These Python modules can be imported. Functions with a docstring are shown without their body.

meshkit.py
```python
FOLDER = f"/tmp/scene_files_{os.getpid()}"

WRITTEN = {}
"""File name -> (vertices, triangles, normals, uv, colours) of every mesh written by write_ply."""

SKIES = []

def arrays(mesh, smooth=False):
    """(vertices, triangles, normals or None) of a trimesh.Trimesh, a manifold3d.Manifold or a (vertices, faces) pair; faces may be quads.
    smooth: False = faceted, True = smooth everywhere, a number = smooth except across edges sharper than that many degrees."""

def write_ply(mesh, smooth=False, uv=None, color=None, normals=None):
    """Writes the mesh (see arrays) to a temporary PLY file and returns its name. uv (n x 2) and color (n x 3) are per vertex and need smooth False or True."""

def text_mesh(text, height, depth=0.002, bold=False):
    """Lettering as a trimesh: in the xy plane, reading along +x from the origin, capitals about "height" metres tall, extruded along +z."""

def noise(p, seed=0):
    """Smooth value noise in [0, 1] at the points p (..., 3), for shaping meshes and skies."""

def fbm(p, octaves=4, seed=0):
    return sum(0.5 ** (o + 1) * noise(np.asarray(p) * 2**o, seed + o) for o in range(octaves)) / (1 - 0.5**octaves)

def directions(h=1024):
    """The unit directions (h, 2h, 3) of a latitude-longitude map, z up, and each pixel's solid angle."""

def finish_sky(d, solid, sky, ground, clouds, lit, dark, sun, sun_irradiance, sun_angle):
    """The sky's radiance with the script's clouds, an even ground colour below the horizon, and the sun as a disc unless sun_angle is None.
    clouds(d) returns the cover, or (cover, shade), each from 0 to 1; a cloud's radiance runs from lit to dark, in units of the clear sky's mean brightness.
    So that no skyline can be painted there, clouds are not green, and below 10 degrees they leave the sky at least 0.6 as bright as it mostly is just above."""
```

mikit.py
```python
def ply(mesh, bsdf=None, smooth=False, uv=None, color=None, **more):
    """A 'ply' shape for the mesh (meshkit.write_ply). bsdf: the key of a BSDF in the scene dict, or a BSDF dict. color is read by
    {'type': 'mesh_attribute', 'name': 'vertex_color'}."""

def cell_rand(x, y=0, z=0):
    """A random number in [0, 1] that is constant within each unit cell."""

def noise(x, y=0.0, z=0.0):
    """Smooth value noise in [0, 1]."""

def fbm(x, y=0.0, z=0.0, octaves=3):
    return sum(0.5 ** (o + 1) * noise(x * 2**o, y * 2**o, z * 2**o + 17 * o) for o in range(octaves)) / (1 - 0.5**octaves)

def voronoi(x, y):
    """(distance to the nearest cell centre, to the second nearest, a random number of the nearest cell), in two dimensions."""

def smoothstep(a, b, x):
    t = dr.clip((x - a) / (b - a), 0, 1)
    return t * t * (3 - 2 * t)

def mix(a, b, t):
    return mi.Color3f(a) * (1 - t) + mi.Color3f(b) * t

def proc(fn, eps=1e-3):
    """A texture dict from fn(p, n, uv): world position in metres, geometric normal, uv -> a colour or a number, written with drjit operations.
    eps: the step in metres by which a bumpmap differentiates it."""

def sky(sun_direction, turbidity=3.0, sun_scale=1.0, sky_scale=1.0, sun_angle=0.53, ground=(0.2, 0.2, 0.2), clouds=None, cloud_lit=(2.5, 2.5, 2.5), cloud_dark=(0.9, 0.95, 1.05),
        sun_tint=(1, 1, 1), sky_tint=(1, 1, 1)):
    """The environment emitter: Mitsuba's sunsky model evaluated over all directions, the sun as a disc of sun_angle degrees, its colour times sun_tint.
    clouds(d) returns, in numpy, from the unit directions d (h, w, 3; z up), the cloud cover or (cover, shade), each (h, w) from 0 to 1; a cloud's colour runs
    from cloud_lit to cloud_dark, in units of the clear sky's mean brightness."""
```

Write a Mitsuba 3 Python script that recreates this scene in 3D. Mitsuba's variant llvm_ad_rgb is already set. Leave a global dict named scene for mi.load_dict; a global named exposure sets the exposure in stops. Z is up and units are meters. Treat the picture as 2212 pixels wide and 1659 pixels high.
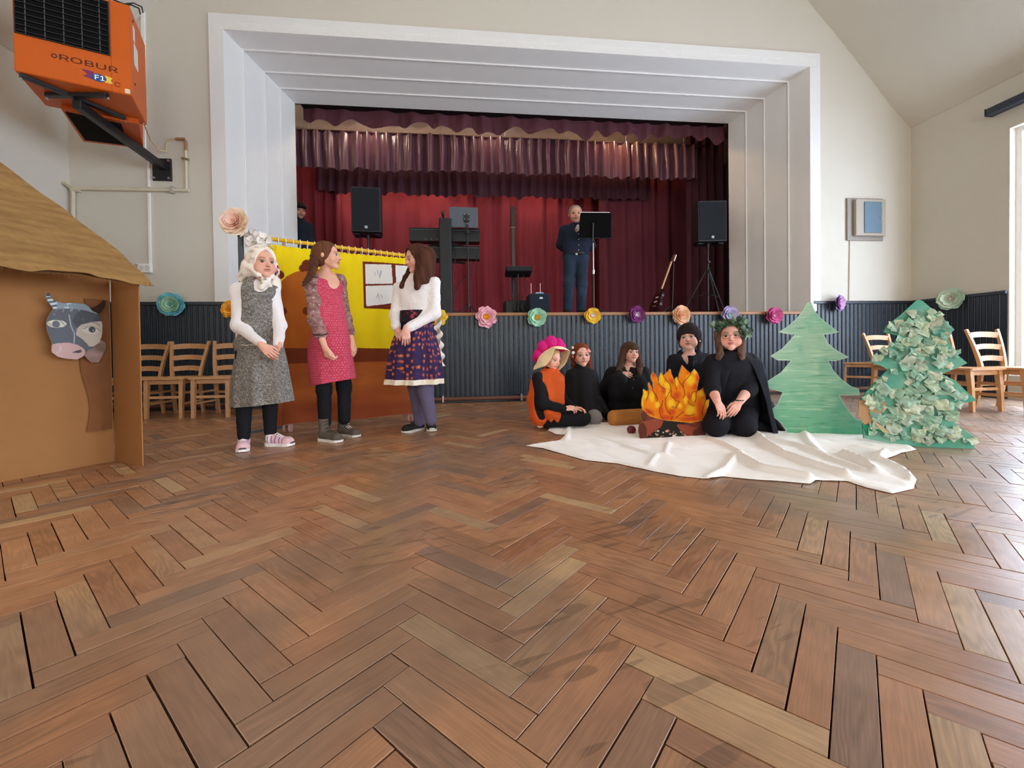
import math, random
import numpy as np, trimesh, shapely, shapely.geometry as sg, shapely.affinity as sa
import manifold3d as m3
import mitsuba as mi, drjit as dr, mikit, meshkit
from scipy.spatial import Delaunay, cKDTree
T = mi.ScalarTransform4f
PI = math.pi
scene, labels = {}, {}

# ------------------------------------------------------------------ camera, light, exposure
F_PX, YAW, PITCH, ROLL, PP_Y, EYE_H = 930.0, 0.1099, -0.0149, -0.0139, 770.2, 0.71
EYE = np.array([0, 0, EYE_H])
_R = np.array([math.cos(YAW), -math.sin(YAW), 0]); _F = np.array([math.sin(YAW), math.cos(YAW), 0]); _U = np.array([0, 0, 1.0])
FWD = _F * math.cos(PITCH) + _U * math.sin(PITCH); _u2 = _U * math.cos(PITCH) - _F * math.sin(PITCH)
RGT = _R * math.cos(ROLL) + _u2 * math.sin(ROLL); UPV = _u2 * math.cos(ROLL) - _R * math.sin(ROLL)
scene['camera'] = {'type': 'perspective', 'fov': math.degrees(2 * math.atan(1106 / F_PX)), 'fov_axis': 'x', 'near_clip': 0.05, 'far_clip': 100.0,
                   'principal_point_offset_y': (829.5 - PP_Y) / 1659,
                   'to_world': T().look_at(origin=EYE.tolist(), target=(EYE + FWD).tolist(), up=UPV.tolist())}
exposure = -0.36
WIN_R, WIN_L, WIN_ADDED = (9.8, 11.8, 14.6), (5.2, 4.9, 4.4), (15.0, 14.3, 13.2)      # window panes: daylight; the end-wall ones are unseen and added
STAGE_LAMP = (16.0, 12.6, 9.0)

# ------------------------------------------------------------------ small helpers
def lin(c):
    """'#rrggbb' or 0-255 triple (sRGB) -> linear reflectance"""
    if isinstance(c, str):
        c = [int(c[i:i + 2], 16) for i in (1, 3, 5)]
    c = np.asarray(c, float) / 255
    return np.where(c < 0.04045, c / 12.92, ((c + 0.055) / 1.055) ** 2.4)

def ray(u, v):
    return FWD + RGT * (u - 1106) / F_PX + UPV * (PP_Y - v) / F_PX
def atz(u, v, z=0.0):
    d = ray(u, v); return EYE + d * ((z - EYE_H) / d[2])
def aty(u, v, y):
    d = ray(u, v); return EYE + d * (y / d[1])
def atx(u, v, x):
    d = ray(u, v); return EYE + d * (x / d[0])
def atd(u, v, dist):
    """point seen at pixel (u, v) at this depth along the viewing axis"""
    return EYE + ray(u, v) * dist

_used = {}
def numbered(key):
    n = _used.get(key, 0); _used[key] = n + 1
    return key if n == 0 else f'{key}_{n:03d}'

def tag(key, label=None, cat=None, group=None, kind=None):
    d = labels.setdefault(key, {})
    for k, v in (('label', label), ('category', cat), ('group', group), ('kind', kind)):
        if v: d[k] = v
    return key

def thing(name, label, cat, group=None):
    return tag(numbered(name), label, cat, group)

def tri(mesh):
    if hasattr(mesh, 'to_mesh'):
        m = mesh.to_mesh(); return trimesh.Trimesh(m.vert_properties[:, :3], m.tri_verts, process=False)
    if isinstance(mesh, (tuple, list)) and len(mesh) == 2 and isinstance(mesh[0], np.ndarray):
        v, f = mesh
        f = np.asarray(f)
        if f.shape[1] == 4: f = np.vstack([f[:, [0, 1, 2]], f[:, [0, 2, 3]]])
        return trimesh.Trimesh(np.asarray(v, float), f, process=False)
    if isinstance(mesh, (tuple, list)):
        return trimesh.util.concatenate([tri(m) for m in mesh])
    return mesh

def shape(mesh, mat, smooth=False, col=None, uv=None, **more):
    """ply dict; col: sRGB colour or fn(vertices) -> linear (n,3), for the vertex-colour materials"""
    m = tri(mesh)
    if col is not None:
        if smooth not in (False, True):
            m = trimesh.graph.smooth_shade(m, angle=np.radians(smooth), facet_minarea=None); smooth = True
        V = np.asarray(m.vertices)
        c = col(V) if callable(col) else (np.asarray(col) if isinstance(col, np.ndarray) and col.ndim == 2 else np.tile(lin(col), (len(V), 1)))
        return mikit.ply(m, mat, smooth=smooth, color=np.clip(c, 0.001, 0.98), uv=uv, **more)
    return mikit.ply(m, mat, smooth=smooth, uv=uv, **more)

def put(name, mesh, mat, parent=None, smooth=False, col=None, uv=None, label=None, cat=None, group=None, kind=None, xf=None, **more):
    key = numbered(name if parent is None else parent + '__' + name)
    d = shape(mesh, mat, smooth, col, uv, **more)
    if xf is not None: d['to_world'] = xf
    scene[key] = d
    if label or cat or group or kind: tag(key, label, cat, group, kind)
    return key

def put_ref(name, ply, parent=None, xf=None):
    key = numbered(name if parent is None else parent + '__' + name)
    scene[key] = dict(ply) if xf is None else {**ply, 'to_world': xf}
    return key

def M(*ops):
    """4x4 numpy from translate / rotate pieces"""
    out = np.eye(4)
    for o in ops: out = out @ o
    return out
def tr(x, y=0, z=0):
    m = np.eye(4); m[:3, 3] = (x, y, z) if np.isscalar(x) else x; return m
def rot(ax, deg):
    ax = {'x': (1, 0, 0), 'y': (0, 1, 0), 'z': (0, 0, 1)}.get(ax, ax)
    return trimesh.transformations.rotation_matrix(math.radians(deg), ax)
def xf(m):
    return T(m.tolist() if hasattr(m, 'tolist') else m)
def moved(mesh, m):
    g = tri(mesh).copy(); g.apply_transform(m); return g

def box(x0, x1, y0, y1, z0, z1, bev=0.0):
    s = (x1 - x0, y1 - y0, z1 - z0); c = ((x0 + x1) / 2, (y0 + y1) / 2, (z0 + z1) / 2)
    if bev > 0:
        b = min(bev, min(s) * 0.45)
        parts = [m3.Manifold.cube((s[0], s[1] - 2 * b, s[2] - 2 * b), True), m3.Manifold.cube((s[0] - 2 * b, s[1], s[2] - 2 * b), True), m3.Manifold.cube((s[0] - 2 * b, s[1] - 2 * b, s[2]), True)]
        return tri(m3.Manifold.batch_hull(parts).translate(c))
    return tri(m3.Manifold.cube(s, True).translate(c))

def frame_from(d):
    d = np.asarray(d, float); d = d / np.linalg.norm(d)
    a = np.cross(d, [0, 0, 1] if abs(d[2]) < 0.9 else [1, 0, 0]); a /= np.linalg.norm(a)
    return a, np.cross(d, a), d

def rod(p, q, r, r2=None, n=10, cap=True):
    p, q = np.asarray(p, float), np.asarray(q, float)
    L = np.linalg.norm(q - p); r2 = r if r2 is None else r2
    a, b, d = frame_from(q - p); t = np.arange(n) * 2 * PI / n
    ring = np.cos(t)[:, None] * a + np.sin(t)[:, None] * b
    V = np.vstack([p + ring * r, q + ring * r2, [p, q]]); i = np.arange(n); j = (i + 1) % n
    Fc = [np.c_[i, j, j + n], np.c_[i, j + n, i + n]]
    if cap: Fc += [np.c_[j, i, i * 0 + 2 * n], np.c_[i + n, j + n, i * 0 + 2 * n + 1]]
    g = trimesh.Trimesh(V, np.vstack(Fc), process=False)
    return g

def bar(p, q, w, h, up=(0, 0, 1)):
    """rectangular bar between two points"""
    p, q = np.asarray(p, float), np.asarray(q, float); d = q - p; L = np.linalg.norm(d); d /= L
    up = np.asarray(up, float); s = np.cross(d, up); s /= np.linalg.norm(s); u = np.cross(s, d)
    m = np.eye(4); m[:3, 0], m[:3, 1], m[:3, 2], m[:3, 3] = d, s, u, (p + q) / 2
    return moved(box(-L / 2, L / 2, -w / 2, w / 2, -h / 2, h / 2, min(w, h) * 0.12), m)

def tube(pts, r, n=8, closed=False):
    """round tube along a polyline; r scalar or per point"""
    p = np.asarray(pts, float); k = len(p); r = np.broadcast_to(r, (k,))
    t = (np.roll(p, -1, 0) - np.roll(p, 1, 0)) if closed else np.gradient(p, axis=0)
    t /= np.linalg.norm(t, axis=1, keepdims=True) + 1e-12
    a = np.cross(t[0], [0, 0, 1] if abs(t[0][2]) < 0.9 else [1, 0, 0]); a /= np.linalg.norm(a); A = []
    for q in t:
        a = a - q * (a @ q); a /= np.linalg.norm(a) + 1e-12; A.append(a)
    A = np.array(A); B = np.cross(t, A); g = np.arange(n) * 2 * PI / n
    V = p[:, None] + r[:, None, None] * (np.cos(g)[None, :, None] * A[:, None] + np.sin(g)[None, :, None] * B[:, None])
    rows = k if closed else k - 1
    i, j = np.meshgrid(np.arange(rows), np.arange(n), indexing='ij'); i2 = (i + 1) % k; j2 = (j + 1) % n
    Q = np.stack([i * n + j, i * n + j2, i2 * n + j2, i2 * n + j], -1).reshape(-1, 4)
    Fc = np.vstack([Q[:, [0, 1, 2]], Q[:, [0, 2, 3]]]); V = V.reshape(-1, 3)
    if not closed:
        V = np.vstack([V, p[:1], p[-1:]]); jj = np.arange(n); b = (k - 1) * n
        Fc = np.vstack([Fc, np.c_[(jj + 1) % n, jj, jj * 0 + k * n], np.c_[b + jj, b + (jj + 1) % n, jj * 0 + k * n + 1]])
    return trimesh.Trimesh(V, Fc, process=False)

def lathe(prof, n=24):
    """profile [(r, z)] revolved about z"""
    p = np.asarray(prof, float); k = len(p); g = np.arange(n) * 2 * PI / n
    V = np.stack([p[:, None, 0] * np.cos(g), p[:, None, 0] * np.sin(g), np.repeat(p[:, 1:2], n, 1)], -1).reshape(-1, 3)
    i, j = np.meshgrid(np.arange(k - 1), np.arange(n), indexing='ij'); j2 = (j + 1) % n
    Q = np.stack([i * n + j, i * n + j2, (i + 1) * n + j2, (i + 1) * n + j], -1).reshape(-1, 4)
    return trimesh.Trimesh(V, np.vstack([Q[:, [0, 1, 2]], Q[:, [0, 2, 3]]]), process=False)

def extr(poly, h):
    """shapely polygon extruded to +z"""
    gs = getattr(poly, 'geoms', [poly])
    return trimesh.util.concatenate([trimesh.creation.extrude_polygon(g, h, engine='earcut') for g in gs])

def upright(x0=0, y0=0, z0=0, az=0):
    """matrix taking the xy plane (x right, y up, z towards the viewer) to a vertical plane that faces -y, turned by az degrees about z"""
    return M(tr(x0, y0, z0), rot('z', az), rot('x', 90))

def grid(nu, nv, fn):
    """sheet: fn(U, V) with U, V in 0..1 -> (n,3); returns trimesh"""
    U, V = np.meshgrid(np.linspace(0, 1, nu), np.linspace(0, 1, nv), indexing='ij')
    P = np.asarray(fn(U.ravel(), V.ravel()))
    i, j = np.meshgrid(np.arange(nu - 1), np.arange(nv - 1), indexing='ij')
    a = i * nv + j; Q = np.stack([a, a + nv, a + nv + 1, a + 1], -1).reshape(-1, 4)
    return trimesh.Trimesh(P, np.vstack([Q[:, [0, 1, 2]], Q[:, [0, 2, 3]]]), process=False)

def thicken(m, t):
    """closed slab from an open sheet"""
    V = np.asarray(m.vertices); Fc = np.asarray(m.faces); N = np.zeros_like(V)
    fn = np.cross(V[Fc[:, 1]] - V[Fc[:, 0]], V[Fc[:, 2]] - V[Fc[:, 0]])
    for k in range(3): np.add.at(N, Fc[:, k], fn)
    N /= np.linalg.norm(N, axis=1, keepdims=True) + 1e-12
    E = np.vstack([Fc[:, [0, 1]], Fc[:, [1, 2]], Fc[:, [2, 0]]]); n = len(V)
    h = E[:, 0].astype(np.int64) * n + E[:, 1]; hr = E[:, 1].astype(np.int64) * n + E[:, 0]
    B = E[~np.isin(h, hr)]
    side = np.vstack([np.c_[B[:, 0], B[:, 0] + n, B[:, 1] + n], np.c_[B[:, 0], B[:, 1] + n, B[:, 1]]])
    return trimesh.Trimesh(np.vstack([V + N * t / 2, V - N * t / 2]), np.vstack([Fc, Fc[:, ::-1] + n, side]), process=False)

def nz(V, f, seed=0, o=3):
    return meshkit.fbm(np.asarray(V) * f, o, seed)

# ------------------------------------------------------------------ materials
VC = {'type': 'mesh_attribute', 'name': 'vertex_color'}
def principled(base, rough, **k):
    return {'type': 'twosided', 'b': {'type': 'principled', 'base_color': base, 'roughness': rough, **k}}
def rgb(c):
    return {'type': 'rgb', 'value': [float(x) for x in lin(c)]}
scene['vc_matte'] = {'type': 'twosided', 'b': {'type': 'diffuse', 'reflectance': VC}}
scene['vc_cloth'] = principled(VC, 0.85, specular=0.2, sheen=0.35)
scene['vc_satin'] = principled(VC, 0.45, specular=0.4)
scene['vc_gloss'] = principled(VC, 0.22, specular=0.5)
scene['vc_skin'] = principled(VC, 0.55, specular=0.35)
scene['vc_metal'] = principled(VC, 0.32, metallic=0.9)
scene['black_metal'] = principled(rgb('#1b1b1d'), 0.42, specular=0.5)
scene['white_paint'] = principled(rgb('#e9e7e3'), 0.5, specular=0.35)
# ------------------------------------------------------------------ the room
Y_W, X_L, X_R, Y_B = 5.955, -4.85, 6.88, -7.0            # back wall plane, side walls, wall behind the camera
FX0, FX1, FZ = -3.176, 5.33, 5.06                          # outer edge of the stage frame
IX0, IX1, IZ = -3.003, 5.164, 4.86                         # inner edge of its flat band
OX0, OX1, OZ, OY = -2.606, 4.698, 4.66, 7.2                # opening behind the splay
Z_ST, Z_DADO = 1.23, 1.385

def _wall(p, n, uv):
    t = mikit.fbm(p.x * 1.3, p.y * 1.3, p.z * 1.3) - 0.5
    g = mikit.noise(p.x * 60, p.y * 60, p.z * 60) - 0.5
    return mi.Color3f(0.63, 0.59, 0.51) * (1 + 0.05 * t + 0.02 * g)
scene['wall_plaster'] = {'type': 'twosided', 'b': {'type': 'diffuse', 'reflectance': mikit.proc(_wall)}}

half = [(X_R, 0), (X_R, 4.05), (6.55, 4.36), (6.05, 4.93), (5.55, 5.46), (5.16, 5.86), (4.6, 6.3), (3.9, 6.65), (3.0, 6.88), (2.0, 6.98)]
XM = (X_L + X_R) / 2
vault = half + [(2 * XM - x, z) for x, z in half[::-1]]
gable = sg.Polygon(vault).difference(sg.box(IX0, 0.0, IX1, IZ))
def xz_slab(poly, y0, y1):
    """polygon in x,z made a slab between y0 and y1"""
    m = extr(poly, y1 - y0)
    return moved(m, M(tr(0, y1, 0), rot('x', 90)))
put('wall_back', xz_slab(gable, Y_W, Y_W + 0.25), 'wall_plaster', kind='structure', label='cream plaster end wall of the hall around the stage opening')

WINS = [(2.6, 4.745), (-0.6, 1.5), (-3.6, -1.5), (-6.4, -4.4)]
WZ0, WZ1 = 0.30, 3.42
def yz_wall(x0, x1, wins):
    poly = sg.box(Y_B, 0, Y_W + 0.25, 4.4)
    for a, b in wins: poly = poly.difference(sg.box(a, WZ0, b, WZ1))
    m = extr(poly, x1 - x0)                                   # (y, z, h)
    P = np.asarray(m.vertices); m.vertices = np.c_[x0 + P[:, 2], P[:, 0], P[:, 1]]
    return m
put('wall_right', yz_wall(X_R, X_R + 0.3, WINS), 'wall_plaster', kind='structure', label='cream plaster side wall with tall windows')
put('wall_left', yz_wall(X_L - 0.3, X_L, WINS[1:]), 'wall_plaster', kind='structure', label='cream plaster side wall behind the cardboard hut')
put('wall_front', xz_slab(sg.Polygon(vault), Y_B - 0.2, Y_B), 'wall_plaster', kind='structure', label='plaster end wall facing the stage')
hv = np.array(vault[1:-1])
def ceil_fn(U, V):
    k = U * (len(hv) - 1)
    return np.c_[np.interp(k, np.arange(len(hv)), hv[:, 0]), Y_B + (Y_W + 0.1 - Y_B) * V, np.interp(k, np.arange(len(hv)), hv[:, 1])]
put('ceiling', thicken(grid(len(hv), 2, ceil_fn), 0.02), 'wall_plaster', smooth=50, kind='structure', label='cream vaulted ceiling')

nwin = 0
for side, wins, L in ((1, WINS, WIN_R), (-1, WINS[1:], WIN_L)):
    for a, b in wins:
        nwin += 1; w = tag(f'window_{nwin}', 'tall bright window in the right wall' if side > 0 else 'tall window in the left wall', kind='structure')
        xi = (X_R + 0.12) if side > 0 else (X_L - 0.12)
        fr = [box(xi - .03, xi + .03, a, a + .06, WZ0, WZ1), box(xi - .03, xi + .03, b - .06, b, WZ0, WZ1), box(xi - .03, xi + .03, a, b, WZ1 - .06, WZ1), box(xi - .03, xi + .03, a, b, WZ0, WZ0 + .08),
              box(xi - .025, xi + .025, (a + b) / 2 - .03, (a + b) / 2 + .03, WZ0, WZ1)]
        put('frame', fr, 'white_paint', parent=w)
        x = xi + side * 0.02
        q = np.array([[x, a, WZ0], [x, b, WZ0], [x, b, WZ1], [x, a, WZ1]], float)
        put('pane', trimesh.Trimesh(q, [[0, 2, 1], [0, 3, 2]] if side > 0 else [[0, 1, 2], [0, 2, 3]], process=False), {'type': 'diffuse', 'reflectance': {'type': 'rgb', 'value': 0.5}}, parent=w,
            emitter={'type': 'area', 'radiance': {'type': 'rgb', 'value': list(L)}})
for a, b in ((0.1, 1.9), (3.9, 5.6)):  # unseen windows behind the camera, added to light the stage frame
    nwin += 1; w = tag(f'window_{nwin}', 'wide unseen window added in the end wall facing the stage', kind='structure')
    put('frame', [box(a, b, Y_B, Y_B + .05, 1.0, 1.07), box(a, b, Y_B, Y_B + .05, 3.43, 3.5), box(a, a + .07, Y_B, Y_B + .05, 1, 3.5), box(b - .07, b, Y_B, Y_B + .05, 1, 3.5), box((a + b) / 2 - .03, (a + b) / 2 + .03, Y_B, Y_B + .05, 1, 3.5)], 'white_paint', parent=w)
    q = np.array([[a + .05, Y_B + .02, 1.05], [b - .05, Y_B + .02, 1.05], [b - .05, Y_B + .02, 3.45], [a + .05, Y_B + .02, 3.45]], float)
    put('pane', trimesh.Trimesh(q, [[0, 2, 1], [0, 3, 2]], process=False), {'type': 'diffuse', 'reflectance': {'type': 'rgb', 'value': 0.5}}, parent=w, emitter={'type': 'area', 'radiance': {'type': 'rgb', 'value': list(WIN_ADDED)}})

# ---- parquet floor: oak blocks in herringbone, 0.375 x 0.0715 m
BL, BW = 0.375, 0.0715
def _oak(p, n, uv):
    idn = dr.floor(uv.y / 4.0)
    v = uv.y - idn * 4.0 - 2.0
    r1, r2, r3 = mikit.cell_rand(idn, 3), mikit.cell_rand(idn, 7), mikit.cell_rand(idn, 11)
    base = mikit.mix((0.300, 0.132, 0.062), (0.370, 0.176, 0.084), r1)
    base = mikit.mix(base, (0.42, 0.262, 0.135), mikit.smoothstep(0.84, 1.0, r2))
    base = mikit.mix(base, (0.225, 0.120, 0.072), mikit.smoothstep(0.76, 1.0, r3))
    u = uv.x + r2 * 37
    w = mikit.fbm(u * 5.0, v * 34 + r1 * 50, idn, 2) - 0.5
    ring = 0.5 + 0.5 * dr.sin(160 * v * (0.55 + r3) + 22 * w + 9 * (mikit.noise(u * 3.5, idn) - 0.5))
    fine = mikit.noise(u * 22, v * 420, idn)
    c = base * (1 - 0.22 * ring * mikit.smoothstep(0.25, 0.8, mikit.noise(u * 3, v * 12, idn + 5))) * (0.88 + 0.24 * fine)
    wear = mikit.fbm(p.x * 2.6, p.y * 2.6, 3.0, 2)
    grime = mikit.smoothstep(0.50, 0.78, wear)
    c = mikit.mix(c, mi.Color3f(0.17, 0.115, 0.08), 0.50 * grime)
    c = c * (0.86 + 0.28 * mikit.fbm(p.x * 14, p.y * 14, 8.0, 2))
    bl = mikit.smoothstep(0.8, 4.5, p.x + 1.2 * (mikit.noise(p.x * 1.1, p.y * 1.1, 4.0) - 0.5))  # window glare painted into the oak: paler and greyer towards the right
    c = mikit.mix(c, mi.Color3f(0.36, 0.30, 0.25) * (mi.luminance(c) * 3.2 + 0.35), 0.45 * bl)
    scuff = mikit.smoothstep(0.72, 0.8, mikit.noise(p.x * 9 + p.y * 3, p.y * 50 - p.x * 17, 1.0)) * mikit.smoothstep(0.55, 0.7, mikit.noise(p.x * 3, p.y * 3, 9.0))
    return c * (1 - 0.3 * scuff)
def _oak_rough(p, n, uv):
    return 0.24 + 0.18 * mikit.noise(p.x * 6, p.y * 6, 1.0) + 0.05 * mikit.noise(p.x * 60, p.y * 60, 2.0)
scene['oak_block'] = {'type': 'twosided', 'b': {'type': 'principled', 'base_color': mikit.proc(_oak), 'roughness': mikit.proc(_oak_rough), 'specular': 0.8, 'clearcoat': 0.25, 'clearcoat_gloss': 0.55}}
put('floor', box(X_L - .3, X_R + .3, Y_B - .2, Y_W + 0.2, -0.2, -0.012), 'vc_matte', col='#2a1c14', kind='structure', label='worn oak herringbone parquet floor')

def build_floor():
    rng = random.Random(5)
    L, W, g = BL, BW, 0.0010
    # one block, its long side along x, top at z = 0, with a small worn edge
    def block(gl, gw):
        a, b, c = gl, gw, 0.0007
        z = [-0.014, -c, 0.0]
        def rect(i): return np.array([[i, i], [L - i, i], [L - i, W - i], [i, W - i]])
        def ring(dx, zz): return np.c_[[a + dx, L - a - dx, L - a - dx, a + dx], [b + dx, b + dx, W - b - dx, W - b - dx], [zz] * 4]
        V = np.vstack([ring(0, z[0]), ring(0, z[1]), ring(c * 0.8, z[2])]); Fc = []
        for r in (0, 4):
            for k in range(4): Fc += [[r + k, r + (k + 1) % 4, r + 4 + (k + 1) % 4], [r + k, r + 4 + (k + 1) % 4, r + 4 + k]]
        Fc += [[8, 9, 10], [8, 10, 11]]
        return V, np.array(Fc)
    s = math.sqrt(0.5)
    p0, q0 = 0.511 - L, 1.521 - W
    items = []
    for j in range(-30, 31):
        for k in range(-170, 171):
            ox, oy = p0 + k * W + j * (L + W), q0 + k * W + j * (W - L)
            for kind in (0, 1):
                cx, cy = (ox + L / 2, oy + W / 2) if kind == 0 else (ox + L + W / 2, oy + W - L / 2)
                X, Y = (cx - cy) * s, (cx + cy) * s
                if X < X_L - .15 or X > X_R + .15 or Y > Y_W + .12 or Y < -1.2: continue
                items.append((X, Y, kind, ox, oy))
    def seen(it):
        P = np.array([it[0], it[1], 0]) - EYE; z = P @ FWD
        if z < 0.3: return -1 / (1 + abs(z))
        u, v = 1106 + F_PX * (P @ RGT) / z, PP_Y - F_PX * (P @ UPV) / z
        return 1 / z if (-130 < u < 2342 and 760 < v < 1800) else -z
    items.sort(key=lambda t: -seen(t))
    rest_v, rest_f, rest_uv, n = [], [], [], 0
    for i, (X, Y, kind, ox, oy) in enumerate(items):
        V, Fc = block(g * rng.uniform(0.5, 2.6), g * rng.uniform(0.5, 2.4))
        uv = np.c_[V[:, 0] + rng.uniform(0, 9), (V[:, 1] - W / 2) + 2.0 + 4.0 * i]
        V[:, 2] += np.where(V[:, 2] > -0.01, rng.uniform(-0.0009, 0.0009) + (V[:, 0] / L - .5) * rng.uniform(-.001, .001) + (V[:, 1] / W - .5) * rng.uniform(-.0008, .0008), 0)
        if kind == 0: P = np.c_[ox + V[:, 0], oy + V[:, 1], V[:, 2]]
        else: P = np.c_[ox + L + V[:, 1], oy + W - V[:, 0], V[:, 2]]; Fc = Fc
        P = np.c_[(P[:, 0] - P[:, 1]) * s, (P[:, 0] + P[:, 1]) * s, P[:, 2]]
        if i < 300:
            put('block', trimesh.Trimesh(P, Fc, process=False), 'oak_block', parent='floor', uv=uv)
        else:
            rest_v.append(P); rest_f.append(Fc + n); rest_uv.append(uv); n += len(P)
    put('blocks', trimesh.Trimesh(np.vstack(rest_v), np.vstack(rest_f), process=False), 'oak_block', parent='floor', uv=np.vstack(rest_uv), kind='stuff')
build_floor()

# ---- stage frame: flat band and the splayed, stepped reveal
scene['frame_paint'] = principled(rgb('#e4e3e1'), 0.55, specular=0.3)
t1 = tag('trim_1', 'white moulded frame around the stage opening', kind='structure')
band = sg.box(FX0, Z_ST, FX1, FZ).difference(sg.box(IX0, 0, IX1, IZ)).difference(sg.box(5.2, 0, 6, Z_DADO)).difference(sg.box(-4, 0, -3.03, Z_DADO))
put('band', xz_slab(band, Y_W - 0.03, Y_W), 'frame_paint', parent=t1)
def lerp(a, b, t): return a + (b - a) * t
# four boards on each side of the reveal, each standing a little proud of the one behind it
ts = [0.0, 0.235, 0.52, 0.755, 1.0]
for i in range(4):
    t0, tt = ts[i], ts[i + 1]; d = 0.0
    y0, y1 = lerp(Y_W - 0.03, OY, t0), lerp(Y_W - 0.03, OY, tt)
    def pt(t, x): return lerp(IX0, OX0, t) if x < 0 else lerp(IX1, OX1, t)
    for sx in (-1, 1):
        poly = sg.Polygon([(pt(t0, sx), y0), (pt(tt, sx) + (-sx) * 0 , y1), (pt(tt, sx) + sx * 0.10, y1), (pt(t0, sx) + sx * 0.10, y0)])
        poly = sa.translate(poly, -sx * (d * (i % 2 == 0) ), 0)
        m = extr(poly, lerp(IZ, OZ, tt) + 0.15 - Z_ST); m.apply_translation((0, 0, Z_ST)); put('reveal_board', m, 'frame_paint', parent=t1)
    zz0, zz1 = lerp(IZ, OZ, t0), lerp(IZ, OZ, tt); dd = d * (i % 2 == 0)
    poly = sg.Polygon([(y0, zz0 - dd), (y1, zz1 - dd), (y1, zz1 + 0.1), (y0, zz0 + 0.1)])
    m = extr(poly, IX1 - IX0 + 0.2); P = np.asarray(m.vertices); m.vertices = np.c_[IX0 - 0.1 + P[:, 2], P[:, 0], P[:, 1]]; m.invert()
    put('reveal_board', m, 'frame_paint', parent=t1)
# thin beads over the joints
for t in ts[1:4]:
    y = lerp(Y_W - 0.03, OY, t)
    for sx in (-1, 1):
        put('bead', rod((pt(t, sx), y, Z_ST), (pt(t, sx), y, lerp(IZ, OZ, t)), .016, n=10), 'frame_paint', parent=t1, smooth=60)
    put('bead', rod((lerp(IX0, OX0, t), y, lerp(IZ, OZ, t)), (lerp(IX1, OX1, t), y, lerp(IZ, OZ, t)), .016, n=10), 'frame_paint', parent=t1, smooth=60)
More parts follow.
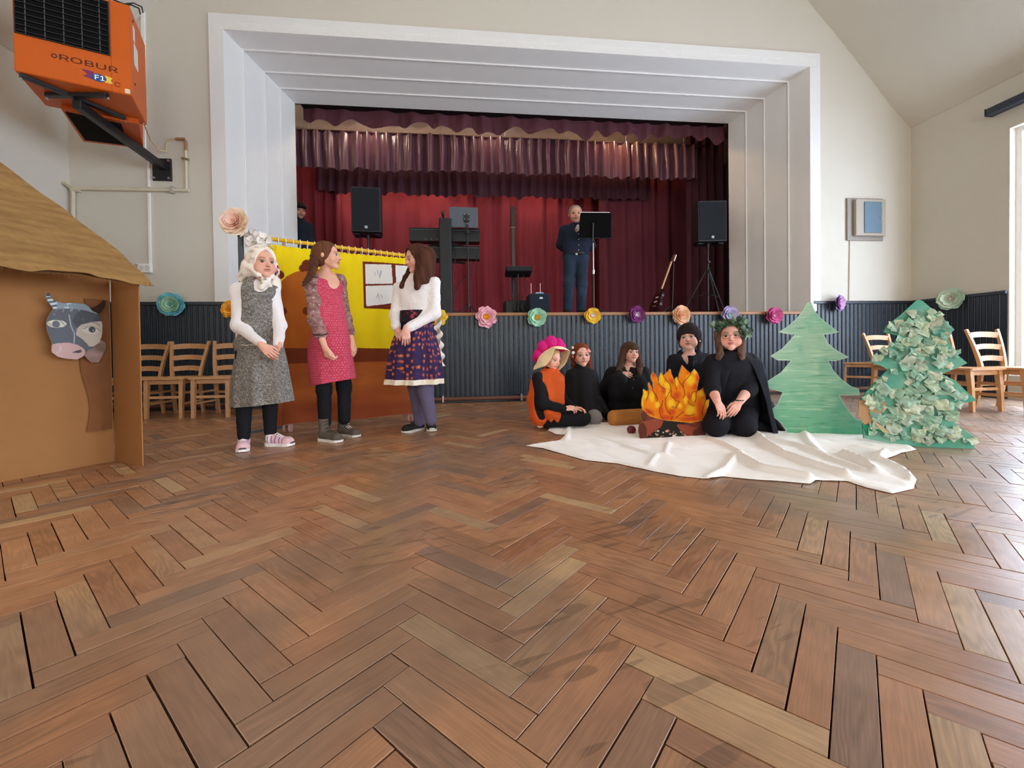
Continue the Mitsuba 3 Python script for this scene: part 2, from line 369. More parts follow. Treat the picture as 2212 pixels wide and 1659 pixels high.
# ---- beadboard panelling
bp = sg.Polygon([(0.001, 0), (0.001, -0.012), (0.004, -0.016), (0.046, -0.016), (0.049, -0.011), (0.051, -0.011), (0.054, -0.018), (0.058, -0.0205), (0.063, -0.018), (0.066, -0.011), (0.067, 0)])
BD = 0.068
scene['panel_paint'] = principled(rgb('#252d36'), 0.38, specular=0.55)
def boards(n, h): return shape(extr(bp, h), 'panel_paint', smooth=False)
def bead_run(parent, origin, az, n, z0, z1):
    pl = boards(n, z1 - z0)
    for k in range(n):
        put_ref('board', pl, parent, xf(M(tr(origin[0], origin[1], z0), rot('z', az), tr(k * BD, 0, 0))))
t2 = tag('trim_2', 'dark blue grooved dado panelling left of the stage', kind='structure')
nL = int((-3.05 - X_L) / BD)
bead_run(t2, (-3.05 - nL * BD, Y_W), 0, nL, 0.06, Z_DADO - 0.04)
put('backing', box(X_L, -3.03, Y_W - .008, Y_W, 0, Z_DADO - .02), 'panel_paint', parent=t2)
put('cap_rail', box(X_L, -3.04, Y_W - 0.035, Y_W, Z_DADO - 0.045, Z_DADO, 0.006), 'panel_paint', parent=t2)
put('skirting', box(X_L, -3.04, Y_W - 0.03, Y_W, 0, 0.07, 0.005), 'panel_paint', parent=t2)
t3 = tag('trim_3', 'dark blue grooved dado panelling right of the stage', kind='structure')
nR = int((X_R - 5.215) / BD)
bead_run(t3, (5.22, Y_W), 0, nR, 0.06, Z_DADO - 0.04)
put('backing', box(5.20, X_R, Y_W - .008, Y_W, 0, Z_DADO - .02), 'panel_paint', parent=t3)
put('cap_rail', box(5.21, X_R, Y_W - 0.035, Y_W, Z_DADO - 0.045, Z_DADO, 0.006), 'panel_paint', parent=t3)
put('skirting', box(5.21, X_R, Y_W - 0.03, Y_W, 0, 0.07, 0.005), 'panel_paint', parent=t3)
t4 = tag('trim_4', 'dark blue grooved dado panelling on the window wall', kind='structure')
nW = int((Y_W - 0.04 - 4.80) / BD)
bead_run(t4, (X_R, Y_W - 0.04), -90, nW, 0.06, Z_DADO - 0.04)
put('backing', box(X_R - .008, X_R, 4.76, Y_W, 0, Z_DADO - .02), 'panel_paint', parent=t4)
put('cap_rail', box(X_R - 0.035, X_R, 4.76, Y_W - .035, Z_DADO - 0.045, Z_DADO, 0.006), 'panel_paint', parent=t4)
put('skirting', box(X_R - 0.03, X_R, 4.76, Y_W - .03, 0, 0.07, 0.005), 'panel_paint', parent=t4)
t5 = tag('trim_5', 'dark blue grooved dado panelling on the left wall', kind='structure')
nV = 30
bead_run(t5, (X_L, Y_W - 0.04 - nV * BD), 90, nV, 0.06, Z_DADO - 0.04)
put('backing', box(X_L, X_L + .008, Y_W - 0.04 - nV * BD, Y_W, 0, Z_DADO - .02), 'panel_paint', parent=t5)
put('cap_rail', box(X_L, X_L + 0.035, Y_W - 0.04 - nV * BD, Y_W - .035, Z_DADO - 0.045, Z_DADO, 0.006), 'panel_paint', parent=t5)

# ---- the stage
st = thing('stage', 'raised stage with dark blue grooved front and brown wooden edge', 'stage')
pf_ = extr(sg.Polygon([(-2.995, Y_W + .045), (5.155, Y_W + .045), (5.155, Y_W + .26), (4.69, OY + .07), (6.34, OY + .07), (6.34, 10.29), (-4.14, 10.29), (-4.14, OY + .07), (-2.6, OY + .07), (-2.995, Y_W + .26)]), .138); pf_.apply_translation((0, 0, Z_ST - .16))
put('platform', pf_, 'vc_satin', parent=st, col='#3a2820')
put('wooden_edge', box(-3.0, 5.16, Y_W - 0.035, Y_W + 0.05, Z_ST - 0.045, Z_ST, 0.008), 'vc_satin', parent=st, col=lambda V: lin('#a0714c') * (0.8 + 0.4 * nz(V * [1, 6, 20], 3))[:, None])
bead_run(st, (-3.045, Y_W), 0, int(8.26 / BD), 0.06, Z_ST - 0.04)
put('front_backing', box(-2.998, 5.158, Y_W + 0.001, Y_W + 0.04, 0, Z_ST - 0.04), 'panel_paint', parent=st)
put('skirting', box(-3.04, 5.21, Y_W - 0.024, Y_W, 0, 0.06, 0.004), 'panel_paint', parent=st)
# shell of the stage house
def stage_face(name, m, c, lab): put(name, m, 'vc_matte', col=c, kind='structure', label=lab)
stage_face('wall_stage_back', box(-4.2, 6.4, 10.3, 10.4, 0, 5.9), '#5a2a2c', 'wall at the back of the stage')
stage_face('wall_stage_left', box(-4.25, -4.15, OY + .05, 10.35, 0, 5.9), '#4a3436', 'left wall of the stage')
stage_face('wall_stage_right', box(6.35, 6.45, OY + .05, 10.35, 0, 5.9), '#4a4446', 'right wall of the stage')
stage_face('ceiling', box(-4.25, 6.45, OY + .02, 10.4, 5.16, 5.26), '#d5c9bd', 'pale ceiling over the stage')
stage_face('trim_6', tri([box(-4.25, 6.45, OY + .0, OY + .06, OZ + .02, 5.4), box(-4.25, OX0 - .02, OY + .0, OY + .06, 0, 5.4), box(OX1 + .02, 6.45, OY + .0, OY + .06, 0, 5.4)]), '#3a3032', 'dark back side of the stage frame')
# ------------------------------------------------------------------ curtains and valances
def drape(x0, x1, z0, z1, y, pleat, amp, seed, skew=0.0, gather=0.35, hem=0.03, per_m=70, nv=24, yslope=0.0):
    """hanging cloth with uneven folds between x0 and x1; z0 top, z1 bottom"""
    W = x1 - x0
    def fn(U, V):
        x = x0 + U * W
        q = np.c_[x * 1.1, np.full_like(x, seed * 3.7), 0 * x]
        ph = 2 * PI * (x / pleat + 1.6 * meshkit.fbm(q, 2, seed)) + 0.9 * meshkit.noise(np.c_[x * 2, V * 2.2, 0 * x], seed + 3)
        a = amp * (0.5 + meshkit.noise(q * 1.7, seed + 5)) * (gather + (1 - gather) * np.minimum(1, V * 1.6))
        dy = a * (np.sin(ph) + 0.35 * np.sin(2 * ph + 1.0) + 0.25 * np.sin(0.43 * ph + seed))
        dx = 0.35 * a * np.cos(ph)
        z = z0 + (z1 - z0) * V + skew * (U - .5) * V + V * hem * (meshkit.noise(np.c_[x * 5, 0 * x, 0 * x], seed + 9) - .5) + V * hem * .35 * np.sin(ph + 1)
        return np.c_[x + dx, y + dy + yslope * U, z]
    return grid(int(W * per_m), nv, fn)

scene['valance_satin'] = principled(VC, 0.34, specular=0.75, sheen=0.5)
def wine(a, b, seed, dirt=0.25):
    A, B = lin(a), lin(b)
    return lambda V: (A + (B - A) * nz(V * [3, 3, .8], 1.5, seed)[:, None]) * (1 - dirt * nz(V, 2, seed + 4)[:, None])
def X_at(u, v, y): return aty(u, v, y)[0]
def Z_at(u, v, y): return aty(u, v, y)[2]

# front pelmet just behind the opening
pelm = thing('stage_pelmet', 'short dark wine pelmet hanging along the top of the stage opening', 'curtain')
put('batten', box(-2.55, 4.70, OY + .06, 7.42, 4.70, 4.74), 'vc_matte', parent=pelm, col='#2a2022')
put('cloth', drape(-2.56, 4.72, 4.72, Z_at(1106, 284, 7.4), 7.4, 0.42, 0.042, 3, hem=0.13, gather=0.6), 'vc_cloth', col=wine('#54303a', '#643841', 1), smooth=True, parent=pelm)
# gathered valance lit from above, on its rail
y2 = 8.05
vx0, vx1 = X_at(628, 300, y2), X_at(1508, 330, y2)
zr = Z_at(1106, 300, y2); zb2 = Z_at(1106, 376, y2)
put('gathered_valance', drape(vx0, vx1, zr + .015, zb2, y2, 0.19, 0.050, 11, gather=0.7, hem=0.06, per_m=95), 'valance_satin', col=wine('#553440', '#68424e', 2), smooth=True,
    label='shiny wine valance gathered in tight folds on the rail, lit from above', cat='curtain')
cr = thing('curtain_rail', 'dark rail with small white hooks that carries the gathered valance', 'rail')
put('rail', rod((vx0 - .3, y2 + .0, zr + .012), (vx1 + .25, y2 + .0, zr + .012), 0.016), 'vc_satin', parent=cr, col='#3a1f20', smooth=60)
for k in range(7):
    x = vx0 + .3 + k * (vx1 - vx0 - .6) / 6
    put('hanger', rod((x, y2, zr + .02), (x + .015, y2 + .02, 5.17), 0.006, n=6), 'vc_satin', parent=cr, col='#b9ada6')
# second valance further back
y3 = 9.05
put('rear_valance', drape(X_at(688, 380, y3), X_at(1402, 400, y3), Z_at(1040, 345, y3), Z_at(1040, 424, y3), y3, 0.20, 0.042, 21, gather=0.8, hem=0.07, per_m=80), 'vc_cloth', col=wine('#482a35', '#57343f', 3), smooth=True,
    label='matt dark wine valance hanging behind the shiny one', cat='curtain')
# big red curtains
y4 = 9.75
put('red_backdrop_curtain', drape(X_at(690, 500, y4), X_at(1330, 500, y4), 4.9, Z_ST, y4, 0.42, 0.045, 31, gather=0.7, hem=0.0, per_m=60, nv=30), 'vc_cloth', col=wine('#86323a', '#90363e', 5, 0.15), smooth=True,
    label='wide red curtain across the back of the stage behind the keyboards', cat='curtain')
put('dark_red_side_curtain', drape(X_at(1296, 500, 9.2), X_at(1512, 500, 9.2), 5.2, Z_ST, 9.2, 0.36, 0.05, 41, gather=0.7, hem=0.0, per_m=60, nv=30), 'vc_cloth', col=wine('#70353f', '#7a3a44', 6), smooth=True,
    label='dark red curtain at the back right of the stage behind the guitar', cat='curtain')
put('wine_wing_curtain', drape(X_at(1484, 500, 8.3), X_at(1562, 500, 8.3), 5.2, Z_ST, 8.3, 0.16, 0.035, 51, gather=0.8, hem=0.0, per_m=90, nv=30), 'vc_cloth', col=wine('#4d2a36', '#5a303c', 7), smooth=True,
    label='narrow dark wine wing curtain behind the right loudspeaker', cat='curtain')
put('red_wing_curtain', drape(X_at(630, 500, 9.2), X_at(735, 500, 9.2), 5.2, Z_ST, 9.2, 0.20, 0.04, 61, gather=0.8, hem=0.0, per_m=80, nv=30), 'vc_cloth', col=wine('#7c2a34', '#8a2f38', 8), smooth=True,
    label='red wing curtain at the left of the stage beside the peeking man', cat='curtain')
# stage lamps, on a bar behind the front pelmet and behind the rear valance
for i, (u, y, z, k) in enumerate([(560, 7.74, 4.80, 1.0), (800, 7.74, 4.80, 1.15), (1060, 7.74, 4.80, .9), (1340, 7.74, 4.80, 1.6), (770, 9.32, 4.28, 1.1), (930, 9.32, 4.28, 1.2), (1150, 9.32, 4.28, .8)]):
    x = X_at(u, 330, y)
    lp = thing('stage_lamp', ('leftmost', 'second from left', 'third from left', 'rightmost')[i] + ' of the four small stage lamps behind the pelmet' if i < 4 else ('left', 'middle', 'right')[i - 4] + ' one of the three small stage lamps behind the rear valance', 'lamp', 'stage lamps behind the pelmet' if i < 4 else 'stage lamps behind the rear valance')
    put('cap', moved(lathe([(0.001, .14), (.022, .14), (.026, .10), (.026, 0.06), (.001, .055)], 16), M(tr(x, y, z))), 'black_metal', parent=lp, smooth=40)
    put('bracket', rod((x, y, z + .14), (x, y, 5.16), 0.008, n=6), 'black_metal', parent=lp)
    bulb = trimesh.creation.icosphere(2, 0.045); bulb.apply_translation((x, y, z + .012))
    L = np.array(STAGE_LAMP) * k * 17.0
    if i == 3: L = L * [1.15, .85, .6]
    put('bulb', bulb, {'type': 'diffuse', 'reflectance': {'type': 'rgb', 'value': 0.6}}, parent=lp, emitter={'type': 'area', 'radiance': {'type': 'rgb', 'value': [float(q) for q in L]}})

# ------------------------------------------------------------------ the band's gear
ZS = Z_ST - 0.022
def tripod(parent, x, y, z_hub, spread, az=0.0, r=0.013, z_low=None, mat='black_metal', braces=True):
    zl = z_hub - 0.30 if z_low is None else z_low
    put('collar', rod((x, y, z_hub - .03), (x, y, z_hub + .03), 0.028, n=12), mat, parent=parent, smooth=40)
    for k in range(3):
        a = math.radians(az + 120 * k); fx, fy = x + spread * math.cos(a), y + spread * math.sin(a)
        put('leg', rod((x + .02 * math.cos(a), y + .02 * math.sin(a), z_hub), (fx, fy, ZS + .012), r, n=8), mat, parent=parent, smooth=40)
        if braces:
            t = 0.55; mx, my, mz = lerp(x, fx, t), lerp(y, fy, t), lerp(z_hub, ZS, t)
            put('brace', rod((x, y, max(ZS + .06, zl - .12)), (mx, my, mz), r * .6, n=6), mat, parent=parent, smooth=40)
        put('rubber_foot', rod((fx, fy, ZS), (fx + .02 * math.cos(a), fy + .02 * math.sin(a), ZS + .025), 0.016, n=8), mat, parent=parent)

def loudspeaker(x, y, zb, w, h, d, az, label_s, label_t, hub, spread, taz):
    stand = thing('speaker_stand', label_t, 'stand')
    put('pole', rod((x, y, ZS + .12), (x, y, zb + .02), 0.0175, n=12), 'black_metal', parent=stand, smooth=40)
    put('knob', rod((x, y - .045, hub + .12), (x, y - .015, hub + .12), 0.02, n=10), 'black_metal', parent=stand, smooth=40)
    tripod(stand, x, y, hub, spread, taz)
    sp = thing('loudspeaker', label_s, 'loudspeaker')
    m = M(tr(x, y, zb), rot('z', az))
    poly = sg.Polygon([(-w / 2, -d / 2), (w / 2, -d / 2), (w / 2, d * .1), (w * .3, d / 2), (-w * .3, d / 2), (-w / 2, d * .1)]).buffer(-.015).buffer(.015)
    body = extr(poly, h)
    put('cabinet', moved(body, m), 'vc_satin', parent=sp, col='#1d1e21', smooth=35)
    put('grille', moved(box(-w / 2 + .018, w / 2 - .018, -d / 2 - .008, -d / 2 + .004, .02, h - .02, .006), m), 'vc_matte', parent=sp, col='#2a2c30', smooth=35)
    b = lathe([(0.0005, .006), (.021, .006), (.023, .003), (.023, 0)], 24)
    put('badge', moved(b, M(m, tr(0, -d / 2 - .008, h * .10), rot('x', 90))), 'vc_satin', parent=sp, col='#d7d7d3', smooth=40)
    put('badge_ring', moved(lathe([(.008, .001), (.015, .0015), (.015, 0)], 20), M(m, tr(0, -d / 2 - .0145, h * .10), rot('x', 90))), 'vc_satin', parent=sp, col='#55575a')
    for s in (-1, 1):
        put('bumper', moved(box(s * w * .36 - .05, s * w * .36 + .05, -d * .3, d * .2, -.035, .002, .012), m), 'vc_satin', parent=sp, col='#18191b', smooth=40)
    put('pole_cup', moved(rod((0, 0, -.06), (0, 0, .004), .028, n=14), m), 'black_metal', parent=sp, smooth=40)
yL = 6.75; a = aty(757, 500, yL); b = aty(819, 405, yL)
loudspeaker((a[0] + b[0]) / 2, yL + .2, a[2] + .005, b[0] - a[0], b[2] - a[2], .38, 4, 'black loudspeaker with round badge at the left of the stage', 'black tripod stand that carries the left loudspeaker', Z_ST + .75, .5, 75)
yR = 6.72; a = aty(1517, 520, yR); b = aty(1577, 434, yR)
loudspeaker((a[0] + b[0]) / 2 - .03, yR + .2, a[2], b[0] - a[0] - .02, b[2] - a[2], .38, -8, 'black loudspeaker with round badge at the right of the stage', 'black tripod stand that carries the right loudspeaker', aty(1544, 582, yR + .2)[2], .46, 20)

# keyboards on a column stand
yk = 6.85
ks = thing('keyboard_stand', 'black column keyboard stand with splayed feet', 'stand')
cx = X_at(963, 560, yk - .12)
c0 = aty(963, 668, yk - .12); c1 = aty(963, 474, yk - .12)
poly = sg.box(-.075, -.05, .075, .05).buffer(.02)
put('column', moved(extr(poly, c1[2] - ZS - .06), tr(cx, yk - .12, ZS + .06)), 'vc_satin', parent=ks, col='#191a1d', smooth=35)
for dx, dy in ((.42, -.18), (-.40, -.18), (.34, .3), (-.34, .3)):
    put('foot', bar((cx, yk - .12, ZS + .13), (cx + dx, yk - .12 + dy, ZS + .02), .045, .035), 'black_metal', parent=ks, smooth=30)
kb = []
for (v0, v1, lab) in ((493, 522, 'black keyboard on the upper arms of the column stand'), (531, 560, 'black keyboard on the lower arms of the column stand')):
    q0, q1 = aty(884, v1, yk), aty(1036, v0, yk)
    for s in (-.22, .22):
        put('arm', bar((cx + s * .3, yk - .1, q0[2] - .05), (cx + s * 1.3, yk + .28, q0[2] + .0), .035, .03), 'black_metal', parent=ks, smooth=30)
    k = thing('keyboard', lab, 'keyboard')
    kz0, kz1 = q0[2] + .015, q1[2]
    prof = sg.Polygon([(0, 0.0), (.02, .0), (.30, .02), (.33, .03), (.33, .055), (.20, .075), (.13, kz1 - kz0), (.02, kz1 - kz0), (0, (kz1 - kz0) * .75)])
    body = extr(prof, q1[0] - q0[0]); P = np.asarray(body.vertices); body.vertices = np.c_[q1[0] - P[:, 2], yk + P[:, 0], kz0 + P[:, 1]]; 
    if body.volume < 0: body.invert()
    put('case', body, 'vc_satin', parent=k, col='#1c1d20', smooth=25)
    n = 36; ww = (q1[0] - q0[0] - .1) / n
    put('white_keys', [box(q0[0] + .05 + i * ww + .001, q0[0] + .05 + (i + 1) * ww - .001, yk + .21, yk + .325, kz0 + .05, kz0 + .066) for i in range(n)], 'vc_satin', parent=k, col='#d9d8d2')
    put('black_keys', [box(q0[0] + .05 + (i + .72) * ww, q0[0] + .05 + (i + 1.28) * ww, yk + .20, yk + .27, kz0 + .06, kz0 + .078) for i in range(n - 1) if i % 7 not in (2, 6)], 'vc_satin', parent=k, col='#151515')
    for i in range(5): put('socket', rod((q0[0] + .25 + .09 * i, yk - .004, kz0 + .03), (q0[0] + .25 + .09 * i, yk + .004, kz0 + .03), .009, n=10), 'vc_satin', parent=k, col='#6a6a6a')
    put('rear_strip', box(q0[0] + .02, q1[0] - .02, yk - .003, yk + .002, kz1 - kz0 + kz0 - .04, kz1 - kz0 + kz0 - .032), 'vc_satin', parent=k, col='#56585c')
kc_ = [[(cx + .12, yk - .06, c1[2] - .25), (cx + .16, yk - .1, c1[2] - .55), (cx + .10, yk - .08, c1[2] - .85), (cx + .13, yk - .05, ZS + .35), (cx + .06, yk - .1, ZS + .12)], [(cx + .5, yk - .02, c1[2] - .5), (cx + .42, yk - .06, c1[2] - .8), (cx + .2, yk - .08, c1[2] - .95), (cx + .09, yk - .1, ZS + .3)], [(cx - .3, yk, c1[2] - .55), (cx - .2, yk - .05, c1[2] - .75), (cx - .09, yk - .1, ZS + .45)]]
put('keyboard_cables', [tube(q, .0055, 6) for q in kc_], 'black_metal', smooth=60, label='thin black cables hanging from the keyboards beside the column stand', cat='cable')
# microphone on the column
mp = aty(957, 461, yk - .12)
mc = thing('microphone', 'black microphone on top of the keyboard stand column', 'microphone')
put('gooseneck', tube([(cx, yk - .12, c1[2]), (cx - .01, yk - .13, c1[2] + .03), (mp[0], yk - .14, mp[2] - .02)], .009), 'black_metal', parent=mc, smooth=60)
hd = trimesh.creation.icosphere(2, .027); hd.apply_scale((1, 1, 1.25)); hd.apply_translation((mp[0], yk - .14, mp[2])); put('head', hd, 'vc_satin', parent=mc, col='#26272a', smooth=True)
put('grip', rod((mp[0], yk - .14, mp[2] - .03), (mp[0] + .02, yk - .09, mp[2] - .10), .02, .014), 'black_metal', parent=mc, smooth=40)
# monitor on a microphone stand
ms = thing('monitor_stand', 'thin black stand that holds up the flat screen behind the keyboards', 'stand')
ym = 6.78; m0 = aty(970, 446, ym); m1 = aty(1033, 493, ym); mx = X_at(1011, 560, ym - .03)
put('pole', rod((mx, ym - .03, ZS + .04), (mx, ym - .03, m1[2] + .05), .0115), 'black_metal', parent=ms, smooth=40)
tripod(ms, mx, ym - .03, ZS + .2, .27, 200, .009, braces=False)
put('clamp', box(mx - .03, mx + .03, ym - .05, ym - .01, m1[2] - .10, m1[2] - .04, .006), 'black_metal', parent=ms)
mo = thing('flat_screen', 'grey back of a flat screen above the keyboards', 'monitor')
mm = M(tr((m0[0] + m1[0]) / 2, ym, (m0[2] + m1[2]) / 2), rot('z', 3), rot('x', -6)); w, h = (m1[0] - m0[0]), (m0[2] - m1[2])
put('back_panel', moved(box(-w / 2, w / 2, -.012, .016, -h / 2, h / 2, .008), mm), 'vc_satin', parent=mo, col='#555a61', smooth=30)
put('screen', moved(box(-w / 2 + .008, w / 2 - .008, .0165, .018, -h / 2 + .008, h / 2 - .008), mm), 'vc_gloss', parent=mo, col='#15161a')
put('mount_plate', moved(box(-.0, .085, -.030, -.011, -.085, .045, .006), mm), 'vc_satin', parent=mo, col='#25272b', smooth=30)
for s, t in ((.012, .035), (.073, .035), (.012, -.04), (.073, -.04)):
    put('bolt', moved(rod((s, -.036, t), (s, -.028, t), .007, n=8), mm), 'vc_metal', parent=mo, col='#cfd2d6')
put('cable', tube([(mm @ [x, y, z, 1])[:3] for x, y, z in ((.03, -.03, -.06), (.02, -.05, -.16), (.05, -.04, -.26), (.03, -.03, -.42), (.05, -.04, -.6))], .005), 'black_metal', parent=mo, smooth=60)
# column loudspeaker
cs = thing('column_loudspeaker', 'tall slim brown-black column loudspeaker on a low bass box', 'loudspeaker')
yc = 7.3; p0 = aty(1107, 600, yc); p1 = aty(1107, 447, yc); x = p1[0]
put('bass_box', box(x - .17, x + .20, yc - .2, yc + .22, ZS, ZS + .33, .02), 'vc_satin', parent=cs, col='#18191b', smooth=35)
put('lower_pole', box(x - .028, x + .028, yc - .03, yc + .03, ZS + .33, ZS + .75, .008), 'vc_satin', parent=cs, col='#141416', smooth=35)
put('column', box(x - .034, x + .034, yc - .045, yc + .045, ZS + .75, p1[2], .012), 'vc_satin', parent=cs, col='#4a3c30', smooth=35)
put('column_top', box(x - .036, x + .036, yc - .047, yc + .047, aty(1107, 492, yc)[2], p1[2] + .003, .012), 'vc_satin', parent=cs, col='#2e2721', smooth=35)
put('joint_ring', box(x - .037, x + .037, yc - .049, yc + .049, aty(1107, 492, yc)[2] - .008, aty(1107, 492, yc)[2], .002), 'vc_satin', parent=cs, col='#b3a493')
# mixer on a small stand
ym = 6.9; q0, q1 = aty(1092, 592, ym), aty(1147, 574, ym); x = X_at(1119, 600, ym)
mst = thing('mixer_stand', 'thin black stand under the small mixing desk', 'stand')
put('pole', rod((x, ym, ZS + .04), (x, ym, q0[2]), .012), 'black_metal', parent=mst, smooth=40)
tripod(mst, x, ym, ZS + .16, .23, 30, .009, braces=False)
mx = thing('mixing_desk', 'small black mixing desk with pale knobs on its stand', 'mixing desk')
m = M(tr((q0[0] + q1[0]) / 2, ym, q0[2] + .03), rot('x', -14)); w = q1[0] - q0[0]
put('case', moved(box(-w / 2, w / 2, -.13, .13, -.035, .05, .012), m), 'vc_satin', parent=mx, col='#1b1b1e', smooth=30)
for i in range(8):
    for j in range(2):
        put('knob', moved(rod((-w / 2 + .04 + i * (w - .08) / 7, -.08 + j * .09, .05), (-w / 2 + .04 + i * (w - .08) / 7, -.08 + j * .09, .068), .011, .008, n=8), m), 'vc_satin', parent=mx, col='#bfb8b4')
put('cables', [tube([(x - .1, ym + .05, q0[2]), (x - .12, ym, q0[2] - .2), (x - .08, ym + .03, q0[2] - .45), (x - .1, ym, ZS + .02)], .006), tube([(x + .09, ym + .03, q0[2]), (x + .10, ym + .02, q0[2] - .25), (x + .03, ym + .03, ZS + .2), (x + .12, ym + .1, ZS + .02)], .006)], 'black_metal', parent=mx, smooth=60)
# bass box with router
ys = 6.5; q0, q1 = aty(1144, 672, ys), aty(1188, 634, ys)
sb = thing('bass_box', 'dark blue-grey bass loudspeaker box standing near the stage edge', 'loudspeaker')
put('cabinet', box(q0[0], q1[0], ys, ys + .36, ZS, q1[2], .015), 'vc_satin', parent=sb, col='#23282f', smooth=35)
put('grille', box(q0[0] + .012, q1[0] - .012, ys - .008, ys + .003, ZS + .02, q1[2] - .015, .004), 'vc_matte', parent=sb, col='#2b323b', smooth=35)
put('badge', box((q0[0] + q1[0]) / 2 - .005, (q0[0] + q1[0]) / 2 + .045, ys - .012, ys - .007, q1[2] - .085, q1[2] - .055, .002), 'vc_satin', parent=sb, col='#c9cdd2')
rt = thing('router', 'small white and blue router with two aerials on the bass box', 'router')
xr = X_at(1165, 630, ys + .12); zz = q1[2]
put('case', box(xr - .06, xr + .06, ys + .08, ys + .2, zz, zz + .03, .008), 'vc_satin', parent=rt, col='#cfe0ea', smooth=30)
put('front_strip', box(xr - .052, xr + .052, ys + .076, ys + .081, zz + .008, zz + .022), 'vc_satin', parent=rt, col='#4f9ec4')
for u, v in ((1147, 612), (1167, 612)):
    t = aty(u, v, ys + .2); put('aerial', rod((t[0], ys + .2, zz + .01), (t[0], ys + .2, t[2]), .0065, n=8), 'vc_satin', parent=rt, col='#e8c9c6', smooth=40)
# music stand
yd = 6.2
mus = thing('music_stand', 'black music stand on a thin pole in front of the man', 'music stand')
q0, q1 = aty(1251, 513, yd), aty(1319, 461, yd); x = X_at(1281, 540, yd); w, h = q1[0] - q0[0], q1[2] - q0[2]
md = M(tr((q0[0] + q1[0]) / 2, yd, (q0[2] + q1[2]) / 2), rot('z', -3), rot('x', 6))
desk = sg.box(-w / 2, -h / 2, w / 2, h / 2).buffer(-.02).buffer(.02)
desk = sg.Polygon([(-w / 2, -h / 2), (w / 2, -h / 2), (w / 2, h / 2 - .02), (w / 2 - .015, h / 2), (-w / 2 + .035, h / 2), (-w / 2 + .02, h / 2 - .02)])
put('desk', moved(extr(desk, .004), M(md, rot('x', 90))), 'vc_matte', parent=mus, smooth=30, col='#121213')
put('ledge', moved(box(-w / 2, w / 2, 0, .05, -h / 2 - .004, -h / 2 + .004), md), 'black_metal', parent=mus)
put('desk_tube', moved(rod((x - (q0[0] + q1[0]) / 2, -.016, -h / 2 - .06), (x - (q0[0] + q1[0]) / 2, -.016, 0.03), .012), md), 'black_metal', parent=mus, smooth=40)
zj, zk = aty(1281, 530, yd)[2], aty(1281, 588, yd)[2]
put('upper_pole', rod((x, yd - .01, zk), (x, yd - .01, zj + .03), .012), 'vc_metal', parent=mus, col='#b9b4b0', smooth=40)
put('lower_pole', rod((x, yd - .01, ZS + .03), (x, yd - .01, zk), .0145), 'vc_satin', parent=mus, col='#3a2f2e', smooth=40)
put('clutch', rod((x, yd - .01, zk - .03), (x, yd - .01, zk + .03), .021), 'vc_metal', parent=mus, col='#cfc9c4', smooth=40)
put('tilt_knob', rod((x + .02, yd - .01, zj + .0), (x + .05, yd - .01, zj - .01), .014), 'black_metal', parent=mus, smooth=40)
for k in range(3):
    a = math.radians(90 + 120 * k); put('leg', rod((x, yd - .01, ZS + .12), (x + .24 * math.cos(a), yd + .24 * math.sin(a), ZS + .012), .009), 'black_metal', parent=mus, smooth=40)
put('sheet_of_paper', moved(box(-w / 2 + .03, w / 2 - .02, -.012 + .016, -.009 + .0165, -h / 2 + .01, h / 2 + .012), md), 'vc_matte', parent=mus, col='#d8d4cf')
# guitar, seen almost edge on, leaning on its stand
yg = 6.9
gb, gt = aty(1409, 672, yg), aty(1456, 550, yg + .08)
gt = gt.copy(); gb = gb.copy(); gb[2] = ZS + .06
ax = (gt - gb); Lg = np.linalg.norm(ax); ax /= Lg
face = np.array([-0.985, -0.12, 0.18]); face -= ax * (face @ ax); face /= np.linalg.norm(face); side = np.cross(ax, face)
mg = np.eye(4); mg[:3, 0], mg[:3, 1], mg[:3, 2], mg[:3, 3] = side, ax, face, gb
gu = thing('guitar', 'slim dark electric guitar leaning on its stand, seen almost from the side', 'guitar')
bl = Lg * .42
th = np.linspace(0, 2 * PI, 60, endpoint=False)
yy = bl * .5 * (1 - np.cos(th)); hw = .155 * np.sqrt(np.clip(np.sin(np.clip(yy / bl, 0, 1) * PI), 0, 1)) * (1 - .28 * np.exp(-((yy / bl - .58) / .12) ** 2)) * (1 - .14 * (yy / bl > .6))
poly = sg.Polygon(np.c_[np.where(th < PI, hw, -hw), yy]).buffer(.01).buffer(-.004)
put('body', moved(extr(poly, .045), M(mg, tr(0, 0, -.0225))), 'vc_gloss', parent=gu, col='#24110f', smooth=35)
put('neck', moved(box(-.024, .024, bl * .85, Lg * .88, -.008, .022, .006), mg), 'vc_satin', parent=gu, col='#c98d62', smooth=35)
put('fretboard', moved(box(-.024, .024, bl * .8, Lg * .88, .022, .028), mg), 'vc_satin', parent=gu, col='#4a2e24')
put('headstock', moved(box(-.035, .04, Lg * .875, Lg, -.016, .006, .005), mg), 'vc_satin', parent=gu, col='#6a4030', smooth=35)
for i in range(6): put('tuning_peg', moved(rod((.035, Lg * (.89 + .018 * i), -.01), (.062, Lg * (.89 + .018 * i), -.012), .008), mg), 'vc_metal', parent=gu, col='#d5cfc6', smooth=40)
put('bridge', moved(box(-.04, .04, bl * .28, bl * .33, .022, .036, .003), mg), 'vc_metal', parent=gu, col='#c8c4bd')
for t in (.45, .62): put('pickup', moved(box(-.038, .038, bl * t, bl * t + .03, .022, .032, .003), mg), 'vc_satin', parent=gu, col='#d8d2c8')
gs = thing('guitar_stand', 'thin black guitar stand behind the guitar', 'stand')
cb = gb + ax * Lg * .45 - face * .06
put('upright', rod((cb[0] + .12, yg + .05, ZS + .03), aty(1452, 566, yg + .08) + np.array([.03, 0, 0]), .009), 'black_metal', parent=gs, smooth=40)
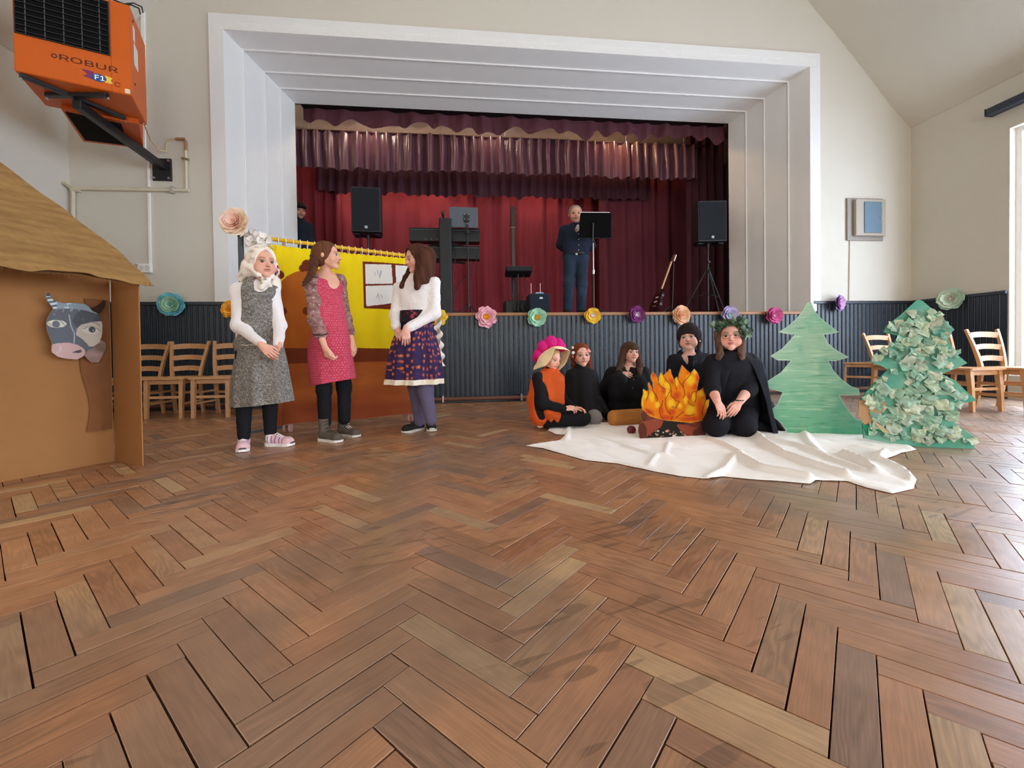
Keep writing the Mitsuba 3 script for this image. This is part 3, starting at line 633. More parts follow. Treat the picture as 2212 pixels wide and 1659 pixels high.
for dx, dy in ((-.22, -.12), (.12, -.2), (.05, .25)): put('leg', rod((cb[0] + .08, yg + .04, ZS + .2), (cb[0] + dx, yg + dy, ZS + .01), .009), 'black_metal', parent=gs, smooth=40)
put('cradle', rod((gb[0] - .12, gb[1] - .05, ZS + .045), (gb[0] + .15, gb[1] + .0, ZS + .045), .011), 'black_metal', parent=gs, smooth=40)
# sheets of paper at the stage edge
for (u0, u1, c, lab) in ((1247, 1272, '#d9d2ca', 'small sheet of paper lying at the stage edge by the man\'s shoes'), (1296, 1330, '#e8e2da', 'longer sheet of paper lying on the stage edge right of the music stand')):
    a_, b_ = aty(u0, 672, 6.02), aty(u1, 672, 6.02)
    put('paper_sheet', box(a_[0], b_[0], 6.0, 6.16, ZS + .0005, ZS + .0265, .001), 'vc_matte', col=c, label=lab, cat='paper')
# ------------------------------------------------------------------ painted flat props
class Plane:
    """upright plane through p, horizontal axis e; local (s, z)"""
    def __init__(self, p, e, lean=0.0):
        self.p = np.array([p[0], p[1], 0.0]); e = np.array([e[0], e[1], 0.0]); self.e = e / np.linalg.norm(e)
        n0 = np.array([self.e[1], -self.e[0], 0.0]); a = math.radians(lean)
        self.n = n0 * math.cos(a) + np.array([0, 0, 1.0]) * math.sin(a)          # towards the viewer
        self.w = np.cross(self.n, self.e); self.w = self.w if self.w[2] > 0 else -self.w
    def loc(self, u, v):
        d = ray(u, v); t = (self.n @ (self.p - EYE)) / (self.n @ d); q = EYE + d * t - self.p
        return np.array([q @ self.e, q @ self.w])
    def many(self, pts, ox=0, oy=0, k=1.0):
        return np.array([self.loc(ox + x / k, oy + y / k) for x, y in pts])
    def mat(self):
        m = np.eye(4); m[:3, 0], m[:3, 1], m[:3, 2], m[:3, 3] = self.e, self.w, self.n, self.p
        return m
    def world(self, L):
        L = np.atleast_2d(L); h = L[:, 2:3] if L.shape[1] > 2 else 0
        return self.p + L[:, :1] * self.e + L[:, 1:2] * self.w + h * self.n

def sheet_of(poly, step):
    """fine triangulation of a polygon: (xy points, triangles)"""
    b = np.array(poly.exterior.segmentize(step).coords)[:-1]
    x0, y0, x1, y1 = poly.bounds
    gx, gy = np.meshgrid(np.arange(x0, x1 + step, step), np.arange(y0, y1 + step, step * .866)); gx[1::2] += step / 2
    g = np.c_[gx.ravel(), gy.ravel()]; g = g[shapely.contains_xy(poly.buffer(-step * .45), g[:, 0], g[:, 1])]
    P = np.vstack([b, g]); t = Delaunay(P).simplices; c = P[t].mean(1)
    t = t[shapely.contains_xy(poly, c[:, 0], c[:, 1])]
    a = P[t]; flip = np.cross(a[:, 1] - a[:, 0], a[:, 2] - a[:, 0]) < 0
    t[flip] = t[flip][:, ::-1]
    return P, t

def painted(poly, step, th, front, back, edge=None):
    """slab with its front at z = +th/2 and per-vertex paint; front(xy) -> linear colours"""
    P, t = sheet_of(poly, step); n = len(P)
    nb = len(np.array(poly.exterior.segmentize(step).coords)) - 1
    V = np.vstack([np.c_[P, np.full(n, th / 2)], np.c_[P, np.full(n, -th / 2)], np.c_[P[:nb], np.full(nb, th / 2)], np.c_[P[:nb], np.full(nb, -th / 2)]])
    i = np.arange(nb); j = (i + 1) % nb; a = 2 * n
    Fs = np.vstack([np.c_[a + i, a + nb + i, a + nb + j], np.c_[a + i, a + nb + j, a + j]])
    ring = shapely.geometry.LinearRing(poly.exterior)
    if ring.is_ccw is False: Fs = Fs[:, ::-1]
    C = np.vstack([front(P), np.tile(lin(back), (n, 1)), np.tile(lin(edge or back), (2 * nb, 1))])
    return trimesh.Trimesh(V, np.vstack([t, t[:, ::-1] + n, Fs]), process=False), C

def mixc(C, col, a):
    a = np.clip(a, 0, 1)[:, None]; return C * (1 - a) + lin(col) * a
def blob(P, c, r, soft=.5):
    d = np.sqrt((((P - np.asarray(c)) / np.asarray(r)) ** 2).sum(1)); return np.clip((1 - d) / soft, 0, 1)
def stroke(P, line, w):
    d = shapely.distance(shapely.points(P), sg.LineString(line)); return np.clip(1.4 - d / w, 0, 1)
def inside(P, poly, soft=0.0):
    return shapely.contains_xy(sg.Polygon(poly) if not hasattr(poly, 'geom_type') else poly, P[:, 0], P[:, 1]).astype(float)
def n2(P, fx, fy=None, seed=0, o=3):
    return meshkit.fbm(np.c_[P[:, 0] * fx, P[:, 1] * (fy or fx), 0 * P[:, 0] + seed * 1.7], o, seed)

# ---- the painted camp fire
f0, f1 = atz(1380, 951), atz(1525, 943)
pf = Plane(f0, f1 - f0, lean=4)
FO, FK = (1370, 790), 9.76
fm = lambda pts: pf.many(pts, *FO, FK)
fire = [(170, 960), (150, 850), (155, 740), (190, 620), (185, 515), (270, 575), (310, 530), (285, 440), (305, 375), (355, 460), (388, 530), (392, 390), (350, 300), (345, 235), (400, 160), (460, 235), (500, 320), (512, 400), (515, 270), (560, 170), (610, 245), (690, 165), (757, 95), (790, 210), (842, 335), (850, 310), (895, 265), (920, 300), (950, 180), (1005, 15), (1090, 110), (1190, 192), (1267, 95), (1340, 190), (1370, 290), (1340, 420), (1320, 565), (1400, 540), (1472, 485), (1500, 640), (1510, 765), (1582, 730), (1570, 860), (1500, 1050), (1440, 1180),
        (1530, 1190), (1555, 1240), (1540, 1400), (1490, 1420), (1520, 1520), (1220, 1535), (900, 1542), (420, 1582), (180, 1592), (120, 1560), (80, 1400), (100, 1270), (190, 1210), (140, 1140), (130, 1050), (180, 1008)]
fpoly = sg.Polygon(fm(fire)).buffer(0)
fl_poly = sg.Polygon(fm(fire[:45] + [(1200, 1240), (900, 1210), (620, 1180), (330, 1100)])).buffer(0)
unit = 1 / FK * (np.linalg.norm(pf.loc(1500, 900) - pf.loc(1400, 900)) / 100)
lines = [[(305, 530), (300, 640), (250, 760)], [(380, 540), (430, 620), (490, 720), (470, 790)], [(505, 400), (560, 480), (650, 520)], [(615, 250), (670, 340), (740, 410), (770, 500), (770, 560), (720, 610), (700, 670), (650, 730), (650, 860), (690, 980), (760, 1060)], [(850, 330), (860, 430), (890, 530)], [(780, 560), (775, 660), (860, 745)], [(910, 290), (950, 370), (1010, 450), (1050, 540), (1060, 640), (1030, 710)], [(1190, 200), (1120, 290), (1040, 370), (1020, 430), (1040, 480)], [(1320, 565), (1300, 620), (1300, 720), (1270, 810)], [(1320, 565), (1220, 590), (1190, 690)], [(1120, 780), (1170, 840), (1250, 880)], [(600, 760), (580, 860), (530, 930), (530, 1020), (570, 1110), (620, 1160)], [(860, 760), (950, 790), (900, 870), (860, 930)], [(1060, 1080), (1150, 1085), (1260, 1060)], [(1500, 770), (1460, 880), (1430, 1000), (1430, 1050)], [(250, 940), (330, 1010), (420, 1080)], [(1040, 1000), (960, 1060), (880, 1130)], [(800, 1100), (780, 1180)]]
lines = [fm(l) for l in lines]
yel = [((220, 640), (60, 110)), ((370, 690), (70, 120)), ((160, 780), (40, 140)), ((570, 320), (70, 130)), ((690, 450), (90, 90)), ((885, 380), (50, 110)), ((1180, 330), (110, 130)), ((1270, 160), (50, 60)), ((1410, 620), (90, 70)), ((780, 830), (100, 110)), ((1180, 960), (130, 110)), ((1080, 760), (60, 90)), ((1250, 700), (50, 110)), ((700, 620), (50, 100)), ((1540, 830), (45, 120)), ((960, 880), (60, 70)), ((480, 850), (60, 80))]
red = [((780, 370), (70, 80)), ((420, 220), (60, 70)), ((890, 660), (100, 90)), ((1290, 480), (90, 70)), ((1150, 180), (60, 60)), ((620, 560), (70, 80)), ((790, 1010), (90, 70)), ((1400, 950), (100, 190)), ((1100, 930), (50, 50)), ((300, 1010), (120, 60)), ((1180, 1150), (260, 60)), ((700, 1130), (200, 60)), ((440, 680), (40, 70)), ((1330, 300), (35, 120)), ((570, 980), (50, 110)), ((1150, 680), (50, 90))]
logsp = [fm(q) for q in ([(100, 1270), (200, 1200), (460, 1130), (620, 1200), (560, 1330), (300, 1500), (230, 1570), (120, 1560), (80, 1400)], [(900, 1260), (1110, 1270), (1330, 1330), (1500, 1420), (1525, 1525), (1200, 1535), (1000, 1430), (890, 1310)], [(130, 1050), (190, 1000), (350, 1060), (600, 1150), (200, 1210), (140, 1140)], [(1000, 1260), (1440, 1180), (1535, 1190), (1560, 1240), (1545, 1400), (1300, 1330)])]
ends = [((170, 1420), (90, 170)), ((1370, 1450), (145, 95)), ((200, 1090), (70, 85)), ((1500, 1290), (55, 100))]
rngp = random.Random(4)
peb = [((rngp.uniform(300, 1150), rngp.uniform(1390, 1560)), rngp.uniform(16, 46)) for _ in range(34)]
def fire_paint(P):
    C = np.tile(lin('#dc7d1c'), (len(P), 1)); C *= (0.85 + .3 * n2(P, 26, seed=3))[:, None]
    C = mixc(C, '#cf5a1c', n2(P, 18, 10, 5) * 1.6 - .5)
    s = unit
    for c, r in red: C = mixc(C, '#bb3f22', blob(P, fm([c])[0], np.array(r) * s * 1.25, .7) * .85)
    for c, r in yel: C = mixc(C, '#e2b228', blob(P, fm([c])[0], np.array(r) * s * 1.1, .6) * .95)
    C = mixc(C, '#efcf6a', np.clip(1 - shapely.distance(shapely.points(P), fl_poly.exterior) / (9 * s), 0, 1) * .7)
    for l in lines: C = mixc(C, '#5d1d12', stroke(P, l, 7.5 * s) * .95)
    low = 1 - inside(P, fl_poly)
    B = np.tile(lin('#2b2622'), (len(P), 1))
    for c, r in peb: B = mixc(B, rngp.choice(['#9a8f80', '#c9b9a6', '#8a4a35', '#5a5a52', '#b5684a']), blob(P, fm([c])[0], (r * s, r * s * .7), .4))
    for k, q in enumerate(logsp[::-1]):
        a = inside(P, sg.Polygon(q).buffer(0)); B = mixc(B, '#8a4433' if k > 1 else '#6b3a30', a)
        B = B * (1 - a * .5 * (n2(P, 30, 160, 9 + k) - .35))[:, None]
        B = mixc(B, '#3a1d18', stroke(P, np.vstack([q, q[:1]]), 5 * s) * .85)
    for c, r in ends:
        e = blob(P, fm([c])[0], np.array(r) * s, .05); B = mixc(B, '#5c332a', e); d = np.sqrt((((P - fm([c])[0]) / (np.array(r) * s)) ** 2).sum(1))
        B = B * (1 - .25 * e * (np.sin(d * 22) > .3))[:, None]
    return .86 * C * (1 - low)[:, None] + B * low[:, None]
m, C = painted(fpoly, 0.004, 0.008, fire_paint, '#8d6b4a', '#a98a63')
cf = thing('painted_campfire', 'painted cardboard camp fire with orange flames on brown logs', 'stage prop')
m = moved(m, M(pf.mat(), tr(0, 0.012, 0))); put('cutout', m, 'vc_matte', parent=cf, smooth=False, col=C)
b0 = pf.world([[.28, .15, -.005]])[0]
put('support_strut', bar(b0 + (0, 0, .1), (b0[0] + .05, b0[1] + .16, .02), .05, .006), 'vc_matte', parent=cf, col='#8d6b4a')

# ---- painted fir tree, flat
tO, tK = (1640, 640), 5.35
q0, q1 = atz(1692, 938), atz(1863, 942)
pt1 = Plane(q0, q1 - q0, lean=3)
tm = lambda pts: pt1.many(pts, *tO, tK)
t1o = [(550, 80), (600, 68), (640, 170), (700, 245), (780, 310), (915, 415), (830, 435), (745, 445), (790, 540), (870, 610), (1035, 705), (880, 750), (800, 745), (850, 850), (950, 960), (1060, 1040), (1150, 1070), (1155, 1140), (1035, 1145), (920, 1140), (990, 1260), (1080, 1380), (1120, 1420), (1190, 1430), (1195, 1615), (340, 1600), (260, 1470), (100, 1345), (200, 1260), (270, 1110), (180, 1085), (75, 1060), (80, 990), (250, 880), (365, 745), (210, 740), (130, 690), (270, 600), (370, 490), (410, 440), (340, 440), (220, 415), (330, 350), (440, 250), (510, 150)]
tp = sg.Polygon(tm(t1o)).buffer(0)
def tree_paint(P):
    h = (P[:, 1] - P[:, 1].min()) / np.ptp(P[:, 1])
    C = np.tile(lin('#90b59a'), (len(P), 1)); C = mixc(C, '#6cac88', 1.0 - h * 1.7); C = mixc(C, '#9cb59b', (h - .4) * 1.2)
    st = n2(P, 7, 120, 2); C = mixc(C, '#4d8a6c', (st - .56) * 2.8 * (1 + .5 * (1 - h))); C = mixc(C, '#b4cfae', (n2(P, 8, 110, 6) - .56) * 3)
    C = mixc(C, '#4fa283', (n2(P, 7, 7, 11) - .56) * 3.2); C = mixc(C, '#b9b6a0', (n2(P, 14, 12, 21) - .68) * 3)
    C = mixc(C, '#cfe3d2', np.clip(1 - shapely.distance(shapely.points(P), tp.exterior) / .006, 0, 1) * .55)
    return C
m, C = painted(tp, 0.006, 0.008, tree_paint, '#9a7a55', '#c9d6c4')
ft = thing('painted_fir_tree', 'flat cardboard fir tree painted pale green with horizontal brush strokes', 'stage prop')
put('cutout', moved(m, pt1.mat()), 'vc_matte', parent=ft, smooth=False, col=C)
b0 = pt1.world([[.25, .4, -.005]])[0]
put('support_strut', bar(b0, (b0[0] + .12, b0[1] + .32, .01), .07, .008), 'vc_matte', parent=ft, col='#8d6b4a')

# ---- fir tree covered with crumpled paper
uO, uK = (1600, 600), 3.319
q0, q1 = atz(1960, 963.5), atz(2103, 970)
pt2 = Plane(q0, q1 - q0, lean=3)
um = lambda pts: pt2.many(pts, *uO, uK)
t2o = [(1262, 158), (1300, 165), (1410, 260), (1530, 372), (1480, 420), (1500, 480), (1560, 560), (1622, 612), (1540, 650), (1440, 690), (1540, 740), (1600, 800), (1690, 880), (1640, 890), (1560, 905), (1530, 1040), (1600, 1090), (1672, 1140), (1670, 1226), (1260, 1210), (1080, 1188), (880, 1150), (870, 1050), (930, 1000), (850, 880), (920, 790), (1050, 660), (1020, 640), (920, 600), (980, 560), (1080, 480), (1140, 420), (1020, 390), (1040, 345), (1140, 270)]
tp2 = sg.Polygon(um(t2o)).buffer(0)
def tree2_paint(P):
    C = np.tile(lin('#5a9c86'), (len(P), 1)); return mixc(C, '#8fb6a2', n2(P, 9, 9, 2) * 1.8 - .7)
m, C = painted(tp2, 0.012, 0.012, tree2_paint, '#8d6b4a', '#2f6f66')
ct = thing('paper_fir_tree', 'cardboard fir tree covered all over with crumpled pale green paper', 'stage prop')
put('cutout', moved(m, pt2.mat()), 'vc_matte', parent=ct, smooth=False, col=C)
rg = np.random.default_rng(12)
def scrap(sz, seed):
    r = np.random.default_rng(seed)
    def fn(U, V):
        x = (U - .5) * sz * r.uniform(.8, 1.5); y = -V * sz * r.uniform(.7, 1.15)
        k = meshkit.fbm(np.c_[x * 40 + seed, y * 40, 0 * x], 2, seed) - .5
        z = .004 + sz * (.38 * V + .30 * np.sin(V * r.uniform(2, 5)) * r.uniform(.2, 1)) * .6 + sz * .9 * k + sz * r.uniform(-.5, .5) * (U - .5) * V
        tap = 1 - r.uniform(0, .55) * V
        return np.c_[x * tap, y, z]
    return grid(6, 6, fn)
x0, y0, x1, y1 = tp2.bounds; scr = []
greens = ['#9cbda4', '#b4c9ae', '#8db39c', '#c2cdb0', '#a4c0ac', '#b4c0ae', '#84ab96', '#c9d0b8']
while len(scr) < 240:
    p = np.array([rg.uniform(x0, x1), rg.uniform(y0 + .02, y1 - .10)])
    if not tp2.buffer(-.012).contains(sg.Point(p)) or (p[1] > y1 * .84 and p[0] < 0.55 * x0 + .45 * x1): continue
    scr.append(p)
scr.sort(key=lambda p: p[1])
for i, p in enumerate(scr):
    ed = tp2.exterior.distance(sg.Point(p)); sz = rg.uniform(.036, .072) * (.55 + .45 * min(1, ed / .07))
    mm = M(pt2.mat(), tr(p[0], p[1] + .03, .006 + rg.uniform(0, .012)), rot('z', rg.uniform(-55, 55)), rot('x', rg.uniform(-12, 18)))
    c = lin(greens[rg.integers(len(greens))]) * rg.uniform(.8, 1.08)
    put('paper_scrap', moved(scrap(sz, 100 + i), mm), 'vc_matte', parent=ct, smooth=True, col=np.tile(c, (36, 1)) * (0.8 + .35 * rg.random((36, 1))))
# brown cardboard flap, lower left, and a torn piece on the right tip
for (pl, c, nm) in (([(838, 880), (900, 870), (985, 890), (1040, 900), (990, 980), (930, 1040), (880, 1050), (838, 990)], '#b08a66', 'cardboard_flap'), ([(930, 1020), (1000, 1060), (1045, 1105), (1020, 1120), (960, 1060)], '#b7a583', 'paper_strip'), ([(870, 1060), (960, 1040), (1020, 1090), (900, 1130)], '#2f8f68', 'green_flap')):
    put(nm, moved(extr(sg.Polygon(um(pl)).buffer(0), .006), M(pt2.mat(), tr(0, 0, .012 if nm != 'paper_strip' else .03))), 'vc_matte', parent=ct, col=c)
b0 = pt2.world([[-.05, .45, -.008]])[0]
put('support_strut', bar(b0, (b0[0] + .22, b0[1] + .28, .01), .07, .008), 'vc_matte', parent=ct, col='#8d6b4a')

# ---- white bed sheet spread on the floor
sO, sK = (1130, 890), 2.572
so = [(15, 190), (110, 205), (340, 270), (520, 290), (680, 325), (870, 360), (1030, 378), (1110, 362), (1290, 380), (1450, 390), (1590, 404), (1640, 384), (1800, 388), (1900, 422), (2050, 457), (2170, 430), (2185, 385), (2110, 310), (2005, 272), (2100, 232), (2185, 212), (2120, 172), (2050, 150), (1900, 118), (1570, 108), (1290, 100), (1000, 85), (640, 68), (450, 62), (340, 66), (150, 82), (138, 106), (180, 126), (237, 130), (205, 160), (100, 177)]
spts = np.array([atz(sO[0] + x / sK, sO[1] + y / sK)[:2] for x, y in so])
spoly = sg.Polygon(spts).buffer(0.012).buffer(-.012)
P, t = sheet_of(spoly, 0.016)
def sl(pts): return sg.LineString([atz(sO[0] + x / sK, sO[1] + y / sK)[:2] for x, y in pts])
z = 0.006 + .012 * np.abs(n2(P, 5, 5, 3) - .5) * 2 + .008 * n2(P, 16, 16, 5)
folds = [(sl([(1270, 118), (1350, 190), (1440, 245)]), .055, .035), (sl([(1350, 160), (1500, 190), (1660, 250)]), .035, .03), (sl([(1440, 250), (1600, 310), (1800, 370)]), .05, .03), (sl([(1190, 250), (1330, 330), (1600, 385)]), .045, .03), (sl([(1180, 260), (1110, 340), (1035, 375)]), .03, .022), (sl([(740, 250), (700, 310)]), .022, .02), (sl([(570, 200), (700, 240), (800, 250)]), .022, .025), (sl([(1030, 160), (1120, 190), (1210, 240)]), .03, .025), (sl([(1780, 250), (1900, 300), (1960, 350)]), .05, .03), (sl([(1980, 280), (2010, 240)]), .05, .03), (sl([(1990, 280), (2100, 330), (2175, 400)]), .035, .03), (sl([(260, 85), (245, 130), (240, 165)]), .03, .02), (sl([(1560, 120), (1590, 180), (1640, 230)]), .03, .03), (sl([(810, 180), (790, 240)]), .02, .02), (sl([(1640, 230), (1720, 280), (1900, 340)]), .03, .025), (sl([(430, 150), (560, 190)]), .015, .02)]
pp = shapely.points(P)
for l, h, w in folds:
    z = np.maximum(z, .006 + h * np.exp(-(shapely.distance(pp, l) / w) ** 1.3) * (.75 + .5 * n2(P, 8, 8, 9)))
bd = shapely.distance(pp, spoly.exterior); z = z * np.clip(.35 + bd / .03, 0, 1)
z = np.where((P[:, 0] > 1.2) & (P[:, 0] < 2.0) & (P[:, 1] > 3.12), np.minimum(z, .012), z)
SHEET = cKDTree(P); SHEET_Z = z
put('white_sheet', thicken(trimesh.Trimesh(np.c_[P, z + .001], t, process=False), .0016), 'vc_cloth', smooth=True, col=lambda V: lin('#efe8e2') * (0.93 + .1 * nz(V, 6, 2))[:, None], label='large creased white sheet spread over the parquet under the camp fire', cat='sheet')

# ---- brown bolster and small red ball
r = .074; c0 = atz(1316, 904, r); c1 = c0 + np.array([.60, .10, 0])
d = (c1 - c0) / np.linalg.norm(c1 - c0); a_, b_, _ = frame_from(d)
prof = [(0.001, 0), (r * .55, .002), (r * .85, .014), (r, .04), (r, .3), (r * .98, .56), (r * .85, .59), (0.001, .60)]
mm = np.eye(4); mm[:3, 0], mm[:3, 1], mm[:3, 2], mm[:3, 3] = a_, b_, d, c0
bo = thing('log_bolster', 'ochre brown roll lying behind the painted camp fire', 'stage prop')
g = lathe(prof, 40).subdivide().subdivide()
put('roll', moved(g, mm), 'vc_cloth', parent=bo, smooth=50, col=lambda V: lin('#b9793c') * (0.75 + .5 * nz(V * [1, 1, 3], 9, 4))[:, None])
put('seam', tube([c0 + (-a_ * math.cos(q) + b_ * math.sin(q)) * (r + .001) * 1.0 + d * (.05 + .5 * k / 9) for k, q in enumerate(np.linspace(.5, 1.1, 10))], .0035, 6), 'vc_cloth', parent=bo, col='#8a5426', smooth=60)
rb = atz(1364, 931, .03); s = trimesh.creation.icosphere(3, .036); s.vertices *= [1, 1, .95]
put('red_ball', moved(s, tr(rb[0], rb[1], .040)), 'vc_satin', smooth=True, col=lambda V: lin('#6d1e28') * (.8 + .4 * nz(V, 60, 1))[:, None], label='small dark red ball lying on the white sheet left of the camp fire', cat='ball')

# ------------------------------------------------------------------ paper flowers
def petal(L, Wd, cup, curl, seed, tip=0.25):
    r = np.random.default_rng(seed)
    def fn(U, V):
        w = Wd * np.clip(1 - np.abs((V - .62) / .64) ** 2.6, 0, 1) ** .5 * (1 - .55 * tip * V ** 3)
        x = (U - .5) * 2 * w * (1 + .05 * np.sin(U * 9 + seed)); y = L * V * (1 - (.20 - .1 * tip) * (2 * U - 1) ** 2 * V) + .03 * L * np.sin(U * 11 + seed * 2) * V ** 3
        z = cup * V ** 1.6 * L + .35 * Wd * (2 * U - 1) ** 2 * (1 - V * .5) - curl * L * np.clip(V - .7, 0, 1) ** 1.3 + .03 * L * np.sin(U * 7 + seed)
        return np.c_[x, y, z]
    return grid(7, 7, fn)
def flower(mat4, R, rings, cols, centre, label, seed, group='paper flowers along the stage and dado'):
    """rings: (petals, length, width, cup, z); mat4 takes z to the flower's facing"""
    f = thing('paper_flower', label, 'paper flower', group); k = 0
    for (n, L, Wd, cup, curl, zz, ci, tip) in rings:
        for i in range(n):
            k += 1
            r = np.random.default_rng(seed * 97 + k)
            m_ = M(mat4, rot('z', 360 * i / n + seed * 23 + zz * 900 + r.uniform(-6, 6)), tr(0, R * .03, zz * R))
            c0_, c1_ = lin(cols[ci][0]), lin(cols[ci][1])
            g = petal(L * R * r.uniform(.93, 1.06), Wd * R, cup, curl, seed * 31 + k, tip)
            vv = np.linspace(0, 1, 7)[None, :].repeat(7, 0).ravel()
            put('petal', moved(g, m_), 'vc_matte', parent=f, smooth=True, col=c0_ + (c1_ - c0_) * (vv ** 1.3)[:, None])
    if centre:
        n, L, c, c2 = centre; parts = []
        for i in range(n):
            r = np.random.default_rng(seed * 7 + i); a = 2 * PI * i / n; q = L * R * r.uniform(.5, 1)
            p0 = np.array([.04 * R * math.cos(a), .04 * R * math.sin(a), .12 * R]); p1 = np.array([q * math.cos(a), q * math.sin(a), .12 * R + R * r.uniform(.12, .34)])
            parts.append(rod(p0, p1, .018 * R, .03 * R, n=5))
        s = trimesh.creation.icosphere(2, .12 * R); s.vertices[:, 2] += .16 * R; parts.append(s)
        put('stamens', moved(tri(parts), mat4), 'vc_matte', parent=f, col=lambda V: lin(c) + (lin(c2) - lin(c)) * nz(V, 90, seed, 2)[:, None])
    put('backing', moved(lathe([(0.001, -.005), (.3 * R, -.004), (.3 * R, 0.0), (.001, .002)], 12), mat4), 'vc_matte', parent=f, col=cols[0][0])
    return f
OPEN = [(7, .98, .46, .10, .10, 0, 0, .5), (6, .76, .40, .25, .08, .06, 1, .4), (5, .50, .32, .55, .05, .10, 1, .3)]
CUP = [(6, .98, .58, .22, .06, 0, 0, .25), (5, .84, .54, .50, .06, .05, 1, .2), (4, .6, .36, .8, .04, .08, 1, .2)]
ROSE = [(6, 1.0, .62, .12, .12, 0, 0, .1), (6, .86, .58, .30, .10, .06, 0, .1), (5, .66, .54, .62, .05, .10, 1, .1), (5, .48, .38, .95, .03, .12, 1, .1), (4, .32, .28, 1.3, .0, .13, 1, .1)]
def face(p, yaw=0, pitch=0): return M(tr(p), rot('z', yaw), rot('x', 90 - pitch), rot('z', 0))
def fl(u, v, rpx, rings, cols, centre, label, seed, yaw=0, y=Y_W - .075, pitch=0):
    p = aty(u, v, y); R = rpx * ((p - EYE) @ FWD) / F_PX
    return flower(face(p, yaw, pitch), R, rings, cols, centre, label, seed)
fl(370, 658, 25, ROSE, [('#3f9bb4', '#7cc5d4'), ('#8fc9c6', '#b9dcb8')], None, 'turquoise blue paper flower on the dado above the left chairs', 1, 15)
fl(496, 668, 19, OPEN, [('#d98a18', '#f2a62a'), ('#f0a020', '#f6bd4e')], (12, .3, '#d0801a', '#f0b040'), 'orange paper flower half hidden behind the girl in the headscarf', 2)
fl(948, 686, 20, OPEN, [('#e0b020', '#f3d648'), ('#f0c838', '#f8e27a')], (12, .3, '#e09a20', '#f0c040'), 'yellow paper flower at the stage edge beside the long haired girl', 3)
fl(1051, 684, 24, OPEN, [('#e68ba0', '#f6b9c6'), ('#ee9fb2', '#f8c8d0')], (22, .34, '#e89a18', '#f6c030'), 'pink paper flower with a yellow centre on the stage edge', 4)
fl(1160, 686, 21, CUP, [('#6fbf98', '#aadfc0'), ('#98d4b0', '#c2e8cf')], (20, .32, '#e89a18', '#f6c030'), 'mint green paper flower with a yellow centre on the stage edge', 5)
fl(1279, 682, 18, CUP, [('#d9a420', '#f2c63c'), ('#e8b830', '#f6d25a')], (22, .36, '#d8d2e6', '#f2eef4'), 'yellow paper flower with a white centre under the music stand', 6)
fl(1374, 680, 19, CUP, [('#5c2358', '#7e3a74'), ('#6c2c66', '#8c4a80')], (16, .42, '#e8d6dc', '#f4e8ea'), 'dark purple paper flower with a white centre on the stage edge', 7)
fl(1471, 681, 21, ROSE, [('#e8b088', '#f4cba6'), ('#eebd98', '#f6d6b4')], None, 'peach coloured paper rose on the stage edge', 8)
fl(1574, 681, 20, CUP, [('#8d7bb0', '#b7a6cc'), ('#a795c0', '#c6bad8')], (14, .34, '#7fbf98', '#c8e0d0'), 'lilac paper flower above the leaf wreath of the seated girl', 9)
fl(1670, 682, 19, CUP, [('#a8326e', '#cf5a94'), ('#b8427e', '#d872a4')], (14, .36, '#d890b8', '#e8b8d0'), 'magenta paper flower left of the flat fir tree', 10)
fl(1810, 655, 17, CUP, [('#7a5a9a', '#a884bc'), ('#b68cc0', '#d8b0d6')], (12, .34, '#d0a0c8', '#e8c8e0'), 'purple paper flower on the dado right of the flat fir tree', 11, 20)
p = atx(2054, 646, X_R - .08); R = 23 * ((p - EYE) @ FWD) / F_PX
flower(M(tr(p), rot('z', -65), rot('x', 90)), R, CUP, [('#8fb8a0', '#bcd8c2'), ('#b0cab4', '#d0ddc8')], (14, .4, '#c8bcae', '#e0d4c8'), 'pale green paper flower on the window wall above the paper fir tree', 12)

# ------------------------------------------------------------------ ladder-back chairs
def _wood(p, n, uv):
    w = mikit.fbm(p.x * 9, p.y * 9, p.z * 4)
    g = mikit.noise(p.x * 130 + w * 5, p.y * 130, p.z * 26)
    return mikit.mix((0.50, 0.245, 0.100), (0.62, 0.34, 0.155), w) * (0.86 + 0.26 * g)
scene['chair_wood'] = {'type': 'twosided', 'b': {'type': 'principled', 'base_color': mikit.proc(_wood), 'roughness': 0.38, 'specular': 0.45}}
def sweep_bar(pts, w, h):
    """rectangular section bar along points (x,y,z) in a plane x = const; w along x, h across"""
    p = np.asarray(pts, float); t = np.gradient(p, axis=0); t /= np.linalg.norm(t, axis=1, keepdims=True)
    X = np.array([1.0, 0, 0]); N = np.cross(t, X); N /= np.linalg.norm(N, axis=1, keepdims=True); k = len(p); w = np.broadcast_to(w, (k,)); h = np.broadcast_to(h, (k,))
    V = np.stack([p + a * w[:, None] / 2 * X + b * h[:, None] / 2 * N for a, b in ((-1, -1), (1, -1), (1, 1), (-1, 1))], 1).reshape(-1, 3); Fc = []
    for i in range(k - 1):
        for j in range(4):
            a, b = i * 4 + j, i * 4 + (j + 1) % 4; Fc += [[a, b, b + 4], [a, b + 4, a + 4]]
    Fc += [[0, 2, 1], [0, 3, 2], [4 * k - 4, 4 * k - 3, 4 * k - 2], [4 * k - 4, 4 * k - 2, 4 * k - 1]]
    m = trimesh.Trimesh(V, Fc, process=False)
    if m.volume < 0: m.invert()
    return m
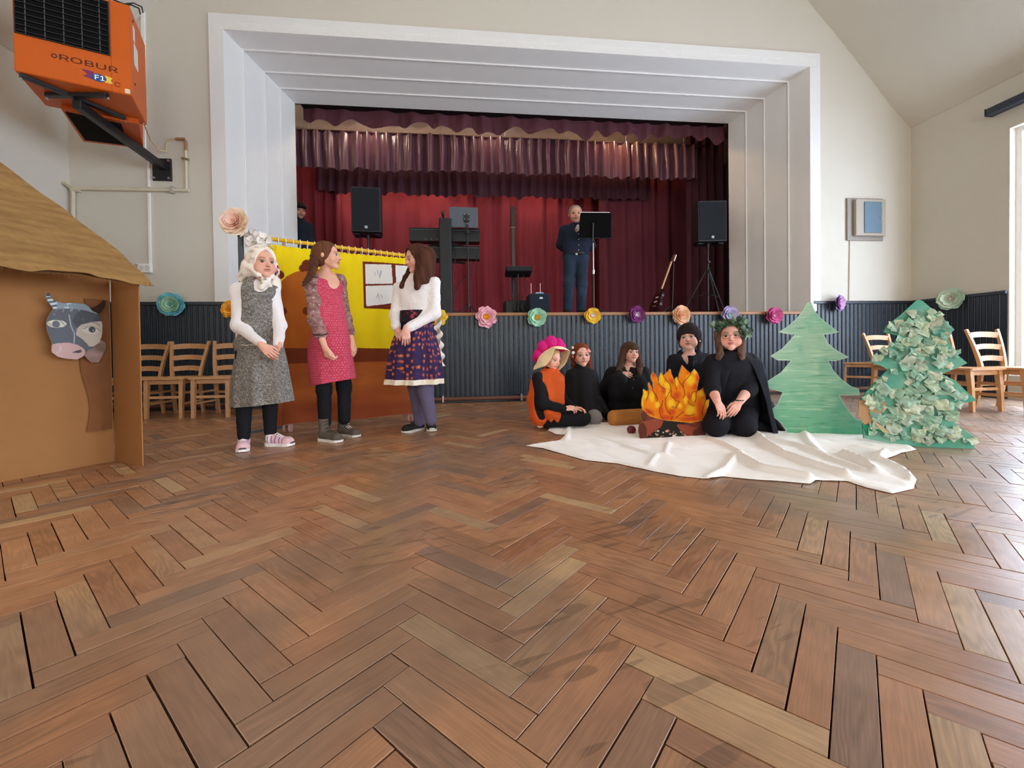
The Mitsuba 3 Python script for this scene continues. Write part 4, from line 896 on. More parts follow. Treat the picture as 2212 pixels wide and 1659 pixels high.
def chair_plies():
    out = []
    def add(n, m, s=30): out.append((n, shape(m, 'chair_wood', s)))
    sh, W2, D2 = .455, .205, .20                     # seat height, half widths; faces -y
    seat = sg.Polygon([(-W2, -D2 - .02), (W2, -D2 - .02), (W2 - .03, D2), (-W2 + .03, D2)]).buffer(.03).buffer(-.012)
    add('seat', moved(extr(seat, .022), tr(0, 0, sh - .022)))
    for s in (-1, 1):
        z = np.linspace(0, sh - .02, 9); q = z / sh
        m = sweep_bar(np.c_[np.full(9, s * (W2 - .025)), -D2 + .015 - .012 * np.sin(q * PI) * 1.0 - .03 * (1 - q) ** 2, z], .034 + .012 * q, .034 + .014 * q)
        add('front_leg', moved(m, M(tr(s * .0, 0, 0))))
        z = np.linspace(0, .87, 14)
        yb = D2 - .01 + .05 * (np.clip(.45 - z, 0, 1) / .45) ** 2 + .10 * (np.clip(z - .45, 0, 1) / .42) ** 1.4
        xs = s * (W2 - .05 + .055 * np.clip(z - .45, 0, 1) / .42)
        add('back_post', sweep_bar(np.c_[xs, yb, z], .032, np.interp(z, [0, .45, .87], [.030, .040, .024])))
    for zc in (.535, .665, .80):
        yb = D2 - .01 + .10 * (max(zc - .45, 0) / .42) ** 1.4; hw = W2 - .05 + .055 * (zc - .45) / .42
        th = .058 if zc < .8 else .062
        def fn(U, V, hw=hw, yb=yb, zc=zc, th=th):
            x = (U - .5) * 2 * hw; return np.c_[x, yb + .028 * (1 - (2 * U - 1) ** 2) - .004, zc + (V - .5) * th + .014 * (1 - (2 * U - 1) ** 2)]
        add('back_slat', thicken(grid(12, 3, fn), .014))
    for y_, z_, h_ in ((-D2 + .012, sh - .05, .05), (-D2 + .005, .235, .032)):
        add('front_rail', box(-W2 + .04, W2 - .04, y_ - .01, y_ + .01, z_ - h_ / 2, z_ + h_ / 2, .004))
    add('back_rail', box(-W2 + .06, W2 - .06, D2 - .01, D2 + .01, sh - .07, sh - .03, .004))
    add('back_rail', box(-W2 + .06, W2 - .06, D2 + .0, D2 + .02, .24, .27, .004))
    for s in (-1, 1):
        add('side_rail', bar((s * (W2 - .03), -D2 + .02, sh - .05), (s * (W2 - .05), D2 - .01, sh - .05), .018, .045))
        for z_ in (.16, .28): add('side_rail', bar((s * (W2 - .025), -D2 + .005, z_), (s * (W2 - .05), D2 + .005, z_), .016, .024))
    return out
CH = chair_plies()
def chair(x, y, az, label, group='wooden chairs along the walls'):
    c = thing('wooden_chair', label, 'chair', group); m_ = xf(M(tr(x, y, .001), rot('z', az)))
    for n, pl in CH: put_ref(n, pl, c, m_)
def chair_front(u0, u1, v, az, label):
    a, b = atz(u0, v), atz(u1, v); mid = (a + b) / 2; off = np.array([math.sin(math.radians(az)), -math.cos(math.radians(az))]) * .215
    chair(mid[0] - off[0], mid[1] - off[1], az, label)
chair_front(321, 388, 905, 0, 'middle one of the three wooden chairs by the left dado')
chair_front(420, 491, 903, 0, 'wooden chair half hidden behind the girl in the grey dress')
chair_front(222, 298, 907, 0, 'wooden chair partly hidden by the cardboard hut wing')
chair_front(2084, 2180, 890, 2, 'wooden chair right of the paper fir tree')
a = atz(2180, 890); chair(a[0] + .24, a[1] + .12, 2, 'wooden chair at the right edge of the photo by the window')
a = atz(1868, 850); chair(a[0] + .17, a[1] + .23, -48, 'wooden chair between the two fir trees')
a = atz(1985, 868); chair(a[0], a[1] + .25, 6, 'wooden chair hidden behind the paper fir tree')

# ------------------------------------------------------------------ cardboard hut with burlap roof
hn = np.array([.849, -.528, 0]); he = np.array([.528, .849, 0])       # back panel: normal towards the room, direction along it
hc = np.array([-2.356, 3.18, 0])                                       # inner corner
wing_e = np.array([.849, -.528, 0])
def card(V, s=0):
    return lin('#9c6d44') * (0.86 + .22 * nz(V, 1.7, 3 + s) + .06 * nz(V * [1, 1, 1], 26, 5))[:, None]
hut = thing('cardboard_hut', 'brown cardboard hut with a burlap roof at the left edge', 'stage prop')
HZ = 1.245
pb = Plane(hc - he * 1.75, he)
P_, t_ = sheet_of(sg.box(0, 0, 1.742, HZ), .03)
put('back_panel', moved(thicken(trimesh.Trimesh(np.c_[P_, .004 * np.sin(P_[:, 0] * 3) + .006 * (n2(P_, 2, 2, 4) - .5)], t_, process=False), .007), pb.mat()), 'vc_matte', parent=hut, smooth=False, col=card)
pw = Plane(hc + wing_e * .004 - he * .0, wing_e)
P_, t_ = sheet_of(sg.Polygon([(0, 0), (.345, 0), (.35, HZ - .06), (.004, HZ - .03)]), .03)
put('wing_panel', moved(thicken(trimesh.Trimesh(np.c_[P_, .004 * (n2(P_, 2, 2, 8) - .5)], t_, process=False), .007), pw.mat()), 'vc_matte', parent=hut, smooth=False, col=lambda V: card(V, 2))
# crumpled brown paper strip over the joint, as on the panel's right edge
def joint(U, V):
    s = 1.73 - .13 * (1 - U) + .02 * np.sin(V * 9) * (1 - U); zz = .22 + .86 * V
    return pb.world(np.c_[s, zz, .008 + .020 * meshkit.fbm(np.c_[s * 14, zz * 10, 0 * s], 2, 3) * (1 - abs(2 * U - 1) * .6)])
put('paper_joint', thicken(grid(10, 50, joint), .002), 'vc_matte', parent=hut, smooth=True, col=lambda V: lin('#7d5236') * (.8 + .4 * nz(V, 12, 3))[:, None])
pl2 = Plane(hc - he * 1.75, wing_e)
put('wing_panel', moved(extr(sg.box(0, 0, .34, HZ - .04), .007), pl2.mat()), 'vc_matte', parent=hut, col=lambda V: card(V, 4))
# burlap roof: one slope, rising back over the panel
eave = hc + wing_e * .40 + he * .06
E0 = np.array([eave[0], eave[1], 1.185])
up = np.array([-.849 * math.cos(math.radians(52)), .528 * math.cos(math.radians(52)), math.sin(math.radians(52))])
RL, RD = 1.95, 1.15
def roofs(lift, sag):
    def fn(U, V):
        s = U * RL; d = V * RD
        inset = .62 * d                                   # hip: the verge leans in towards the ridge
        p = E0 - he * (inset + s * (1 - inset / RL))[:, None] + up * d[:, None]
        w = meshkit.fbm(np.c_[s * 3, d * 4, 0 * s], 3, 6) - .5
        nn = np.cross(-he, up); nn = nn if nn[2] > 0 else -nn
        edge = .018 * (meshkit.fbm(np.c_[s * 9, 0 * s, 0 * s], 2, 4) - .5) * (V < .02)
        dro = -.022 * np.clip(1 - V * 14, 0, 1) * sag
        return p + nn * (lift + .05 * w * sag)[:, None] + np.c_[0 * s, 0 * s, edge * 2 + dro]
    return fn
def burlap(V):
    f = nz(V, 3.0, 7); g = nz(V, 60, 3, 2); st = nz(V * [4, 4, 22], 2.2, 9)
    return (lin('#9b7647') + (lin('#7d5833') - lin('#9b7647')) * np.clip(st * 1.6 - .5, 0, .8)[:, None]) * (.74 + .32 * g + .14 * f)[:, None]
put('burlap_roof', thicken(grid(150, 90, roofs(np.array(.012), 1.0)), .006), 'vc_cloth', parent=hut, smooth=True, col=burlap)
put('roof_board', thicken(grid(12, 8, roofs(np.array(-.030), 0)), .006), 'vc_matte', parent=hut, smooth=False, col='#7d5836')
rg2 = np.random.default_rng(3); fr = []
for k in range(70):
    b = E0 - he * rg2.uniform(.02, 1.1) + np.array([0, 0, -.012]); fr.append(rod(b, b + np.array([rg2.uniform(-.01, .01), rg2.uniform(-.01, .01), -rg2.uniform(.012, .035)]), .0014, .0006, n=4))
put('frayed_hem', fr, 'vc_cloth', parent=hut, col='#6a4526', kind='stuff')
# cow's head picture on the panel
cO, cK = (70, 620), 9.216
pc = Plane(hc - he * 1.75, he)
cm = lambda pts: pc.many(pts, cO[0], cO[1], cK)
head = [(205, 640), (260, 540), (330, 440), (290, 390), (225, 300), (180, 220), (200, 130), (255, 125), (280, 200), (330, 270), (400, 300), (520, 330), (740, 325), (960, 350), (1040, 410), (1100, 480), (1230, 550), (1280, 650), (1310, 760), (1300, 960), (1250, 1110), (1130, 1190), (1030, 1250), (960, 1310), (930, 1380), (800, 1445), (560, 1425), (420, 1390), (300, 1300), (290, 1210), (310, 1140), (250, 990), (205, 870), (190, 740)]
hp = sg.Polygon(cm(head)).buffer(0)
cs_ = np.linalg.norm(pc.loc(150, 700) - pc.loc(150, 710)) / 10 / cK
cw = np.linalg.norm(pc.loc(150, 700) - pc.loc(160, 700)) / 10 / cK
def ell(P, c, r, soft=.08): return blob(P, cm([c])[0], (r[0] * cw, r[1] * cs_), soft)
def cow(P):
    C = np.tile(lin('#4a4a4e'), (len(P), 1)) * (.8 + .4 * n2(P, 12, 12, 3))[:, None]
    C = mixc(C, '#b9a894', inside(P, cm([(880, 760), (1110, 700), (1290, 690), (1310, 760), (1300, 960), (1250, 1110), (1130, 1190), (1040, 1190), (930, 1060), (780, 960), (800, 830)])))
    C = mixc(C, '#2b2a2b', inside(P, cm([(870, 440), (1230, 545), (1290, 690), (1100, 700), (880, 750), (800, 830), (700, 700), (760, 560)])))
    C = mixc(C, '#c69c94', inside(P, cm([(300, 1150), (420, 1120), (640, 1110), (830, 1160), (950, 1240), (965, 1310), (930, 1380), (800, 1450), (560, 1430), (420, 1395), (290, 1300)])))
    top = inside(P, cm([(300, 440), (400, 300), (520, 330), (740, 325), (960, 350), (1040, 410), (1100, 480), (1230, 550), (980, 480), (780, 450), (560, 440), (380, 450)]))
    C = mixc(C, '#b7c3c4', top); C = mixc(C, '#7d8b90', top * (n2(P, 40, 26, 7) > .52))
    horn = inside(P, cm([(330, 440), (290, 390), (225, 300), (180, 220), (200, 130), (255, 125), (280, 200), (330, 270), (400, 310), (400, 440)]))
    zz = (P - cm([(200, 130)])[0]) @ np.array([.3, -1.0]); C = mixc(C, '#c3ced2', horn); C = mixc(C, '#2c3a40', horn * (np.sin(zz / cs_ / 13) > .25)); C = mixc(C, '#1c2022', ell(P, (225, 150), (60, 50)))
    for c, r in (((400, 740), (190, 80)), ((1080, 860), (190, 80))): C = mixc(C, '#d0cbb4', ell(P, c, r) * (1 if c[0] < 500 else .5))
    C = mixc(C, '#55565a', ell(P, (385, 745), (75, 68))); C = mixc(C, '#1d1a17', ell(P, (1100, 855), (75, 62))); C = mixc(C, '#d8d2c4', ell(P, (1120, 870), (14, 12)))
    for l in ([(930, 840), (1000, 800), (1100, 790), (1200, 830), (1250, 880)], [(1100, 710), (1190, 730), (1255, 780)], [(215, 690), (330, 655), (460, 670), (585, 790), (500, 815), (330, 790), (225, 720)]): C = mixc(C, '#3a2e2a', stroke(P, cm(l), 7 * cs_) * .8)
    C = mixc(C, '#231a1a', inside(P, cm([(700, 1310), (800, 1265), (880, 1250), (895, 1300), (830, 1315)])))
    C = mixc(C, '#d9dcde', np.clip((n2(P, 60, 30, 12) - .6) * 7, 0, 1) * (ell(P, (640, 620), (330, 240), .5) + ell(P, (390, 1230), (120, 150), .4)) * .8)
    C = mixc(C, '#dcdcdc', stroke(P, cm([(640, 560), (680, 780), (750, 930), (740, 1120)]), 7 * cs_) * .6)
    return .8 * C
m, C = painted(hp, 0.003, 0.004, cow, '#6a4f38', '#cfc6ba')
co = thing('cow_head_picture', 'painted black and pink cow head cut out and fixed to the hut wall', 'picture')
put('face', moved(m, M(pc.mat(), tr(0, 0, .058))), 'vc_satin', parent=co, smooth=False, col=C)
for pts, c, nm in (([(1060, 440), (1200, 400), (1310, 330), (1345, 270), (1390, 290), (1380, 400), (1320, 500), (1240, 550)], '#3a2a20', 'horn'), ([(955, 1350), (1010, 1270), (1150, 1180), (1300, 1060), (1390, 1120), (1400, 1220), (1300, 1420), (1250, 1500), (1110, 1505), (1020, 1430)], '#8a7468', 'ear')):
    P_, t_ = sheet_of(sg.Polygon(cm(pts)).buffer(0), .006)
    zc_ = .036 + .018 * n2(P_, 8, 8, 2)
    put(nm, moved(thicken(trimesh.Trimesh(np.c_[P_, zc_], t_, process=False), .003), pc.mat()), 'vc_matte', parent=co, smooth=False, col=lambda V, c=c, nm=nm: lin(c) * (.8 + .4 * nz(V, 20, 3))[:, None] if nm == 'horn' else lin('#6a5a4c') + (lin('#b08f8a') - lin('#6a5a4c')) * np.clip(nz(V, 9, 4) * 2.4 - .7, 0, 1)[:, None])

# ------------------------------------------------------------------ painted curtain screen
SL, SR = atd(517, 800, 3.66), atd(893, 800, 4.32)
psn = Plane(SL, SR - SL)
sm = lambda pts: psn.many(pts)
scr_ = thing('puppet_screen_frame', 'yellow bar on dark posts with small feet, carries the painted curtain', 'frame')
bl_, br_ = psn.loc(513, 507), psn.loc(897, 555)
zbar = (bl_[1] + br_[1]) / 2
B0, B1 = psn.world([[bl_[0], bl_[1]]])[0], psn.world([[br_[0], br_[1]]])[0]
put('bar', rod(B0, B1, .017, n=16), 'vc_satin', parent=scr_, smooth=40, col='#e2b21c')
w0 = psn.world([[psn.loc(521, 560)[0], 0]])[0]; w1 = psn.world([[psn.loc(886, 700)[0], 0, -.03]])[0]; w2 = psn.world([[psn.loc(619, 800)[0], 0, -.03]])[0]
put('post', rod((w0[0], w0[1], .03), (w0[0], w0[1], B0[2] - .005), .022, n=14), 'vc_satin', parent=scr_, col='#3a3f45', smooth=40)
for w in (w1, w2):
    put('post', rod((w[0], w[1], .05), (w[0], w[1], B1[2] - .02 if w is w1 else B0[2] - .03), .014, n=12), 'vc_satin', parent=scr_, col='#b39a88', smooth=40)
    for s in (-1, 1):
        wh = M(tr(w[0] + s * .022, w[1], .042), rot('y', 90)); put('wheel', moved(lathe([(.001, -.01), (.036, -.01), (.04, -.006), (.04, .006), (.036, .01), (.001, .01)], 20), wh), 'vc_satin', parent=scr_, col='#b98f84', smooth=40)
put('foot_bar', bar((w0[0], w0[1], .03), w2 + (0, 0, .06), .03, .02), 'vc_satin', parent=scr_, col='#3a3f45')
# the curtain
yl, yr = psn.loc(580, 700)[0], psn.loc(893, 700)[0]
topL, topR = psn.loc(582, 528)[1], psn.loc(893, 561)[1]
botL, botR = psn.loc(602, 919)[1], psn.loc(893, 893)[1]
def cl(U, V):
    s = yl + (yr - yl) * U + .035 * (1 - U) * (1 - V)
    top = topL + (topR - topL) * U + .010 * np.abs(np.sin(U * PI * 15)) * 0 - .008 * np.sin(U * PI * 30) ** 2; bot = botL + (botR - botL) * U + .006 * np.sin(U * 9)
    zz = bot + (top - bot) * V
    wv = .012 * np.sin(s * 10 + 1.2 * V) * (.35 + .65 * (1 - V)) + .018 * np.sin(s * 4.1 + 2) + .02 * np.exp(-((s - yl - .08) / .02) ** 2) + .003 * np.sin(s * 60) * np.clip(V - .85, 0, 1) * 5
    return np.c_[s, zz, .02 + wv]
NU, NV = 300, 330
cg = grid(NU, NV, cl); CL = np.asarray(cg.vertices)[:, :2]
k_ = np.linalg.norm(sm([(760, 700)])[0] - sm([(770, 700)])[0]) / 10
def curtain(P):
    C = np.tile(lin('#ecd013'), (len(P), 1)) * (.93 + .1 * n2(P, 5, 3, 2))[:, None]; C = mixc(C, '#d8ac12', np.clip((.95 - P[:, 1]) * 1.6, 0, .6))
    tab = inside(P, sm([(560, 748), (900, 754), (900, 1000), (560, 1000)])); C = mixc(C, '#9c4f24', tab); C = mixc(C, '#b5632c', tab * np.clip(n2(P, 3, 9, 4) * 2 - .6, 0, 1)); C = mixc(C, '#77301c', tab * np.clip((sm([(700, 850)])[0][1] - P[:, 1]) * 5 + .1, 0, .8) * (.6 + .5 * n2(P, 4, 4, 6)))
    C = mixc(C, '#6a2c17', inside(P, sm([(560, 748), (900, 754), (900, 779), (560, 787)])) * .9)
    ov = [(611, 700), (606, 640), (606, 610), (618, 598), (635, 589), (660, 582), (690, 582), (712, 592), (728, 610), (733, 640), (733, 752), (611, 752)]
    C = mixc(C, '#b2601f', inside(P, sm(ov))); C = mixc(C, '#9a4a1c', inside(P, sm(ov)) * np.clip(n2(P, 6, 2, 8) * 2 - .8, 0, .7))
    for c, r in (((605, 594), 8.5), ((664, 574), 12), ((653, 580), 7), ((733, 601), 7.5), ((662, 672), 8), ((612, 672), 7)): C = mixc(C, '#6b2d14', blob(P, sm([c])[0], (r * k_, r * k_ * 1.1), .06))
    fr_ = [(783, 565), (893, 574), (893, 672), (786, 666)]
    C = mixc(C, '#6e2a14', inside(P, sm(fr_)))
    for q in ([(789, 572), (843, 574), (846, 613), (790, 613)], [(853, 575), (889, 578), (889, 616), (855, 614)], [(790, 619), (846, 618), (846, 655), (792, 661)], [(855, 620), (889, 621), (889, 660), (856, 656)]):
        C = mixc(C, '#e4e1dc', inside(P, sg.Polygon(sm(q)).buffer(.004)))
    for l, c in (([(821, 586), (818, 600)], '#7a9ac0'), ([(823, 587), (819, 601)], '#5a6a80'), ([(814, 585), (816, 594)], '#7a7a7a'), ([(812, 645), (816, 635), (818, 648)], '#8a8a86'), ([(825, 644), (822, 638)], '#7a7a78'), ([(808, 588), (810, 596)], '#9a9a9a')): C = mixc(C, c, stroke(P, sm(l), .0035) * .7)
    return C
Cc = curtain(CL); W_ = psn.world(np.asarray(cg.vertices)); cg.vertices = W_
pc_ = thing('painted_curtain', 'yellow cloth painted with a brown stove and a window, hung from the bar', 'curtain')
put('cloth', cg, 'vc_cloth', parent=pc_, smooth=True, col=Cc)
for i in range(22):
    s = yl + .03 + (yr - yl - .05) * i / 21; zb = bl_[1] + (br_[1] - bl_[1]) * (s - bl_[0]) / (br_[0] - bl_[0]); U_ = (s - yl) / (yr - yl); zt = topL + (topR - topL) * U_
    a_ = np.linspace(0, 2 * PI, 14, endpoint=False); rr = (zb + .02 - zt + .012) / 2
    put('ring', tube(psn.world(np.c_[s + .004 * np.cos(a_), zb + .022 - rr + rr * np.sin(a_), rr * .9 * np.cos(a_) + .008]), .0032, 6, closed=True), 'vc_satin', parent=pc_, col='#e8e6e0', smooth=60)
# big cream rose and white tulle tuft at the left end of the bar
p = psn.world([[psn.loc(510, 484)[0], psn.loc(510, 484)[1], .05]])[0]; R = 31 * ((p - EYE) @ FWD) / F_PX
flower(face(p, -4, 8), R, ROSE, [('#e9cfae', '#f3e0c6'), ('#eac3b2', '#f4d8c8')], None, 'big cream and pink paper rose at the left end of the yellow bar', 20, None)
tq = thing('tulle_tuft', 'fluffy white tulle bow on the yellow bar above the girl in the headscarf', 'decoration')
p = psn.world([[psn.loc(556, 522)[0], psn.loc(556, 522)[1], .03]])[0]
rg3 = np.random.default_rng(8); bits = []
for k in range(130):
    q = petal(rg3.uniform(.035, .065), .030, .5, .2, 500 + k); bits.append(moved(q, M(tr(p + np.clip(rg3.normal(0, .04, 3), -.075, .075) * [1, .7, .9] + [0, 0, -.01]), rot('z', rg3.uniform(0, 360)), rot('x', rg3.uniform(-90, 180)))))
put('gauze', bits, 'vc_cloth', parent=tq, smooth=True, col='#efeae6', kind='stuff')

# ------------------------------------------------------------------ orange unit heater
zh = 3.2
h0, h1, h2 = atz(30, 152, zh), atz(285, 207, zh), atz(322, 272, zh)
hx = (h1 - h0); hw = np.linalg.norm(hx); hx /= hw; hy = np.array([-hx[1], hx[0], 0]); hd_ = .62; hh = .86
hm = np.eye(4); hm[:3, 0], hm[:3, 1], hm[:3, 2], hm[:3, 3] = hx, hy, (0, 0, 1), h0
he_ = thing('unit_heater', 'orange warm air heater with black louvres hung from the wall', 'heater')
put('cabinet', moved(box(0, hw, 0, hd_, 0, hh, .008), hm), 'vc_satin', parent=he_, smooth=30, col='#c8590f')
gx0, gx1, gz0, gz1 = .02, hw * .80, .335, hh - .04
put('grille_recess', moved(box(gx0, gx1, -.004, .01, gz0, gz1), hm), 'vc_matte', parent=he_, col='#191919')
for k in range(10):
    z_ = gz0 + .02 + k * (gz1 - gz0 - .04) / 9
    put('louvre', moved(bar((gx0 + .005, -.014, z_), (gx1 - .005, -.014, z_), .022, .004, up=(0, -.6, 1)), hm), 'vc_satin', parent=he_, col='#3a3a3b')
for k in range(5):
    x_ = gx0 + (gx1 - gx0) * (k + .5) / 5; put('grille_upright', moved(box(x_ - .004, x_ + .004, -.008, -.003, gz0, gz1), hm), 'vc_satin', parent=he_, col='#4a4a4b')
put('grille_frame', moved(tri([box(gx0 - .008, gx1 + .008, -.012, 0, gz0 - .008, gz0), box(gx0 - .008, gx1 + .008, -.012, 0, gz1, gz1 + .008), box(gx0 - .008, gx0, -.012, 0, gz0, gz1), box(gx1, gx1 + .008, -.012, 0, gz0, gz1)]), hm), 'vc_satin', parent=he_, col='#222222')
def lettering(s, h, x, z, c, parent, name, m_, sx=1.0, bold=False, y=-.0005):
    g = meshkit.text_mesh(s, h, .0015, bold); g.apply_scale((sx, 1, 1)); put(name, moved(g, M(m_, tr(x, y, z), rot('x', 90))), 'vc_satin', parent=parent, col=c)
lettering('ROBUR', .050, hw * .355, .185, '#4a1e10', he_, 'lettering', hm, 1.75)
a_ = np.linspace(0, 2 * PI, 20, endpoint=False); put('logo_ring', moved(tube(np.c_[hw * .325 + .016 * np.cos(a_), 0 * a_ - .001, .208 + .016 * np.sin(a_)], .004, 6, True), hm), 'vc_satin', parent=he_, col='#4a1e10')
put('logo_panel', moved(tri(extr(sa.scale(sg.Point(0, 0).buffer(1, 24), .055, .036), .001)), M(hm, tr(hw * .70, -.0005, .10), rot('x', 90))), 'vc_satin', parent=he_, col='#2d4a86')
put('logo_swoosh', moved(extr(sg.Polygon([(-.12, .05), (-.03, .045), (-.05, 0), (-.03, -.03), (-.11, -.012), (-.075, .01)]), .0008), M(hm, tr(hw * .70, -.0005, .10), rot('x', 90))), 'vc_satin', parent=he_, col='#7a2a5a')
put('logo_flare', moved(extr(sg.Polygon([(.045, .035), (.10, .025), (.085, 0), (.10, -.03), (.045, -.03)]), .0008), M(hm, tr(hw * .70, -.0005, .10), rot('x', 90))), 'vc_satin', parent=he_, col='#e8c040')
lettering('F1', .042, hw * .70 - .032, .08, '#f2f2f2', he_, 'lettering', hm, 1.1, True, -.0022)
lettering('C', .042, hw * .835, .055, '#7a2010', he_, 'lettering', hm, 1.2)
sidem = M(hm, tr(hw, 0, 0), rot('z', 90))
for (y0_, y1_, z0_, z1_) in ((.10, .17, .60, .74), (.12, .27, .37, .58)): put('side_label', moved(box(y0_, y1_, -.0015, .0005, z0_, z1_), sidem), 'vc_satin', parent=he_, col='#ded7d0')
put('side_label', moved(box(hw - .05, hw - .012, -.0015, .0005, .012, .055), hm), 'vc_satin', parent=he_, col='#d9cfae')
for y_, z_ in ((.13, .18), (.11, .78)): put('screw', moved(rod((y_, -.005, z_), (y_, .001, z_), .012), sidem), 'black_metal', parent=he_)
put('seam', moved(box(hw * .815, hw * .819, -.001, .001, 0.0, hh - .01), hm), 'vc_satin', parent=he_, col='#8a3a0c')
# rear hood with dark opening under the box
hq = np.array([atz(u, v, 3.15) for u, v in ((133, 237), (180, 306), (310, 321), (300, 268))]); hq[:, 1] = np.minimum(hq[:, 1], Y_W - .06)
cen = hq.mean(0); up_ = hq.copy(); up_[:, 2] = 3.42
put('rear_hood', tri(m3.Manifold.hull_points(np.vstack([hq, up_]))), 'vc_satin', parent=he_, smooth=30, col='#b84e10')
o_ = cen + (np.array([atz(u, v, 3.15) for u, v in ((139, 240), (183, 302), (278, 314), (262, 266))]) - cen) * .98; o_[:, 2] = 3.143; o_[:, 1] = np.minimum(o_[:, 1], Y_W - .08)
put('hood_opening', tri(m3.Manifold.hull_points(np.vstack([o_, o_ + (0, 0, .004)]))), 'vc_matte', parent=he_, col='#2a2826')
hb = thing('heater_bracket', 'black steel cross and arm that holds the heater on the wall', 'bracket')
pm = lambda x, y, z: (hm @ [x, y, z, 1])[:3]
for k, (p_, q_) in enumerate((((.03, .02, -.02), (hw * .80, hd_ * .80, -.02)), ((hw * .76, .05, -.02), (.10, hd_ * .52, -.02)))):
    put('cross_bar', bar(pm(*p_), pm(*q_), .05, .035), 'black_metal', parent=hb)
    for e_ in (p_, q_): put('bolt', rod(pm(e_[0], e_[1] + .02, -.05), pm(e_[0], e_[1] + .02, -.03), .012), 'vc_metal', parent=hb, col='#b9b6b0')
wp = aty(352, 366, Y_W)
put('arm', bar(pm(hw * .42, hd_ * .36, -.085), (wp[0] + .02, Y_W - .02, wp[2] + .02), .075, .085), 'black_metal', parent=hb)
put('wall_plate', box(wp[0] - .11, wp[0] + .11, Y_W - .025, Y_W, wp[2] - .15, wp[2] + .13, .003), 'black_metal', parent=hb)
for s in (-1, 1):
    for t_ in (-.12, .10): put('bolt', rod((wp[0] + s * .085, Y_W - .04, wp[2] + t_), (wp[0] + s * .085, Y_W - .02, wp[2] + t_), .013), 'vc_metal', parent=hb, col='#cfcac4')
pts = [aty(u, v, y) for u, v, y in ((235, 2, 5.2), (262, 12, 5.3), (282, 10, 5.4), (300, 18, 5.5), (303, 30, 5.6))]
put('heater_cables', [tube(pts, .008), tube([q + (.03, 0, .02) for q in pts], .007)], 'black_metal', smooth=60, label='thin black cables looping over the top of the orange heater', cat='cable')
# pipes and trunking on the wall
def wl(u, v, off=.03): return aty(u, v, Y_W - off)
gp = thing('gas_pipe', 'cream painted gas pipe on the wall under the heater with a copper elbow', 'pipe')
put('run', tube([wl(160, 407), wl(300, 409.5), wl(408, 411)], .021, 10), 'vc_satin', parent=gp, col='#cfc6ae', smooth=60)
put('riser', tube([wl(403, 411), wl(402, 360), wl(401, 322)], .016, 10), 'vc_satin', parent=gp, col='#cfc6ae', smooth=60)
put('elbow', tube([wl(401, 325), wl(401, 306), wl(398, 300), wl(380, 300)], .017, 10), 'vc_satin', parent=gp, col='#9a7350', smooth=60)
put('valve', rod(wl(393, 341, .05), wl(408, 345, .05), .014), 'vc_metal', parent=gp, col='#b3a282', smooth=40)
put('clip', box(*np.sort([wl(362, 0)[0] - .015, wl(362, 0)[0] + .015]), Y_W - .06, Y_W - .002, wl(362, 414)[2] - .02, wl(362, 406)[2] + .02), 'vc_satin', parent=gp, col='#a9a49a')
put('drop', tube([wl(158, 412), wl(158, 440), wl(158, 500), wl(158, 560)], .022, 10), 'vc_satin', parent=gp, col='#cbc2aa', smooth=60)
put('tee', rod(wl(154, 410), wl(172, 410), .028), 'vc_satin', parent=gp, col='#cbc2aa', smooth=40)
put('stub', tube([wl(152, 408), wl(150, 405), np.array([X_L + .035, 5.84, 2.82])], .020, 10), 'vc_satin', parent=gp, col='#bdb18f', smooth=60)
put('flexible_hose', tube([wl(380, 300), wl(366, 301), wl(360, 312), wl(358, 327), wl(345, 325, .1), wl(325, 303, .2), pm(hw - .02, hd_ - .05, .0)], .008, 8), 'vc_satin', parent=gp, col='#cdb98f', smooth=60)
tk = thing('cable_trunking', 'thin white cable trunking running down the wall to a socket', 'trunking')
for a_, b_ in (((321, 330), (322, 405)), ((322, 417), (325, 578))):
    put('channel', bar(wl(*a_, .012), wl(*b_, .012), .03, .022, up=(0, 1, 0)), 'white_paint', parent=tk)
put('upper_channel', bar(wl(309, 0, .012), wl(311, 330, .012), .045, .024, up=(0, 1, 0)), 'white_paint', parent=tk)
so_ = thing('wall_socket', 'white double wall socket above the dado by the hut roof', 'socket')
a_, b_ = wl(302, 590, 0), wl(331, 571, 0)
put('box', box(a_[0], b_[0], Y_W - .045, Y_W, a_[2], b_[2], .008), 'white_paint', parent=so_, smooth=30)
for s in (.28, .72): put('outlet', moved(lathe([(.001, .002), (.026, .002), (.03, .006), (.032, 0)], 20), M(tr(a_[0] + (b_[0] - a_[0]) * s, Y_W - .045, (a_[2] + b_[2]) / 2), rot('x', 90))), 'vc_satin', parent=so_, col='#cfcdc8')
put('plug_cable', tube([wl(300, 572, .05), wl(292, 568, .06), wl(286, 575, .05), wl(280, 590, .03)], .009, 8), 'vc_satin', parent=so_, col='#d8d5cf', smooth=60)
